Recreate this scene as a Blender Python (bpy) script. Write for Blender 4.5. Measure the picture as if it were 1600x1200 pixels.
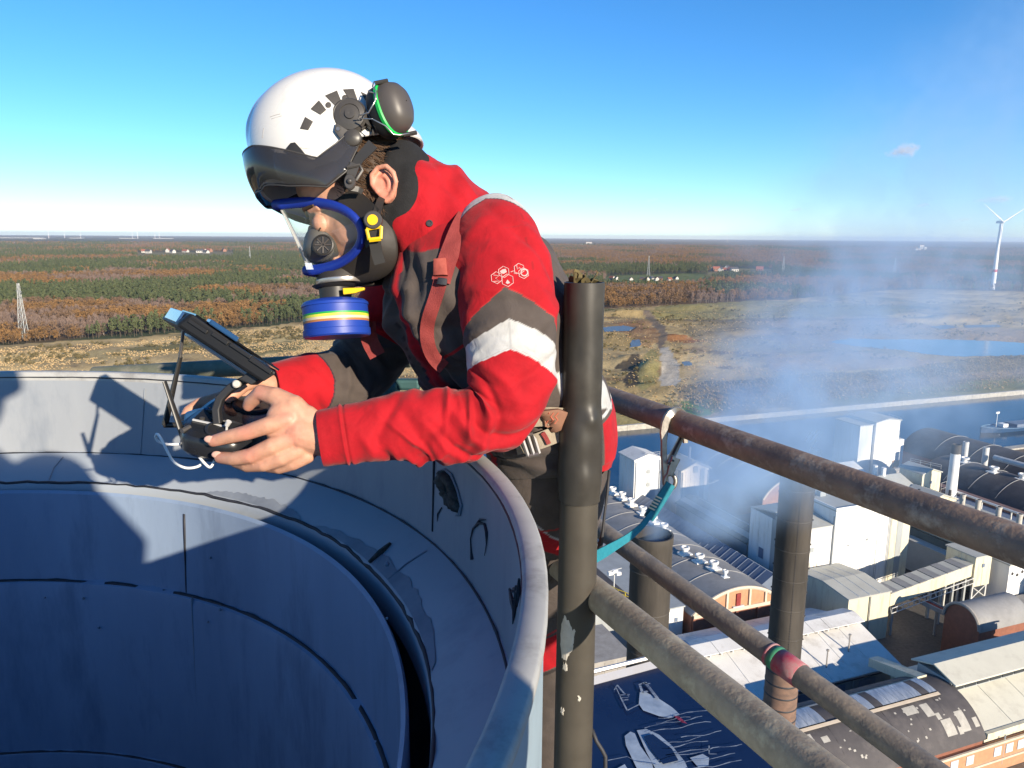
import bpy, bmesh, math, random
import numpy as np
from mathutils import Vector, Matrix

S = bpy.context.scene
for o in list(bpy.data.objects):
    bpy.data.objects.remove(o, do_unlink=True)
random.seed(7)
RNG = np.random.default_rng(11)
rad = math.radians

# ------------------------------------------------------------------ camera
PITCH = math.atan(230.5 / 1200)
ROLL = rad(.376)
cF = np.array([0, math.cos(PITCH), -math.sin(PITCH)])
_r0 = np.array([1., 0, 0]); _u0 = np.array([0, math.sin(PITCH), math.cos(PITCH)])
cR = math.cos(ROLL) * _r0 + math.sin(ROLL) * _u0
cU = -math.sin(ROLL) * _r0 + math.cos(ROLL) * _u0
cam = bpy.data.cameras.new('camera')
cam.sensor_width = 36; cam.lens = 27.0
cam.clip_start = .02; cam.clip_end = 150000
camo = bpy.data.objects.new('camera', cam)
S.collection.objects.link(camo)
camo.matrix_world = Matrix(((cR[0], cU[0], -cF[0], 0), (cR[1], cU[1], -cF[1], 0), (cR[2], cU[2], -cF[2], 0), (0, 0, 0, 1)))
S.camera = camo
S.render.resolution_x = 1024; S.render.resolution_y = 768

# ------------------------------------------------------------------ sky and sun
SUN_AZ, SUN_EL = 37.0, 16.5          # degrees right of straight behind the camera, and height
sun_dir = Vector((math.sin(rad(SUN_AZ)) * math.cos(rad(SUN_EL)), -math.cos(rad(SUN_AZ)) * math.cos(rad(SUN_EL)), math.sin(rad(SUN_EL))))
W = bpy.data.worlds.new('World'); S.world = W; W.use_nodes = True
wn, wl = W.node_tree.nodes, W.node_tree.links
wn.clear()
sky = wn.new('ShaderNodeTexSky'); sky.sky_type = 'NISHITA'; sky.sun_disc = False
sky.sun_elevation = rad(SUN_EL); sky.sun_rotation = math.pi - rad(SUN_AZ)
sky.altitude = 0; sky.air_density = .78; sky.dust_density = .02; sky.ozone_density = 4.6
hsv = wn.new('ShaderNodeHueSaturation'); hsv.inputs['Saturation'].default_value = 1.16
hsv.inputs['Hue'].default_value = .5
bg = wn.new('ShaderNodeBackground'); bg.inputs['Strength'].default_value = .118
wo = wn.new('ShaderNodeOutputWorld')
wl.new(sky.outputs[0], hsv.inputs['Color']); wl.new(hsv.outputs[0], bg.inputs['Color']); wl.new(bg.outputs[0], wo.inputs['Surface'])
sl = bpy.data.lights.new('sun', 'SUN'); sl.energy = 5.0; sl.angle = rad(.5); sl.color = (1, .87, .69)
suno = bpy.data.objects.new('sun', sl); S.collection.objects.link(suno)
suno.rotation_euler = sun_dir.to_track_quat('Z', 'Y').to_euler()
S.view_settings.view_transform = 'Standard'; S.view_settings.look = 'None'
S.view_settings.exposure = .8; S.view_settings.gamma = 1; S.view_settings.use_curve_mapping = False
S.cycles.max_bounces = 6; S.cycles.diffuse_bounces = 3; S.cycles.glossy_bounces = 3
S.cycles.transparent_max_bounces = 12; S.cycles.volume_bounces = 1; S.cycles.transmission_bounces = 6
S.cycles.volume_step_rate = 1.0; S.cycles.volume_max_steps = 256

# ------------------------------------------------------------------ helpers
def ray(x, y): return cF + (x - 800) / 1200. * cR + (600 - y) / 1200. * cU
def atD(x, y, d): return ray(x, y) * d                       # point at camera depth d
def atZ(x, y, z): r = ray(x, y); return r * (z / r[2])       # point on a level plane
def V(*a): return np.array(a, float)

class MB:
    """collects verts / faces / per-face material index, builds one mesh object"""
    def __init__(s): s.v = []; s.f = []; s.m = []; s.uv = None; s.col = []
    def add(s, vs, fs, mi=0):
        b = len(s.v); s.v.extend([tuple(map(float, p)) for p in vs])
        for f in fs: s.f.append(tuple(b + i for i in f)); s.m.append(mi)
        return s
    def box(s, c, d, ax=None, mi=0, taper=1.0):
        c = np.asarray(c, float); h = np.asarray(d, float) / 2
        X, Yv, Zv = (V(1, 0, 0), V(0, 1, 0), V(0, 0, 1)) if ax is None else [np.asarray(a, float) for a in ax]
        vs = []
        for k in (-1, 1):
            t = taper if k > 0 else 1
            for i, j in ((-1, -1), (1, -1), (1, 1), (-1, 1)):
                vs.append(c + X * h[0] * i * t + Yv * h[1] * j * t + Zv * h[2] * k)
        return s.add(vs, [(3, 2, 1, 0), (4, 5, 6, 7), (0, 1, 5, 4), (1, 2, 6, 5), (2, 3, 7, 6), (3, 0, 4, 7)], mi)
    def prism(s, poly, off, mi=0):
        n = len(poly); poly = [np.asarray(p, float) for p in poly]; off = np.asarray(off, float)
        vs = poly + [p + off for p in poly]
        fs = [tuple(range(n))[::-1], tuple(range(n, 2 * n))] + [(i, (i + 1) % n, n + (i + 1) % n, n + i) for i in range(n)]
        return s.add(vs, fs, mi)
    def tube(s, pts, r, n=12, cap=True, mi=0, closed=False, sq=None):
        pts = [np.asarray(p, float) for p in pts]; m = len(pts)
        rs = [r] * m if np.isscalar(r) else list(r)
        tang = []
        for i in range(m):
            a = pts[(i - 1) % m] if (closed or i > 0) else pts[i]
            b = pts[(i + 1) % m] if (closed or i < m - 1) else pts[i]
            t = b - a; tang.append(t / (np.linalg.norm(t) + 1e-12))
        up = V(0, 0, 1) if abs(tang[0][2]) < .9 else V(1, 0, 0)
        nx = np.cross(tang[0], up); nx /= np.linalg.norm(nx)
        vs = []
        for i in range(m):
            nx = nx - tang[i] * (nx @ tang[i]); nx /= np.linalg.norm(nx)
            ny = np.cross(tang[i], nx)
            for k in range(n):
                a = 2 * math.pi * k / n
                q = rs[i] if sq is None else rs[i]
                yy = 1.0 if sq is None else sq
                vs.append(pts[i] + nx * math.cos(a) * q + ny * math.sin(a) * q * yy)
        fs = []
        for i in range(m if closed else m - 1):
            for k in range(n):
                a, b = i * n + k, i * n + (k + 1) % n
                c, d = ((i + 1) % m) * n + (k + 1) % n, ((i + 1) % m) * n + k
                fs.append((a, d, c, b)[::-1])
        if cap and not closed:
            fs.append(tuple(range(n))[::-1]); fs.append(tuple((m - 1) * n + k for k in range(n)))
        return s.add(vs, fs, mi)
    def lathe(s, prof, c, n=24, ax=None, mi=0, a0=0, a1=2 * math.pi, cap0=False, cap1=False):
        c = np.asarray(c, float)
        X, Yv, Zv = (V(1, 0, 0), V(0, 1, 0), V(0, 0, 1)) if ax is None else [np.asarray(a, float) for a in ax]
        full = abs(a1 - a0 - 2 * math.pi) < 1e-6
        nn = n if full else n + 1; vs = []
        for (r, z) in prof:
            for k in range(nn):
                a = a0 + (a1 - a0) * k / n
                vs.append(c + X * r * math.cos(a) + Yv * r * math.sin(a) + Zv * z)
        fs = []
        for i in range(len(prof) - 1):
            for k in range(n):
                k2 = (k + 1) % nn
                fs.append((i * nn + k, i * nn + k2, (i + 1) * nn + k2, (i + 1) * nn + k))
        if cap0: fs.append(tuple(range(nn))[::-1])
        if cap1: fs.append(tuple((len(prof) - 1) * nn + k for k in range(nn)))
        return s.add(vs, fs, mi)
    def grid(s, P, mi=0, wrap_u=False, wrap_v=False, flip=False):
        P = np.asarray(P, float); a, b = P.shape[:2]; fs = []
        for i in range(a if wrap_u else a - 1):
            for j in range(b if wrap_v else b - 1):
                q = (i * b + j, i * b + (j + 1) % b, ((i + 1) % a) * b + (j + 1) % b, ((i + 1) % a) * b + j)
                fs.append(q[::-1] if flip else q)
        return s.add(P.reshape(-1, 3), fs, mi)
    def ball(s, c, r, n=12, ax=None, mi=0, sc=(1, 1, 1)):
        c = np.asarray(c, float); X, Yv, Zv = (V(1, 0, 0), V(0, 1, 0), V(0, 0, 1)) if ax is None else [np.asarray(a, float) for a in ax]
        m = max(4, n // 2 + 1); P = np.zeros((m + 1, n, 3))
        for i in range(m + 1):
            p = math.pi * i / m
            for k in range(n):
                a = 2 * math.pi * k / n
                P[i, k] = c + r * (X * math.sin(p) * math.cos(a) * sc[0] + Yv * math.sin(p) * math.sin(a) * sc[1] - Zv * math.cos(p) * sc[2])
        return s.grid(P, mi, wrap_v=True)

def _loc(o):
    p = V(0, 0, 0)
    while o is not None: p = p + np.array(o.location); o = o.parent
    return p

def link(o, parent=None):
    S.collection.objects.link(o)
    if parent is not None: o.parent = parent
    return o

def obj(name, mb, mats, parent=None, loc=None, smooth=False, cols=None, bevel=0, sub=0, solid=0, rot=None):
    """one mesh object; verts are world coordinates, re-based on its thing's place"""
    base = _loc(parent) if parent is not None else (V(0, 0, 0) if loc is None else np.asarray(loc, float))
    me = bpy.data.meshes.new(name)
    vs = np.asarray(mb.v, float) - base
    me.from_pydata(vs.tolist(), [], mb.f)
    mats = mats if isinstance(mats, (list, tuple)) else [mats]
    for m in mats: me.materials.append(m)
    if len(mats) > 1: me.polygons.foreach_set('material_index', mb.m)
    if cols is not None:
        ca = me.color_attributes.new('col', 'FLOAT_COLOR', 'POINT')
        c4 = np.ones((len(me.vertices), 4), np.float32); c4[:, :3] = cols
        ca.data.foreach_set('color', c4.ravel())
    if smooth is True: me.polygons.foreach_set('use_smooth', [True] * len(me.polygons))
    me.update(); me.validate()
    o = bpy.data.objects.new(name, me)
    if parent is None: o.location = base
    link(o, parent)
    if isinstance(smooth, (int, float)) and smooth is not True and smooth is not False:
        me.polygons.foreach_set('use_smooth', [True] * len(me.polygons))
        me.set_sharp_from_angle(angle=rad(smooth))
    if solid: m = o.modifiers.new('solid', 'SOLIDIFY'); m.thickness = solid; m.offset = 0
    if bevel: m = o.modifiers.new('bevel', 'BEVEL'); m.width = bevel; m.segments = 2; m.limit_method = 'ANGLE'; m.angle_limit = rad(40)
    if sub: m = o.modifiers.new('sub', 'SUBSURF'); m.levels = sub; m.render_levels = sub
    return o

def tag(o, label=None, cat=None, group=None, kind=None):
    if label: o['label'] = label
    if cat: o['category'] = cat
    if group: o['group'] = group
    if kind: o['kind'] = kind
    return o

def thing(name, loc, label, cat, group=None):
    o = bpy.data.objects.new(name, None); o.empty_display_size = .1
    o.location = loc; link(o)
    return tag(o, label, cat, group)

def copy_tree(o, parent=None, loc=None, rz=None, sc=None, label=None):
    c = o.copy(); S.collection.objects.link(c)
    if parent is not None: c.parent = parent
    if loc is not None: c.location = loc
    if rz is not None: c.rotation_euler = (0, 0, rz)
    if sc is not None: c.scale = sc if hasattr(sc, '__len__') else (sc, sc, sc)
    if label: c['label'] = label
    for ch in list(o.children): copy_tree(ch, c)
    return c

# ---- noise in numpy
def _hash(ix, iy, seed):
    h = (ix.astype(np.int64) * 374761393 + iy.astype(np.int64) * 668265263 + seed * 974634777) & 0x7fffffff
    h = ((h ^ (h >> 13)) * 1274126177) & 0x7fffffff
    return ((h ^ (h >> 16)) & 0xffff) / 65535.
def vnoise(x, y, seed=0):
    ix, iy = np.floor(x), np.floor(y); fx, fy = x - ix, y - iy
    fx = fx * fx * (3 - 2 * fx); fy = fy * fy * (3 - 2 * fy)
    a, b = _hash(ix, iy, seed), _hash(ix + 1, iy, seed); c, d = _hash(ix, iy + 1, seed), _hash(ix + 1, iy + 1, seed)
    return (a + (b - a) * fx) * (1 - fy) + (c + (d - c) * fx) * fy
def fbm(x, y, oct=4, seed=0):
    r = 0; a = .5
    for i in range(oct): r = r + a * vnoise(x, y, seed + i * 17); x = x * 2.03 + 11.3; y = y * 2.03 + 5.7; a *= .5
    return r / (1 - .5 ** oct)
def inpoly(x, y, poly):
    r = np.zeros(x.shape, bool); n = len(poly)
    for i in range(n):
        x1, y1 = poly[i]; x2, y2 = poly[(i + 1) % n]
        c = ((y1 > y) != (y2 > y)); xx = (x2 - x1) * (y - y1) / (y2 - y1 + 1e-12) + x1
        r ^= c & (x < xx)
    return r
def sstep(a, b, x): t = np.clip((x - a) / (b - a), 0, 1); return t * t * (3 - 2 * t)

# ---- materials
MATS = {}
def pm(name, col, rough=.6, metal=0., ns=0, na=.0, bump=0, bs=200, spec=.5, coat=0, col2=None, nd=4, stretch=None, dirt=None, emit=None, trans=0, alpha=1, ior=1.45, rnd=0):
    """procedural principled material; ns/na noise scale and amount between col and col2, dirt = (scale, colour, amount)"""
    if name in MATS: return MATS[name]
    m = bpy.data.materials.new(name); m.use_nodes = True; MATS[name] = m
    n, l = m.node_tree.nodes, m.node_tree.links; b = n['Principled BSDF']
    b.inputs['Base Color'].default_value = (*col, 1); b.inputs['Roughness'].default_value = rough
    b.inputs['Metallic'].default_value = metal; b.inputs['Specular IOR Level'].default_value = spec
    b.inputs['Coat Weight'].default_value = coat; b.inputs['IOR'].default_value = ior
    b.inputs['Transmission Weight'].default_value = trans; b.inputs['Alpha'].default_value = alpha
    tc = n.new('ShaderNodeTexCoord'); src = tc.outputs['Object']
    if stretch:
        mp = n.new('ShaderNodeMapping'); mp.inputs['Scale'].default_value = stretch; l.new(src, mp.inputs['Vector']); src = mp.outputs[0]
    colout = None
    if ns:
        t = n.new('ShaderNodeTexNoise'); t.inputs['Scale'].default_value = ns; t.inputs['Detail'].default_value = nd; t.inputs['Roughness'].default_value = .65
        l.new(src, t.inputs['Vector'])
        mr = n.new('ShaderNodeMapRange'); mr.inputs[1].default_value = .35; mr.inputs[2].default_value = .68
        mr.inputs[4].default_value = na; l.new(t.outputs['Fac'], mr.inputs[0])
        mx = n.new('ShaderNodeMix'); mx.data_type = 'RGBA'
        c2 = col2 if col2 is not None else tuple(c * .55 for c in col)
        mx.inputs[6].default_value = (*col, 1); mx.inputs[7].default_value = (*c2, 1)
        l.new(mr.outputs[0], mx.inputs[0]); colout = mx.outputs[2]
        rr = n.new('ShaderNodeMapRange'); rr.inputs[3].default_value = max(.02, rough - .12); rr.inputs[4].default_value = min(1, rough + .15)
        l.new(t.outputs['Fac'], rr.inputs[0]); l.new(rr.outputs[0], b.inputs['Roughness'])
    if dirt:
        t2 = n.new('ShaderNodeTexNoise'); t2.inputs['Scale'].default_value = dirt[0]; t2.inputs['Detail'].default_value = 6; t2.inputs['Roughness'].default_value = .7
        l.new(src, t2.inputs['Vector'])
        m2 = n.new('ShaderNodeMapRange'); m2.inputs[1].default_value = .52; m2.inputs[2].default_value = .7; m2.inputs[4].default_value = dirt[2]
        l.new(t2.outputs['Fac'], m2.inputs[0])
        mx2 = n.new('ShaderNodeMix'); mx2.data_type = 'RGBA'; mx2.inputs[7].default_value = (*dirt[1], 1)
        if colout is not None: l.new(colout, mx2.inputs[6])
        else: mx2.inputs[6].default_value = (*col, 1)
        l.new(m2.outputs[0], mx2.inputs[0]); colout = mx2.outputs[2]
    if rnd:
        oi = n.new('ShaderNodeObjectInfo'); hs = n.new('ShaderNodeHueSaturation')
        a = n.new('ShaderNodeMapRange'); a.inputs[3].default_value = 1 - rnd; a.inputs[4].default_value = 1 + rnd
        l.new(oi.outputs['Random'], a.inputs[0]); l.new(a.outputs[0], hs.inputs['Value'])
        wnn = n.new('ShaderNodeTexWhiteNoise'); wnn.noise_dimensions = '1D'; l.new(oi.outputs['Random'], wnn.inputs['W'])
        a2 = n.new('ShaderNodeMapRange'); a2.inputs[3].default_value = .5 - rnd * .05; a2.inputs[4].default_value = .5 + rnd * .05
        l.new(wnn.outputs['Value'], a2.inputs[0]); l.new(a2.outputs[0], hs.inputs['Hue'])
        if colout is not None: l.new(colout, hs.inputs['Color'])
        else: hs.inputs['Color'].default_value = (*col, 1)
        colout = hs.outputs[0]
    if colout is not None: l.new(colout, b.inputs['Base Color'])
    if emit: b.inputs['Emission Color'].default_value = (*emit[0], 1); b.inputs['Emission Strength'].default_value = emit[1]
    if bump:
        t3 = n.new('ShaderNodeTexNoise'); t3.inputs['Scale'].default_value = bs; t3.inputs['Detail'].default_value = 5
        l.new(src, t3.inputs['Vector'])
        bp = n.new('ShaderNodeBump'); bp.inputs['Strength'].default_value = bump; bp.inputs['Distance'].default_value = .0015 if bs > 8 else .05
        l.new(t3.outputs['Fac'], bp.inputs['Height']); l.new(bp.outputs[0], b.inputs['Normal'])
    return m

def vcol(name, rough=.8, bump=0, bs=200, nmul=0, ns=50, spec=.3, weave=0, bdist=.002, sheen=0, crease=0):
    """principled material whose colour is the 'col' attribute with fine grain on top"""
    m = bpy.data.materials.new(name); m.use_nodes = True
    n, l = m.node_tree.nodes, m.node_tree.links; b = n['Principled BSDF']
    b.inputs['Roughness'].default_value = rough; b.inputs['Specular IOR Level'].default_value = spec
    if sheen: b.inputs['Sheen Weight'].default_value = sheen
    at = n.new('ShaderNodeAttribute'); at.attribute_name = 'col'; out = at.outputs['Color']
    tc = n.new('ShaderNodeTexCoord')
    if nmul:
        t = n.new('ShaderNodeTexNoise'); t.inputs['Scale'].default_value = ns; t.inputs['Detail'].default_value = 5
        l.new(tc.outputs['Object'], t.inputs['Vector'])
        mr = n.new('ShaderNodeMapRange'); mr.inputs[1].default_value = .3; mr.inputs[2].default_value = .7; mr.inputs[3].default_value = 1 - nmul; mr.inputs[4].default_value = 1 + nmul
        l.new(t.outputs['Fac'], mr.inputs[0])
        mx = n.new('ShaderNodeMix'); mx.data_type = 'RGBA'; mx.blend_type = 'MULTIPLY'; mx.inputs[0].default_value = 1
        l.new(out, mx.inputs[6]); l.new(mr.outputs[0], mx.inputs[7]); out = mx.outputs[2]
    l.new(out, b.inputs['Base Color'])
    if bump:
        t3 = n.new('ShaderNodeTexNoise'); t3.inputs['Scale'].default_value = bs; t3.inputs['Detail'].default_value = 6
        l.new(tc.outputs['Object'], t3.inputs['Vector'])
        bp = n.new('ShaderNodeBump'); bp.inputs['Strength'].default_value = bump; bp.inputs['Distance'].default_value = bdist
        l.new(t3.outputs['Fac'], bp.inputs['Height']); l.new(bp.outputs[0], b.inputs['Normal'])
        if crease:                                      # small crumples and puckers of worn cloth
            wv = n.new('ShaderNodeTexNoise'); wv.inputs['Scale'].default_value = 26; wv.inputs['Detail'].default_value = 3; wv.inputs['Distortion'].default_value = 1.6
            l.new(tc.outputs['Object'], wv.inputs['Vector']); b2 = n.new('ShaderNodeBump'); b2.inputs['Strength'].default_value = crease; b2.inputs['Distance'].default_value = .007
            l.new(wv.outputs['Fac'], b2.inputs['Height']); l.new(b2.outputs[0], bp.inputs['Normal'])
    return m
# ================================================================== land, water, forest
GZ = -80.
NB = V(-math.sin(rad(20.48)), math.cos(rad(20.48)))       # normal of the canal bank
EB = V(math.cos(rad(20.48)), math.sin(rad(20.48)))
DB_FAR, DB_NEAR = 285.1, 204.5

def polyZ(pts, z=GZ): return [tuple(atZ(x, y, z)[:2]) for x, y in pts]
def pix_of(x, y, z=GZ):                                     # where a ground point shows, used only while laying out the regions below
    P = np.stack([x, y, np.full_like(x, z)], -1); d = P @ cF
    return 800 + 1200 * (P @ cR) / d, 600 - 1200 * (P @ cU) / d

# forest edge (ground points of the first row of trees), left to right
EDGE = [(-900, 560), (-300, 552), (0, 541), (100, 533), (200, 529), (300, 518), (420, 510), (520, 497), (700, 488), (860, 482), (960, 482), (1063, 476), (1162, 471), (1235, 468), (1300, 462), (1380, 454), (1450, 452), (1560, 455), (1700, 457), (2100, 459)]
edge_w = np.array(polyZ(EDGE))
edge_az = np.arctan2(edge_w[:, 0], edge_w[:, 1]); edge_r = np.hypot(edge_w[:, 0], edge_w[:, 1])
_o = np.argsort(edge_az); edge_az, edge_r = edge_az[_o], edge_r[_o]
def r_edge(az): return np.interp(az, edge_az, edge_r)
# clearings behind the first belt of trees (fields and villages)
CLEAR = [polyZ(p) for p in (
    [(935, 450), (1010, 452), (1090, 448), (1130, 433), (1090, 427), (1010, 429), (950, 431)],
    [(1100, 433), (1205, 435), (1208, 421), (1115, 418)],
    [(1430, 449), (1600, 452), (1640, 445), (1480, 441)],
    [(215, 404), (365, 404), (365, 393), (215, 394)])]
def pine_share(x, y):
    az = np.arctan2(x, y); r = np.hypot(x, y)
    n = fbm(x / 210 + 3.1, y / 300 + 1.7, 4, 5) * .75 + fbm(x / 700., y / 800., 3, 9) * .25
    bias = np.interp(az, [-.7, -.35, -.1, .05, .2, .6], [.06, .055, .03, -.02, -.025, -.02])
    bias = bias + np.where(r > 2500, -.04, 0)
    return n + bias

# ---- ground: one sheet from the canal bank to the horizon
azs = np.concatenate([np.linspace(-75, -36, 26)[:-1], np.linspace(-36, 36, 440), np.linspace(36, 66, 20)[1:]]) * math.pi / 180
ts = np.linspace(0, 1, 420) ** 1.0
rb = DB_FAR / np.cos(azs + rad(20.48))
RR = rb[:, None] * np.exp(ts[None, :] * np.log(40000 / rb[:, None]))
GX = RR * np.sin(azs)[:, None]; GY = RR * np.cos(azs)[:, None]
px, py = pix_of(GX, GY)
forest = RR > r_edge(azs)[:, None]
for c in CLEAR: forest &= ~inpoly(GX, GY, c)
n1 = fbm(GX / 34, GY / 34, 5, 1); n2 = fbm(GX / 7, GY / 7, 4, 2); n3 = fbm(GX / 120, GY / 70, 4, 3); n4 = fbm(GX / 2.2, GY / 2.2, 3, 4)
def mixc(a, b, t): return a * (1 - t[..., None]) + np.asarray(b) * t[..., None]
col = np.zeros(GX.shape + (3,)) + V(.57, .42, .20)                    # straw
col = mixc(col, V(.39, .285, .14), sstep(.42, .62, n1))
left = sstep(.02, -.06, np.arctan2(GX, GY))
col = mixc(col, V(.37, .265, .115), (1 - left) * sstep(.35, .6, n3) * .85)   # browner on the right
col = mixc(col, V(.085, .095, .035), sstep(.57, .72, n3 * .5 + n1 * .5) * .9)  # low scrub
col = mixc(col, V(.13, .085, .05), sstep(.6, .75, fbm(GX / 15, GY / 15, 4, 8)) * .8)
def region(poly, c, amt=1., fuzz=6., seed=20, nf=12.):
    """colour inside an outline whose edge is broken up by noise"""
    global col
    wx = (fbm(GX / nf, GY / nf, 3, seed) - .5) * fuzz * 2; wy = (fbm(GX / nf, GY / nf, 3, seed + 5) - .5) * fuzz * 2
    m = inpoly(GX + wx, GY + wy, polyZ(poly)).astype(float) * amt
    col = mixc(col, V(*c), m)
    return m
region([(1180, 500), (1300, 492), (1420, 505), (1600, 515), (1700, 530), (1600, 535), (1400, 532), (1280, 545), (1190, 560)], (.36, .25, .165), .8, 14, 31, 30)
region([(1190, 560), (1300, 548), (1400, 557), (1480, 563), (1400, 575), (1300, 580), (1200, 578)], (.40, .28, .19), .9, 8, 33, 30)
region([(1030, 470), (1230, 470), (1420, 478), (1420, 490), (1230, 498), (1100, 500), (1020, 495)], (.22, .2, .075), .75, 10, 35, 30)
region([(1015, 497), (1230, 494), (1230, 497), (1015, 501)], (.42, .34, .13), .8, 6, 36, 20)
region([(1060, 500), (1180, 497), (1230, 520), (1180, 545), (1070, 530)], (.2, .15, .07), .6, 12, 37)
region([(1040, 525), (1065, 527), (1100, 534), (1075, 538), (1045, 534)], (.3, .13, .05), .9, 3, 38)
region([(1100, 536), (1190, 530), (1260, 540), (1200, 550), (1120, 545)], (.38, .29, .12), .8, 6, 39)
region([(940, 517), (985, 515), (1000, 530), (985, 545), (940, 545)], (.33, .23, .09), .8, 4, 40)
region([(940, 505), (985, 498), (1010, 505), (1000, 520), (945, 520)], (.24, .16, .085), .8, 4, 41)
region([(960, 505), (1005, 500), (1030, 515), (1035, 530), (1015, 545), (985, 528)], (.27, .13, .06), .6, 5, 42)
region([(1003, 490), (1015, 490), (1040, 512), (1042, 530), (1034, 545), (1025, 545), (1032, 522)], (.19, .145, .105), 1, 1.5, 43)
region([(1030, 543), (1045, 543), (1060, 570), (1061, 604), (1030, 604), (1034, 570)], (.46, .41, .33), 1, 2, 44)
region([(1010, 500), (1230, 496), (1600, 500), (1600, 503), (1230, 500), (1010, 503)], (.13, .1, .06), .6, 2, 45)
region([(1010, 548), (1022, 545), (1030, 560), (1026, 602), (1000, 610), (990, 605)], (.24, .22, .085), .7, 3, 46); region([(958, 572), (975, 566), (998, 556), (1004, 566), (996, 582), (1000, 600), (985, 606), (972, 598), (984, 582), (965, 576)], (.05, .042, .035), .9, 2.5, 56, 6)  # dark second outline puts the mound's black shadow into the ground colour
region([(1062, 627), (1090, 622), (1140, 626), (1145, 640), (1090, 650), (1065, 645)], (.11, .2, .035), .95, 3, 47, 8)
region([(950, 640), (1060, 625), (1060, 655), (950, 668)], (.33, .27, .1), .7, 4, 48)
region([(1060, 600), (1200, 590), (1400, 575), (1640, 545), (1640, 600), (1300, 630), (1140, 648), (1060, 622)], (.15, .115, .065), .75, 8, 49)
region([(1330, 602), (1640, 570), (1640, 580), (1330, 612)], (.36, .26, .17), .7, 3, 50)
region([(1300, 622), (1640, 585), (1640, 606), (1300, 640)], (.19, .2, .075), .7, 4, 51)
region([(0, 556), (200, 545), (480, 520), (480, 534), (200, 560), (0, 572)], (.42, .33, .15), .6, 10, 52)
region([(180, 546), (300, 534), (330, 545), (220, 552)], (.10, .10, .04), .75, 7, 53)
region([(350, 548), (480, 530), (480, 545), (400, 556)], (.11, .11, .045), .7, 7, 54)
ff = forest.astype(float)
ps = pine_share(GX, GY)
fcol = mixc(np.zeros_like(col) + V(.135, .09, .058), V(.055, .07, .038), sstep(.49, .55, ps))
fcol = mixc(fcol, V(.16, .13, .07), sstep(.66, .72, fbm(GX / 700, GY / 230, 3, 61)) * (RR > 2500))
fcol *= (.65 + .7 * fbm(GX / 60, GY / 60, 3, 62))[..., None]
col = mixc(col, fcol, ff)
for i, c in enumerate(CLEAR):
    m = inpoly(GX, GY, c).astype(float)
    col = mixc(col, (V(.09, .13, .045), V(.16, .14, .06), V(.11, .15, .05), V(.17, .15, .08))[i], m * .9)
col *= (.78 + .44 * n4)[..., None] * (.85 + .3 * n2)[..., None]
# relief: rough tussocks, spoil heaps and bank slope
H = (n2 - .5) * 1.0 + (n1 - .5) * 3.2
H = H * sstep(rb[:, None] + 2, rb[:, None] + 30, RR) * (1 - ff)
def heap(cx, cy, w, l, h, ang=0):
    c = atZ(cx, cy, GZ); dx, dy = GX - c[0], GY - c[1]; ca, sa = math.cos(ang), math.sin(ang)
    u, v = (dx * ca + dy * sa) / l, (-dx * sa + dy * ca) / w
    return h * np.exp(-(u * u + v * v) * 1.5) * (.7 + .6 * n1)
H += heap(1012, 575, 8, 30, 3.5, rad(75)) + heap(985, 560, 8, 22, 2, rad(60)) + heap(985, 492, 14, 40, 6, rad(10)) + heap(1055, 529, 6, 16, 4, .2)
H += heap(1180, 520, 10, 30, 4, .3) + heap(1110, 482, 16, 80, 4, .1) + heap(1480, 500, 20, 90, 5, .2)
H *= (RR < 3000)
POND = [(1290, 534), (1330, 529), (1400, 530), (1480, 530), (1560, 533), (1640, 538), (1640, 553), (1560, 556), (1500, 557), (1440, 552), (1400, 546), (1340, 540)]
PUD = [[(943, 511), (975, 508), (992, 512), (985, 517), (945, 518)], [(986, 531), (1000, 530), (1002, 540), (984, 543)], [(1066, 565), (1078, 564), (1082, 570), (1068, 572)], [(1455, 510), (1480, 507), (1500, 511), (1470, 515)], [(1505, 508), (1560, 507), (1565, 511), (1510, 512)]]
for p in [POND] + PUD:
    cpt = np.mean(polyZ(p), axis=0); pw = [tuple(cpt + (V(*q) - cpt) * 1.12) for q in polyZ(p)]
    m = inpoly(GX, GY, pw); H = np.where(m, np.minimum(H, -.25), H); H = np.where(m, -.3, H)
P3 = np.stack([GX, GY, GZ + H], -1)
mb = MB(); mb.grid(P3, flip=False)
gm = vcol('land', .95, .8, .6, .25, .9, .1, bdist=.4)
ground = obj('ground', mb, gm, cols=col.reshape(-1, 3), smooth=True)
tag(ground, 'rough straw coloured wasteland and forest floor reaching to the horizon', kind='structure')

# ---- canal: water, far bank wall, near quay
def bank(s, d, z): q = EB * s + NB * d; return V(q[0], q[1], z)
wm = pm('canal_water', (.007, .018, .04), .14, ns=.25, na=.6, col2=(.012, .03, .06), bump=.55, bs=.45, spec=.5)
mb = MB(); mb.add([bank(-900, DB_NEAR - 1, -82.2), bank(900, DB_NEAR - 1, -82.2), bank(900, DB_FAR + 1, -82.2), bank(-900, DB_FAR + 1, -82.2)], [(0, 1, 2, 3)])
tag(obj('canal_water', mb, wm), 'dark blue rippled canal water crossing behind the factory', kind='structure')
cm = pm('bank_stone', (.42, .4, .35), .9, ns=.6, na=.7, bump=.4, bs=3)
mb = MB()
for k in range(90):
    s0, s1 = -500 + k * 12, -500 + k * 12 + 11.9
    c = (bank(s0, DB_FAR - .2, -81.2) + bank(s1, DB_FAR + 1.4, -81.2)) / 2
    mb.box(c, (11.9, 1.6, 2.6 + .08 * (k % 3)), (V(EB[0], EB[1], 0), V(NB[0], NB[1], 0), V(0, 0, 1)))
tag(obj('canal_bank', mb, cm), 'pale stone edge along the far side of the canal', kind='structure')
mb = MB()
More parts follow.
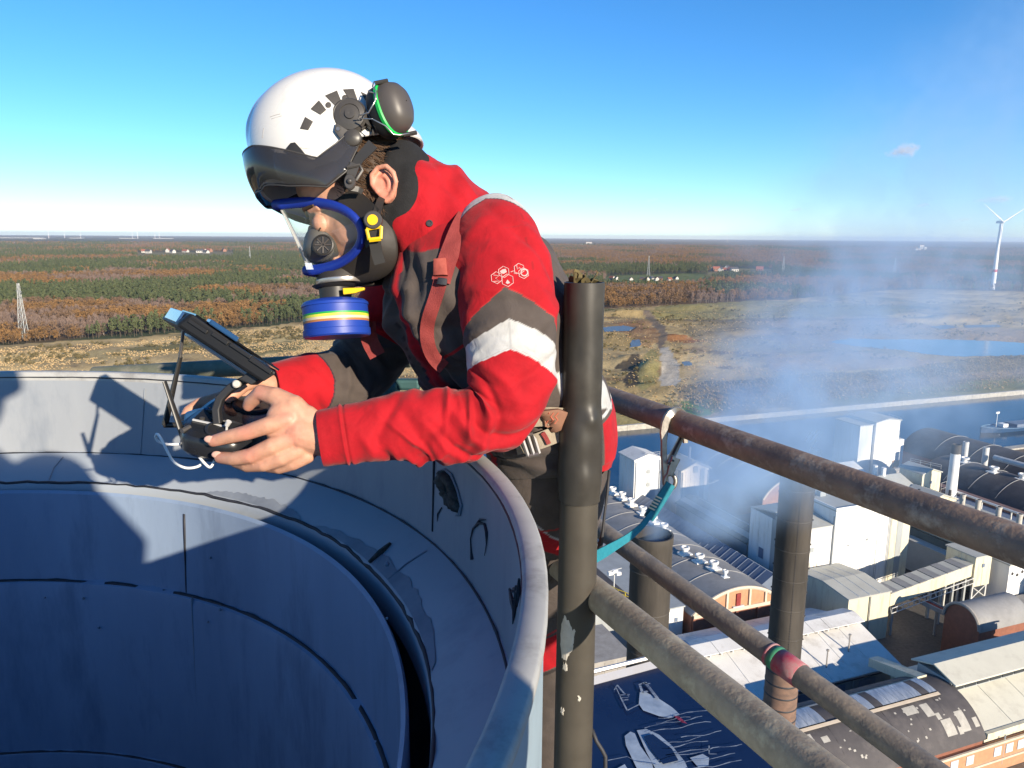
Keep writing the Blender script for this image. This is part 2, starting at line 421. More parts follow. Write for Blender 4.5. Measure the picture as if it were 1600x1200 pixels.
c = (bank(-500, DB_NEAR - 3.2, -81) + bank(600, DB_NEAR, -81)) / 2
mb.box(c, (1100, 3.2, 3.2), (V(EB[0], EB[1], 0), V(NB[0], NB[1], 0), V(0, 0, 1)))
tag(obj('quay_wall', mb, cm), 'concrete quay wall on the factory side of the canal', kind='structure')
# factory yard: one sheet on the near side of the canal
yx, yy = np.meshgrid(np.linspace(-320, 420, 150), np.linspace(-150, DB_NEAR - 3.3, 110), indexing='ij')
YX = EB[0] * yx + NB[0] * yy; YY = EB[1] * yx + NB[1] * yy
yc = np.zeros(YX.shape + (3,)) + V(.15, .12, .095)
yc = mixc(yc, V(.085, .08, .075), sstep(.4, .62, fbm(YX / 18, YY / 18, 4, 70)))
yc = mixc(yc, V(.24, .19, .14), sstep(.55, .75, fbm(YX / 9, YY / 9, 4, 71)) * .7)
mb = MB(); mb.grid(np.stack([YX, YY, np.full_like(YX, GZ)], -1))
tag(obj('factory_yard', mb, vcol('yard', .9, .4, 1.2, .2, 1.5, .2, bdist=.05), cols=yc.reshape(-1, 3)), 'brown and grey paved yard between the factory halls', kind='structure')
pudm = pm('puddle_water', (.10, .11, .13), .35, ns=.3, na=.6, col2=(.16, .14, .12))
pmw = pm('pond_water', (.02, .07, .15), .1, bump=.25, bs=.3, ns=.05, na=.5, col2=(.03, .1, .2))
def sheet(name, poly, z, mat, label, n=5, jit=2.):
    w = [V(*q) for q in polyZ(poly)]; pts = []
    for i in range(len(w)):
        a, b = w[i], w[(i + 1) % len(w)]
        for k in range(n):
            t = k / n; q = a + (b - a) * t; pts.append((q[0] + random.uniform(-jit, jit), q[1] + random.uniform(-jit, jit), z))
    mb = MB(); mb.add(pts, [tuple(range(len(pts)))])
    return tag(obj(name, mb, mat), label, kind='structure')
sheet('pond_water', POND, GZ - .1, pmw, 'long blue pond on the wasteland beyond the canal', 6, 2.5)
for i, p in enumerate(PUD): sheet('puddle_water', p, GZ - .08, pudm, 'shallow puddle of rainwater on the wasteland', 4, .8)

# ---- trees
def leafm(name, c1, c2, rnd=.25, rough=.85):
    m = bpy.data.materials.new(name); m.use_nodes = True
    n, l = m.node_tree.nodes, m.node_tree.links; b = n['Principled BSDF']
    b.inputs['Roughness'].default_value = rough; b.inputs['Specular IOR Level'].default_value = .15
    geo = n.new('ShaderNodeNewGeometry'); t = n.new('ShaderNodeTexNoise'); t.inputs['Scale'].default_value = .35; t.inputs['Detail'].default_value = 3
    l.new(geo.outputs['Position'], t.inputs['Vector'])
    oi = n.new('ShaderNodeObjectInfo')
    ad = n.new('ShaderNodeMath'); ad.operation = 'MULTIPLY_ADD'; ad.inputs[1].default_value = .8; ad.inputs[2].default_value = -.15
    l.new(t.outputs['Fac'], ad.inputs[0])
    a2 = n.new('ShaderNodeMath'); a2.operation = 'MULTIPLY_ADD'; a2.inputs[1].default_value = .75; l.new(oi.outputs['Random'], a2.inputs[0]); l.new(ad.outputs[0], a2.inputs[2])
    mx = n.new('ShaderNodeMix'); mx.data_type = 'RGBA'; mx.inputs[6].default_value = (*c1, 1); mx.inputs[7].default_value = (*c2, 1)
    l.new(a2.outputs[0], mx.inputs[0]); l.new(mx.outputs[2], b.inputs['Base Color'])
    return m
barkm = pm('bark', (.10, .075, .055), .95, ns=3, na=.6)
palebark = pm('pale_bark', (.32, .28, .24), .9, ns=2, na=.7, col2=(.12, .1, .09))
pinem = leafm('pine_needles', (.050, .074, .034), (.115, .130, .058))
orangem = leafm('autumn_leaves', (.16, .095, .045), (.30, .165, .062))
brownm = leafm('withered_leaves', (.135, .088, .058), (.215, .135, .082))
purplem = leafm('bare_twigs', (.15, .105, .085), (.235, .165, .13))

def leaf_quads(mb, c, r, n, size, rng, mi, flat=1., vert=0.):
    for _ in range(n):
        d = rng.normal(size=3); d /= np.linalg.norm(d); d[2] *= flat
        p = c + d * r * rng.uniform(.55, 1.05)
        nrm = d * .9 + rng.normal(size=3) * .55; nrm[2] += .25; nrm /= np.linalg.norm(nrm)
        a = np.cross(nrm, rng.normal(size=3)); a /= np.linalg.norm(a); b = np.cross(nrm, a)
        s1, s2 = size * rng.uniform(.6, 1.2), size * rng.uniform(.4, 1.)
        if vert: b = V(0, 0, 1) + .25 * rng.normal(size=3); a = np.cross(nrm, b); a /= np.linalg.norm(a) + 1e-6; s1, s2 = size * .12, size * vert
        mb.add([p - a * s1, p + b * s2 * .6 - a * s1 * .2, p + a * s1, p - b * s2], [(0, 1, 2, 3)], mi)

def make_tree(kind, seed):
    rng = np.random.default_rng(seed); mb = MB()
    if kind == 'pine':
        h = 14; lean = rng.normal(size=2) * .4
        mb.tube([(0, 0, -.3), (lean[0] * .4, lean[1] * .4, h * .5), (lean[0], lean[1], h * .92)], [.24, .17, .05], 5)
        for k in range(17):
            t = rng.uniform(0, 1) ** .8; z = h * (.40 + .58 * t); rr = 2.5 * (1 - t) ** .55 * rng.uniform(.35, 1); a = rng.uniform(0, 6.28)
            c = V(lean[0] * z / h + rr * math.cos(a), lean[1] * z / h + rr * math.sin(a), z)
            mb.tube([V(lean[0] * z / h, lean[1] * z / h, z - .8), c], [.06, .02], 3, False)
            leaf_quads(mb, c, rng.uniform(.8, 1.3), 17, .55, rng, 1, .75)
        mats = [barkm, pinem]
    elif kind in ('autumn', 'withered'):
        h = 12.5
        mb.tube([(0, 0, -.3), (.1, .2, h * .35), (.2, .1, h * .7)], [.3, .2, .07], 5)
        for k in range(22):
            t = rng.uniform(0, 1); z = h * (.28 + .68 * t); rr = 3.7 * math.sqrt(max(.02, 1 - (1.7 * t - .75) ** 2)) * rng.uniform(.4, 1.); a = rng.uniform(0, 6.28)
            c = V(rr * math.cos(a), rr * math.sin(a), z)
            mb.tube([V(.1, .1, max(2., z - 2.2)), c], [.08, .02], 3, False)
            leaf_quads(mb, c, rng.uniform(.9, 1.5), 15, .5, rng, 1)
        mats = [barkm, orangem if kind == 'autumn' else brownm]
    else:
        h = 12
        for s in range(2):
            mb.tube([(s * .5, 0, -.3), (s * .6 + rng.normal() * .2, rng.normal() * .3, h * .5), (s * .7 + rng.normal() * .3, rng.normal() * .3, h * .93)], [.13, .09, .02], 4)
        for k in range(16):
            t = rng.uniform(0, 1); z = h * (.3 + .62 * t); rr = 1.9 * math.sqrt(max(.05, 1 - (1.6 * t - .6) ** 2)) * rng.uniform(.3, 1); a = rng.uniform(0, 6.28)
            leaf_quads(mb, V(rr * math.cos(a), rr * math.sin(a), z), 1.1, 14, .9, rng, 1, 1.2, 1.1)
        mats = [palebark, purplem]
    return mb, mats

def in_view(x, y): a = np.arctan2(x, y); return (a > rad(-37)) & (a < rad(38))
pts = []
r = 520.
rows_rng = np.random.default_rng(3)
while r < 7500:
    s = .0050 * r + 2.6
    a0, a1 = rad(-39), rad(39); k = int((a1 - a0) * r / s)
    az = a0 + (np.arange(k) + rows_rng.uniform(-.45, .45, k)) * s / r; rr = r + rows_rng.uniform(-.5, .5, k) * s
    m = rr > r_edge(az) + rows_rng.uniform(0, 9, k)
    pts.append(np.stack([rr[m] * np.sin(az[m]), rr[m] * np.cos(az[m])], 1)); r += s * .9
pts = np.concatenate(pts)
keep = np.ones(len(pts), bool)
for c in CLEAR: keep &= ~inpoly(pts[:, 0], pts[:, 1], c)
pts = pts[keep]; pr = np.hypot(pts[:, 0], pts[:, 1])
ps = pine_share(pts[:, 0], pts[:, 1]) + rows_rng.normal(size=len(pts)) * .012
front = pr - r_edge(np.arctan2(pts[:, 0], pts[:, 1]))
ps = ps - np.clip(1 - front / 45., 0, 1) * np.where(pts[:, 0] > 0, .015, .05) + np.where((pts[:, 0] > 0) & (front < 140), .04, 0)          # broadleaf fringe in front of the pines
sub = fbm(pts[:, 0] / 90, pts[:, 1] / 70, 3, 77)
kinds = np.where(ps > .515, 0, np.where(sub < .415, 3, np.where(sub > .49, 1, 2)))
NAMES = ['pine_tree', 'autumn_tree', 'withered_tree', 'birch_tree']; KN = ['pine', 'autumn', 'withered', 'birch']
LAB = ['green pine tree at the near edge of the forest', 'orange leaved autumn tree at the near edge of the forest', 'brown leaved tree at the near edge of the forest', 'bare purplish birch tree at the near edge of the forest']
FL = ['dark green pine forest spreading away to the horizon', 'orange autumn woodland between the pine stands', 'brown withered woodland spreading to the horizon', 'bare purplish birch woods among the pines']
FN = ['pine_forest', 'autumn_forest', 'withered_forest', 'birch_forest']
scl = rows_rng.uniform(.7, 1.2, len(pts)) * np.interp(pr, [700, 3500, 7500], [1, 1.15, 1.6]) * np.where(front < 25, .8, 1)
order = np.argsort(pr + np.where(in_view(pts[:, 0], pts[:, 1]), 0, 1e6))
# trees that lie in view and nearest become individuals
vis = [i for i in order[:9000]]
ind = []
cnt = [0] * 4
px_, py_ = pix_of(pts[:, 0], pts[:, 1])
for i in vis:
    if front[i] < 16 and -20 < px_[i] < 1620 and not (500 < px_[i] < 870) and sum(cnt) < 296:
        if rows_rng.uniform() < (.95 if px_[i] < 500 else .6):
            ind.append(i); cnt[kinds[i]] += 1
indset = np.zeros(len(pts), bool); indset[ind] = True
protos = {}
TL = ['green pine', 'orange leaved tree', 'brown leaved tree', 'bare purplish birch']
def ZONE(x): return ' at the forest edge, ' + ('left of the lattice pylon' if x < 30 else 'just right of the lattice pylon' if x < 130 else 'midway between pylon and tablet' if x < 225 else 'behind the top of the tablet' if x < 330 else 'between tablet and blue filter' if x < 480 else 'behind the person' if x < 945 else 'just right of the black post' if x < 1010 else 'above the grey track' if x < 1080 else 'right of the grey track' if x < 1160 else 'left of the smoke' if x < 1250 else 'veiled in smoke' if x < 1420 else 'left of the wind turbine foot' if x < 1545 else 'right of the wind turbine foot')
for k in range(4):
    for v in range(3 if k < 3 else 2):
        mbt, mats = make_tree(KN[k], 100 * k + v); base = obj(NAMES[k], mbt, mats, loc=(0, 0, 0), smooth=False)
        protos[(k, v)] = base
used = set()
for i in ind:
    k = int(kinds[i]); v = int(rows_rng.integers(3 if k < 3 else 2)); pz = GZ - .1
    if (k, v) not in used: o = protos[(k, v)]; used.add((k, v))
    else: o = protos[(k, v)].copy(); S.collection.objects.link(o)
    o.location = (pts[i, 0], pts[i, 1], pz); o.rotation_euler = (0, 0, rows_rng.uniform(0, 6.28)); s = scl[i]; o.scale = (s, s, s * rows_rng.uniform(.9, 1.15))
    tag(o, TL[k] + ZONE(px_[i]), 'tree', NAMES[k].replace('_', ' ') + 's along the forest edge')
for key, o in protos.items():
    if key not in used:
        o.location = (-700 - 20 * key[0], 600 + 15 * key[1], GZ); tag(o, LAB[key[0]], 'tree', NAMES[key[0]].replace('_', ' ') + 's along the forest edge')

def scatter(name, xyz, sc, protos_, label, kind='stuff', seed=0):
    """one object of points that a geometry-nodes group fills with instances"""
    me = bpy.data.meshes.new(name); me.from_pydata(xyz.tolist(), [], [])
    a = me.attributes.new('sc', 'FLOAT', 'POINT'); a.data.foreach_set('value', np.asarray(sc, np.float32))
    a = me.attributes.new('rz', 'FLOAT', 'POINT'); a.data.foreach_set('value', np.random.default_rng(seed).uniform(0, 6.28, len(xyz)).astype(np.float32))
    o = bpy.data.objects.new(name, me); S.collection.objects.link(o)
    ng = bpy.data.node_groups.new(name, 'GeometryNodeTree')
    ng.interface.new_socket('Geometry', in_out='INPUT', socket_type='NodeSocketGeometry'); ng.interface.new_socket('Geometry', in_out='OUTPUT', socket_type='NodeSocketGeometry')
    n, l = ng.nodes, ng.links
    gi, go = n.new('NodeGroupInput'), n.new('NodeGroupOutput')
    iop = n.new('GeometryNodeInstanceOnPoints'); g2i = n.new('GeometryNodeGeometryToInstance')
    for p in protos_:
        oi = n.new('GeometryNodeObjectInfo'); oi.inputs['Object'].default_value = p; oi.inputs['As Instance'].default_value = False
        oi.transform_space = 'ORIGINAL'; l.new(oi.outputs['Geometry'], g2i.inputs[0])
    iop.inputs['Pick Instance'].default_value = True
    na = n.new('GeometryNodeInputNamedAttribute'); na.data_type = 'FLOAT'; na.inputs['Name'].default_value = 'sc'
    nr = n.new('GeometryNodeInputNamedAttribute'); nr.data_type = 'FLOAT'; nr.inputs['Name'].default_value = 'rz'
    cx = n.new('ShaderNodeCombineXYZ'); l.new(nr.outputs['Attribute'], cx.inputs['Z'])
    l.new(gi.outputs[0], iop.inputs['Points']); l.new(g2i.outputs[0], iop.inputs['Instance']); l.new(na.outputs['Attribute'], iop.inputs['Scale'])
    l.new(cx.outputs[0], iop.inputs['Rotation']); l.new(iop.outputs[0], go.inputs[0])
    md = o.modifiers.new('scatter', 'NODES'); md.node_group = ng
    return tag(o, label, kind=kind)
for k in range(4):
    m = (kinds == k) & ~indset
    z = np.full(m.sum(), GZ - .1)
    scatter(FN[k], np.stack([pts[m, 0], pts[m, 1], z], 1), scl[m], [protos[(k, v)] for v in range(3 if k < 3 else 2)], FL[k], seed=k)

# low scrub, reeds and tussocks on the wasteland
def tuft(seed, n, sz, h, mat):
    rng = np.random.default_rng(seed); mb = MB()
    for _ in range(n):
        a = rng.uniform(0, 6.28); r0 = rng.uniform(0, .6) * sz; p = V(r0 * math.cos(a), r0 * math.sin(a), 0); d = V(math.cos(a), math.sin(a), 0) * rng.uniform(.1, .5) * sz
        w = np.cross(d, V(0, 0, 1)); w = w / (np.linalg.norm(w) + 1e-6) * sz * .12; t = V(0, 0, h * rng.uniform(.5, 1))
        mb.add([p - w, p + w, p + d + t + w * .4, p + d + t - w * .4], [(0, 1, 2, 3)])
    return mb, mat
strawm = leafm('dry_grass', (.44, .31, .145), (.62, .46, .26)); scrubm = leafm('scrub_leaves', (.075, .07, .034), (.19, .15, .07)); reedm = leafm('reeds', (.22, .165, .10), (.36, .28, .17))
def shrub(seed, mat):
    rng = np.random.default_rng(seed); mb = MB()
    for k in range(7):
        a = rng.uniform(0, 6.28); rr = rng.uniform(0, .9); leaf_quads(mb, V(rr * math.cos(a), rr * math.sin(a), rng.uniform(.3, 1.3)), .55, 12, .28, rng, 0)
    return mb, mat
def lone(name, mbm, label, place):
    o = obj(name, mbm[0], mbm[1], loc=(0, 0, 0)); q = atZ(*place, GZ); o.location = (q[0], q[1], GZ); return tag(o, label, 'shrub')
gr0 = lone('grass_tussock', tuft(1, 26, 1.1, .8, strawm), 'pale tussock of dry grass beside the grey track end', (1068, 596))
gr1 = lone('leafy_shrub', shrub(2, scrubm), 'dark green shrub standing alone on the straw grass at left', (135, 560))
gr2 = lone('reed_clump', tuft(3, 30, .9, 1.7, reedm), 'brown clump of reeds on the canal bank by the hook', (1100, 612))
sr = np.random.default_rng(21)
def spread(n, poly, seed):
    rng = np.random.default_rng(seed); w = np.array(polyZ(poly)); lo, hi = w.min(0), w.max(0)
    q = rng.uniform(lo, hi, (n, 2)); return q[inpoly(q[:, 0], q[:, 1], [tuple(t) for t in w])]
q = np.concatenate([spread(20000, [(-40, 600), (-40, 548), (200, 534), (480, 508), (560, 505), (560, 585)], 5), spread(11000, [(930, 670), (930, 490), (1240, 475), (1300, 500), (1640, 520), (1640, 600), (1070, 650)], 6), spread(14000, [(560, 590), (560, 503), (930, 486), (930, 672)], 16)])
h1 = fbm(q[:, 0] / 22, q[:, 1] / 22, 3, 81); q = q[h1 > .42]
def onz(q):                                   # height of the ground sheet at q
    az = np.arctan2(q[:, 0], q[:, 1]); r = np.hypot(q[:, 0], q[:, 1])
    i = np.clip(np.searchsorted(azs, az), 1, len(azs) - 1); rbq = DB_FAR / np.cos(az + rad(20.48)); t = np.log(np.maximum(r, rbq) / rbq) / np.log(40000 / rbq) * (len(ts) - 1)
    return P3[i, np.clip(t.astype(int), 0, len(ts) - 1), 2]
def dry(q):
    ok = np.ones(len(q), bool)
    for p in [POND] + PUD + [[(1003, 490), (1015, 490), (1042, 520), (1050, 545), (1062, 604), (1028, 604), (1030, 545)]]: ok &= ~inpoly(q[:, 0], q[:, 1], polyZ(p))
    ok &= (q @ NB) > DB_FAR + 3
    return q[ok]
q = dry(q)
scatter('dry_grass', np.column_stack([q, onz(q)]), sr.uniform(.35, .85, len(q)), [gr0], 'dry yellow grass tussocks covering the wasteland', seed=5)
q = np.concatenate([spread(5000, [(-40, 600), (-40, 548), (200, 534), (480, 508), (560, 505), (560, 585)], 8), spread(6000, [(930, 670), (930, 480), (1240, 470), (1640, 470), (1640, 600), (1070, 650)], 9)])
h1 = fbm(q[:, 0] / 40, q[:, 1] / 25, 4, 83); q = dry(q[h1 > .57])
scatter('scrub', np.column_stack([q, onz(q)]), sr.uniform(.4, 1.5, len(q)), [gr1], 'low dark scrub scattered over the wasteland', seed=6)
q = dry(np.concatenate([spread(8000, [(1030, 640), (1060, 602), (1200, 590), (1400, 575), (1640, 548), (1640, 596), (1300, 628), (1140, 640)], 10)]))
scatter('reeds', np.column_stack([q, onz(q)]), sr.uniform(.3, .75, len(q)), [gr2], 'brown reeds and brush along the canal bank', seed=7)

# bushes along the bank in the smoke
for i, (x, y, s, k) in enumerate([(1122, 632, .45, 1), (1150, 628, .5, 2), (1168, 625, .55, 2), (1192, 622, .6, 1), (1215, 620, .6, 2), (1228, 622, .7, 0), (1246, 617, .55, 2), (1270, 616, .5, 1), (1300, 612, .5, 2), (1335, 607, .4, 2), (1366, 604, .45, 2), (1410, 597, .4, 1), (1455, 590, .4, 2), (1500, 583, .4, 2)]):
    o = protos[(k, i % 3)].copy(); S.collection.objects.link(o); q = atZ(x, y, GZ)
    o.location = (q[0], q[1], GZ); o.scale = (s * 1.1, s * 1.1, s); o.rotation_euler = (0, 0, i * 1.3)
    o.name = ('pine_tree', 'autumn_tree', 'withered_tree')[k]
    tag(o, ('small green pine standing in smoke on the canal bank', 'small orange bush tree beside the canal bank', 'brown bush tree beside the canal bank')[k], 'tree', 'bush trees along the canal bank')

# ---- far things: pylons, turbines, houses
steelg = pm('galvanised', (.36, .37, .36), .6, .3); whitep = pm('turbine_white', (.78, .78, .77), .5); redp = pm('red_band', (.5, .05, .04), .6)
def pylon(loc, h, label, arms=True, rz=0.6, bw=.085):
    t = thing('lattice_pylon', loc, label, 'pylon', 'electricity pylons'); L = V(*loc)
    w = lambda z: h * bw * (1 - z) ** 1.1 + h * .012
    lv = [0, .16, .3, .42, .53, .63, .72, .8, .88, 1.]
    cs = [[L + V(sx * w(z), sy * w(z), z * h) for sx, sy in ((-1, -1), (1, -1), (1, 1), (-1, 1))] for z in lv]
    for k in range(4):
        m = MB(); m.tube([c[k] for c in cs], h * .0055, 4); obj('leg', m, steelg, t)
    m = MB()
    for i in range(len(lv) - 1):
        for k in range(4):
            m.tube([cs[i][k], cs[i + 1][(k + 1) % 4]], h * .003, 3, False); m.tube([cs[i][(k + 1) % 4], cs[i + 1][k]], h * .003, 3, False); m.tube([cs[i + 1][k], cs[i + 1][(k + 1) % 4]], h * .003, 3, False)
    obj('bracing', m, steelg, t)
    if arms:
        for z, l in ((.76, .14), (.86, .17), (.95, .11)):
            m = MB(); c = L + V(0, 0, z * h); d = V(math.cos(rz), math.sin(rz), 0) * l * h
            m.tube([c - d, c + V(0, 0, h * .012), c + d], h * .004, 4); m.tube([c - d, c - V(0, 0, h * .02), c + d], h * .003, 4); obj('cross_arm', m, steelg, t)
    return t
q = atZ(38, 531, GZ); pylon((q[0], q[1], GZ), 43, 'tall grey lattice pylon standing at the forest edge far left', rz=2.4, bw=.05)
for x, y, h, lb, bw in ((1013, 431, 42, 'pale lattice pylon above the village roofs right of the black post', .06), (1223, 431, 42, 'pale lattice pylon standing in brown trees left of the smoke', .06), (1397, 431, 40, 'pale lattice pylon half veiled in smoke', .06), (391, 408, 45, 'thin distant pylon beside the mask lens', .04)):
    q = atZ(x, y, GZ); pylon((q[0], q[1], GZ), h, lb, False, bw=bw)

def turbine(loc, h, rb, ang, label, group=None, rz=0.3):
    t = thing('wind_turbine', loc, label, 'wind turbine', group); L = V(*loc); f = h / 100.
    m = MB(); m.lathe([(3.2 * f, 0), (2.9 * f, .3 * h), (2.5 * f, .6 * h), (1.6 * f, h)], L, 16, cap1=True); tw = obj('tower', m, whitep, t, smooth=40)
    m = MB(); m.lathe([(3.05 * f, .27 * h), (2.95 * f, .31 * h)], L, 16); obj('red_band', m, redp, tw, smooth=True)
    X = V(math.cos(rz), math.sin(rz), 0); N = V(math.sin(rz), -math.cos(rz), 0); Z3 = V(0, 0, 1); hub = L + Z3 * (h + 1.5 * f) + N * 4 * f
    m = MB(); m.box(L + Z3 * (h + 1.6 * f) - N * 2 * f, (3.6 * f, 11 * f, 3.8 * f), (X, N, Z3), taper=.85); obj('nacelle', m, whitep, t, bevel=.3 * f)
    m = MB(); m.ball(hub, 2 * f, 10); obj('hub', m, whitep, t, smooth=True)
    for k in range(3):
        a = ang + k * 2 * math.pi / 3; d = X * math.cos(a) + Z3 * math.sin(a); e = np.cross(d, N); m = MB(); P = []
        for s, w, th in ((0, 1.0, .9), (.08, 1.5, .7), (.2, 2.2, .45), (.5, 1.4, .25), (.8, .8, .12), (1, .15, .05)):
            c = hub + d * s * rb; P.append([c + e * w * f * x + N * th * f * y for x, y in ((-.4, 0), (.1, .5), (.9, 0), (.1, -.5))])
        m.grid(P, wrap_v=True); obj('blade', m, whitep, t, smooth=True)
    return t
q = atZ(1551, 453, GZ); turbine((q[0], q[1], GZ), 106, 52, rad(28), 'large white wind turbine standing at the right edge of the view')
t0 = turbine((-1, 30000, GZ), 130, 60, .5, 'tiny white wind turbine on the skyline at left', 'distant wind turbines on the skyline')
for i, x in enumerate((76, 101, 126, 207, 215, 242, 249, 1007, 1137)):
    r = ray(x, 369); q = r / np.hypot(r[0], r[1]) * (15500 + 900 * (i % 4))
    o = t0 if i == 0 else copy_tree(t0)
    o.location = (q[0], q[1], GZ - 12); o.rotation_euler = (0, 0, .4 * i)
    if x > 900: o['label'] = ('tiny white turbine on the skyline right of the black post', 'tiny white turbine on the skyline above the autumn village')[i % 2]

hw = [pm('house_white', (.5, .48, .44), .8, ns=1, na=.25), pm('house_brick', (.3, .15, .1), .9, ns=1, na=.4)]
hr = [pm('roof_red', (.3, .1, .06), .85, ns=1.5, na=.5), pm('roof_dark', (.07, .07, .08), .8, ns=1.5, na=.5)]
dark = pm('dark_glass', (.02, .025, .03), .2)
def house(x, y, w, d, h, rz, wi, ri, label, group):
    q = atZ(x, y, GZ); L = V(q[0], q[1], GZ); t = thing('house', L, label, 'house', group)
    X = V(math.cos(rz), math.sin(rz), 0); Yv = V(-math.sin(rz), math.cos(rz), 0); Zv = V(0, 0, 1)
    m = MB(); m.box(L + Zv * h / 2, (w, d, h), (X, Yv, Zv))
    for s in (-1, 1): m.add([L + X * w / 2 * s + Yv * d / 2 + Zv * h, L + X * w / 2 * s - Yv * d / 2 + Zv * h, L + X * w / 2 * s + Zv * (h + d * .45)], [(0, 1, 2)])
    obj('wall', m, hw[wi], t)
    m = MB()
    for s in (-1, 1):
        m.prism([L + X * w * .53 + Yv * s * d * .56 + Zv * (h - d * .05), L - X * w * .53 + Yv * s * d * .56 + Zv * (h - d * .05), L - X * w * .53 + Zv * (h + d * .46), L + X * w * .53 + Zv * (h + d * .46)], Zv * .25)
    obj('roof', m, hr[ri], t)
    m = MB()
    for k in range(3):
        for s in (-1, 1): m.box(L + X * (k - 1) * w * .3 + Yv * s * (d / 2 + .02) + Zv * h * .55, (w * .12, .06, h * .35), (X, Yv, Zv))
    obj('window', m, dark, t); return t
rv = random.Random(5)
for i, x in enumerate([956, 963, 986, 1003, 1011, 1018, 1026, 1032, 1046, 1056]):
    y = 437.5 + rv.uniform(-1.2, 1.2)
    house(x, y, rv.uniform(7, 12), rv.uniform(6, 8), rv.uniform(2.5, 4.5), rv.uniform(0, 3), int(i % 4 == 3), i % 2, 'small village house in the clearing right of the black post', 'houses in the near village')
for i, x in enumerate([1115, 1119, 1126, 1131, 1136, 1142, 1147, 1187]):
    house(x, 423.5 + rv.uniform(-1.5, 2), rv.uniform(11, 20), rv.uniform(9, 13), rv.uniform(4, 7), rv.uniform(0, 3), i % 2, 1 - i % 2, 'village house among autumn trees left of the smoke', 'houses in the autumn village')
house(1371, 441, 17, 12, 6, .5, 0, 0, 'white house with red roof showing through the smoke', None)
for i, x in enumerate([226, 232, 263, 270, 290, 312, 318, 322, 327, 350]):
    house(x, 397 - rv.uniform(0, 4) - (i % 3), rv.uniform(20, 40), 16, rv.uniform(6, 10), rv.uniform(0, 3), int(i > 7), i % 2, 'distant house among red brown trees left of the mask', 'houses in the distant left village')
for i, (x, y, w, h) in enumerate([(1439, 392, 30, 40), (1445, 393, 16, 30), (1433, 394, 30, 22), (1422, 394, 60, 12), (1412, 395, 40, 12), (1405, 396, 40, 10), (1380, 394, 40, 10), (1352, 398, 35, 9), (1490, 398, 40, 9), (1530, 401, 40, 8), (920, 383, 60, 30), (905, 384, 90, 16)]):
    q = atZ(x, y, GZ); L = V(q[0], q[1], GZ - 1); t = thing('town_building', L, ('pale block in the distant town on the skyline right of the smoke', 'white block on the skyline just right of the shoulder')[x < 1000], 'building', ('blocks of the distant town', 'blocks right of the shoulder')[x < 1000])
    m = MB(); m.box(L + V(0, 0, h / 2), (w, w * .6, h)); obj('wall', m, hw[0], t)
    m = MB(); m.box(L + V(0, 0, h + .6), (w + 1, w * .6 + 1, 1.2)); obj('roof', m, hr[i % 2], t)
    m = MB()
    for k in range(4): m.box(L + V((k - 1.5) * w * .22, -w * .3 - .05, h * .5), (w * .08, .2, h * .5))
    obj('window', m, dark, t)
for i, (x, y, w) in enumerate([(28, 368.2, 500), (55, 369, 300), (62, 373.5, 170), (120, 368.3, 260), (200, 369, 350), (255, 369.5, 420), (8, 367.8, 380)]):
    q = atZ(x, y, GZ); q = q / np.hypot(q[0], q[1]) * min(np.hypot(q[0], q[1]), 15500); L = V(q[0], q[1], GZ - 8 + (0 if y > 372 else 0))
    t = thing('warehouse', L, 'long white warehouse on the skyline at far left', 'warehouse', 'white warehouses on the skyline')
    m = MB(); m.box(L + V(0, 0, 7), (w * .8, 90, 15)); obj('wall', m, hw[0], t); m = MB(); m.box(L + V(0, 0, 15.4), (w * .8 + 4, 94, 1.6)); obj('roof', m, whitep, t)
# ================================================================== factory below the chimney
PA = rad(21); PX = V(math.cos(PA), math.sin(PA), 0); PY = V(-math.sin(PA), math.cos(PA), 0); PZ = V(0, 0, 1); PAX = (PX, PY, PZ)
def UV(u, v, z): return PX * u + PY * v + PZ * z
white_clad = pm('white_cladding', (.74, .735, .71), .55, ns=.35, na=.4, col2=(.64, .63, .59), stretch=(1, 1, .12), dirt=(.8, (.42, .35, .27), .45))
cream_clad = pm('cream_cladding', (.60, .56, .42), .6, ns=.4, na=.35, col2=(.5, .46, .33), stretch=(1, 1, .2), dirt=(.9, (.33, .25, .18), .55))
grey_clad = pm('grey_cladding', (.33, .35, .35), .6, ns=.4, na=.4, stretch=(1, 1, .2))
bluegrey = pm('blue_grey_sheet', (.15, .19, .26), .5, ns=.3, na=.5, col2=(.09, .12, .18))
roof_white = pm('white_roof', (.66, .65, .62), .6, ns=.25, na=.5, col2=(.5, .48, .44), dirt=(.3, (.3, .27, .23), .5))
roof_grey = pm('grey_roof', (.25, .25, .25), .8, ns=.3, na=.6, col2=(.16, .16, .16), dirt=(.2, (.34, .33, .31), .5))
roof_pale = pm('pale_grey_roof', (.42, .42, .38), .75, ns=.3, na=.5, col2=(.3, .3, .27))
roof_cream = pm('cream_roof', (.56, .54, .45), .7, ns=.3, na=.4, col2=(.45, .43, .36), dirt=(.4, (.3, .27, .22), .35))
roof_dark = pm('bitumen_roof', (.055, .05, .052), .75, ns=.4, na=.7, col2=(.095, .085, .085), dirt=(.25, (.13, .115, .11), .6))
roof_green = pm('green_grey_roof', (.12, .15, .14), .7, ns=.3, na=.6)
brick_red = pm('red_brick', (.24, .095, .06), .9, ns=1.2, na=.6, col2=(.15, .065, .045))
brick_orange = pm('orange_brick', (.45, .24, .13), .9, ns=1.2, na=.6, col2=(.33, .17, .1))
concrete = pm('concrete', (.33, .31, .28), .9, ns=.5, na=.7, col2=(.2, .18, .16), bump=.3, bs=4)
plaster = pm('pale_plaster', (.6, .5, .38), .85, ns=.8, na=.4)
frame_dark = pm('dark_frame', (.03, .03, .035), .6)
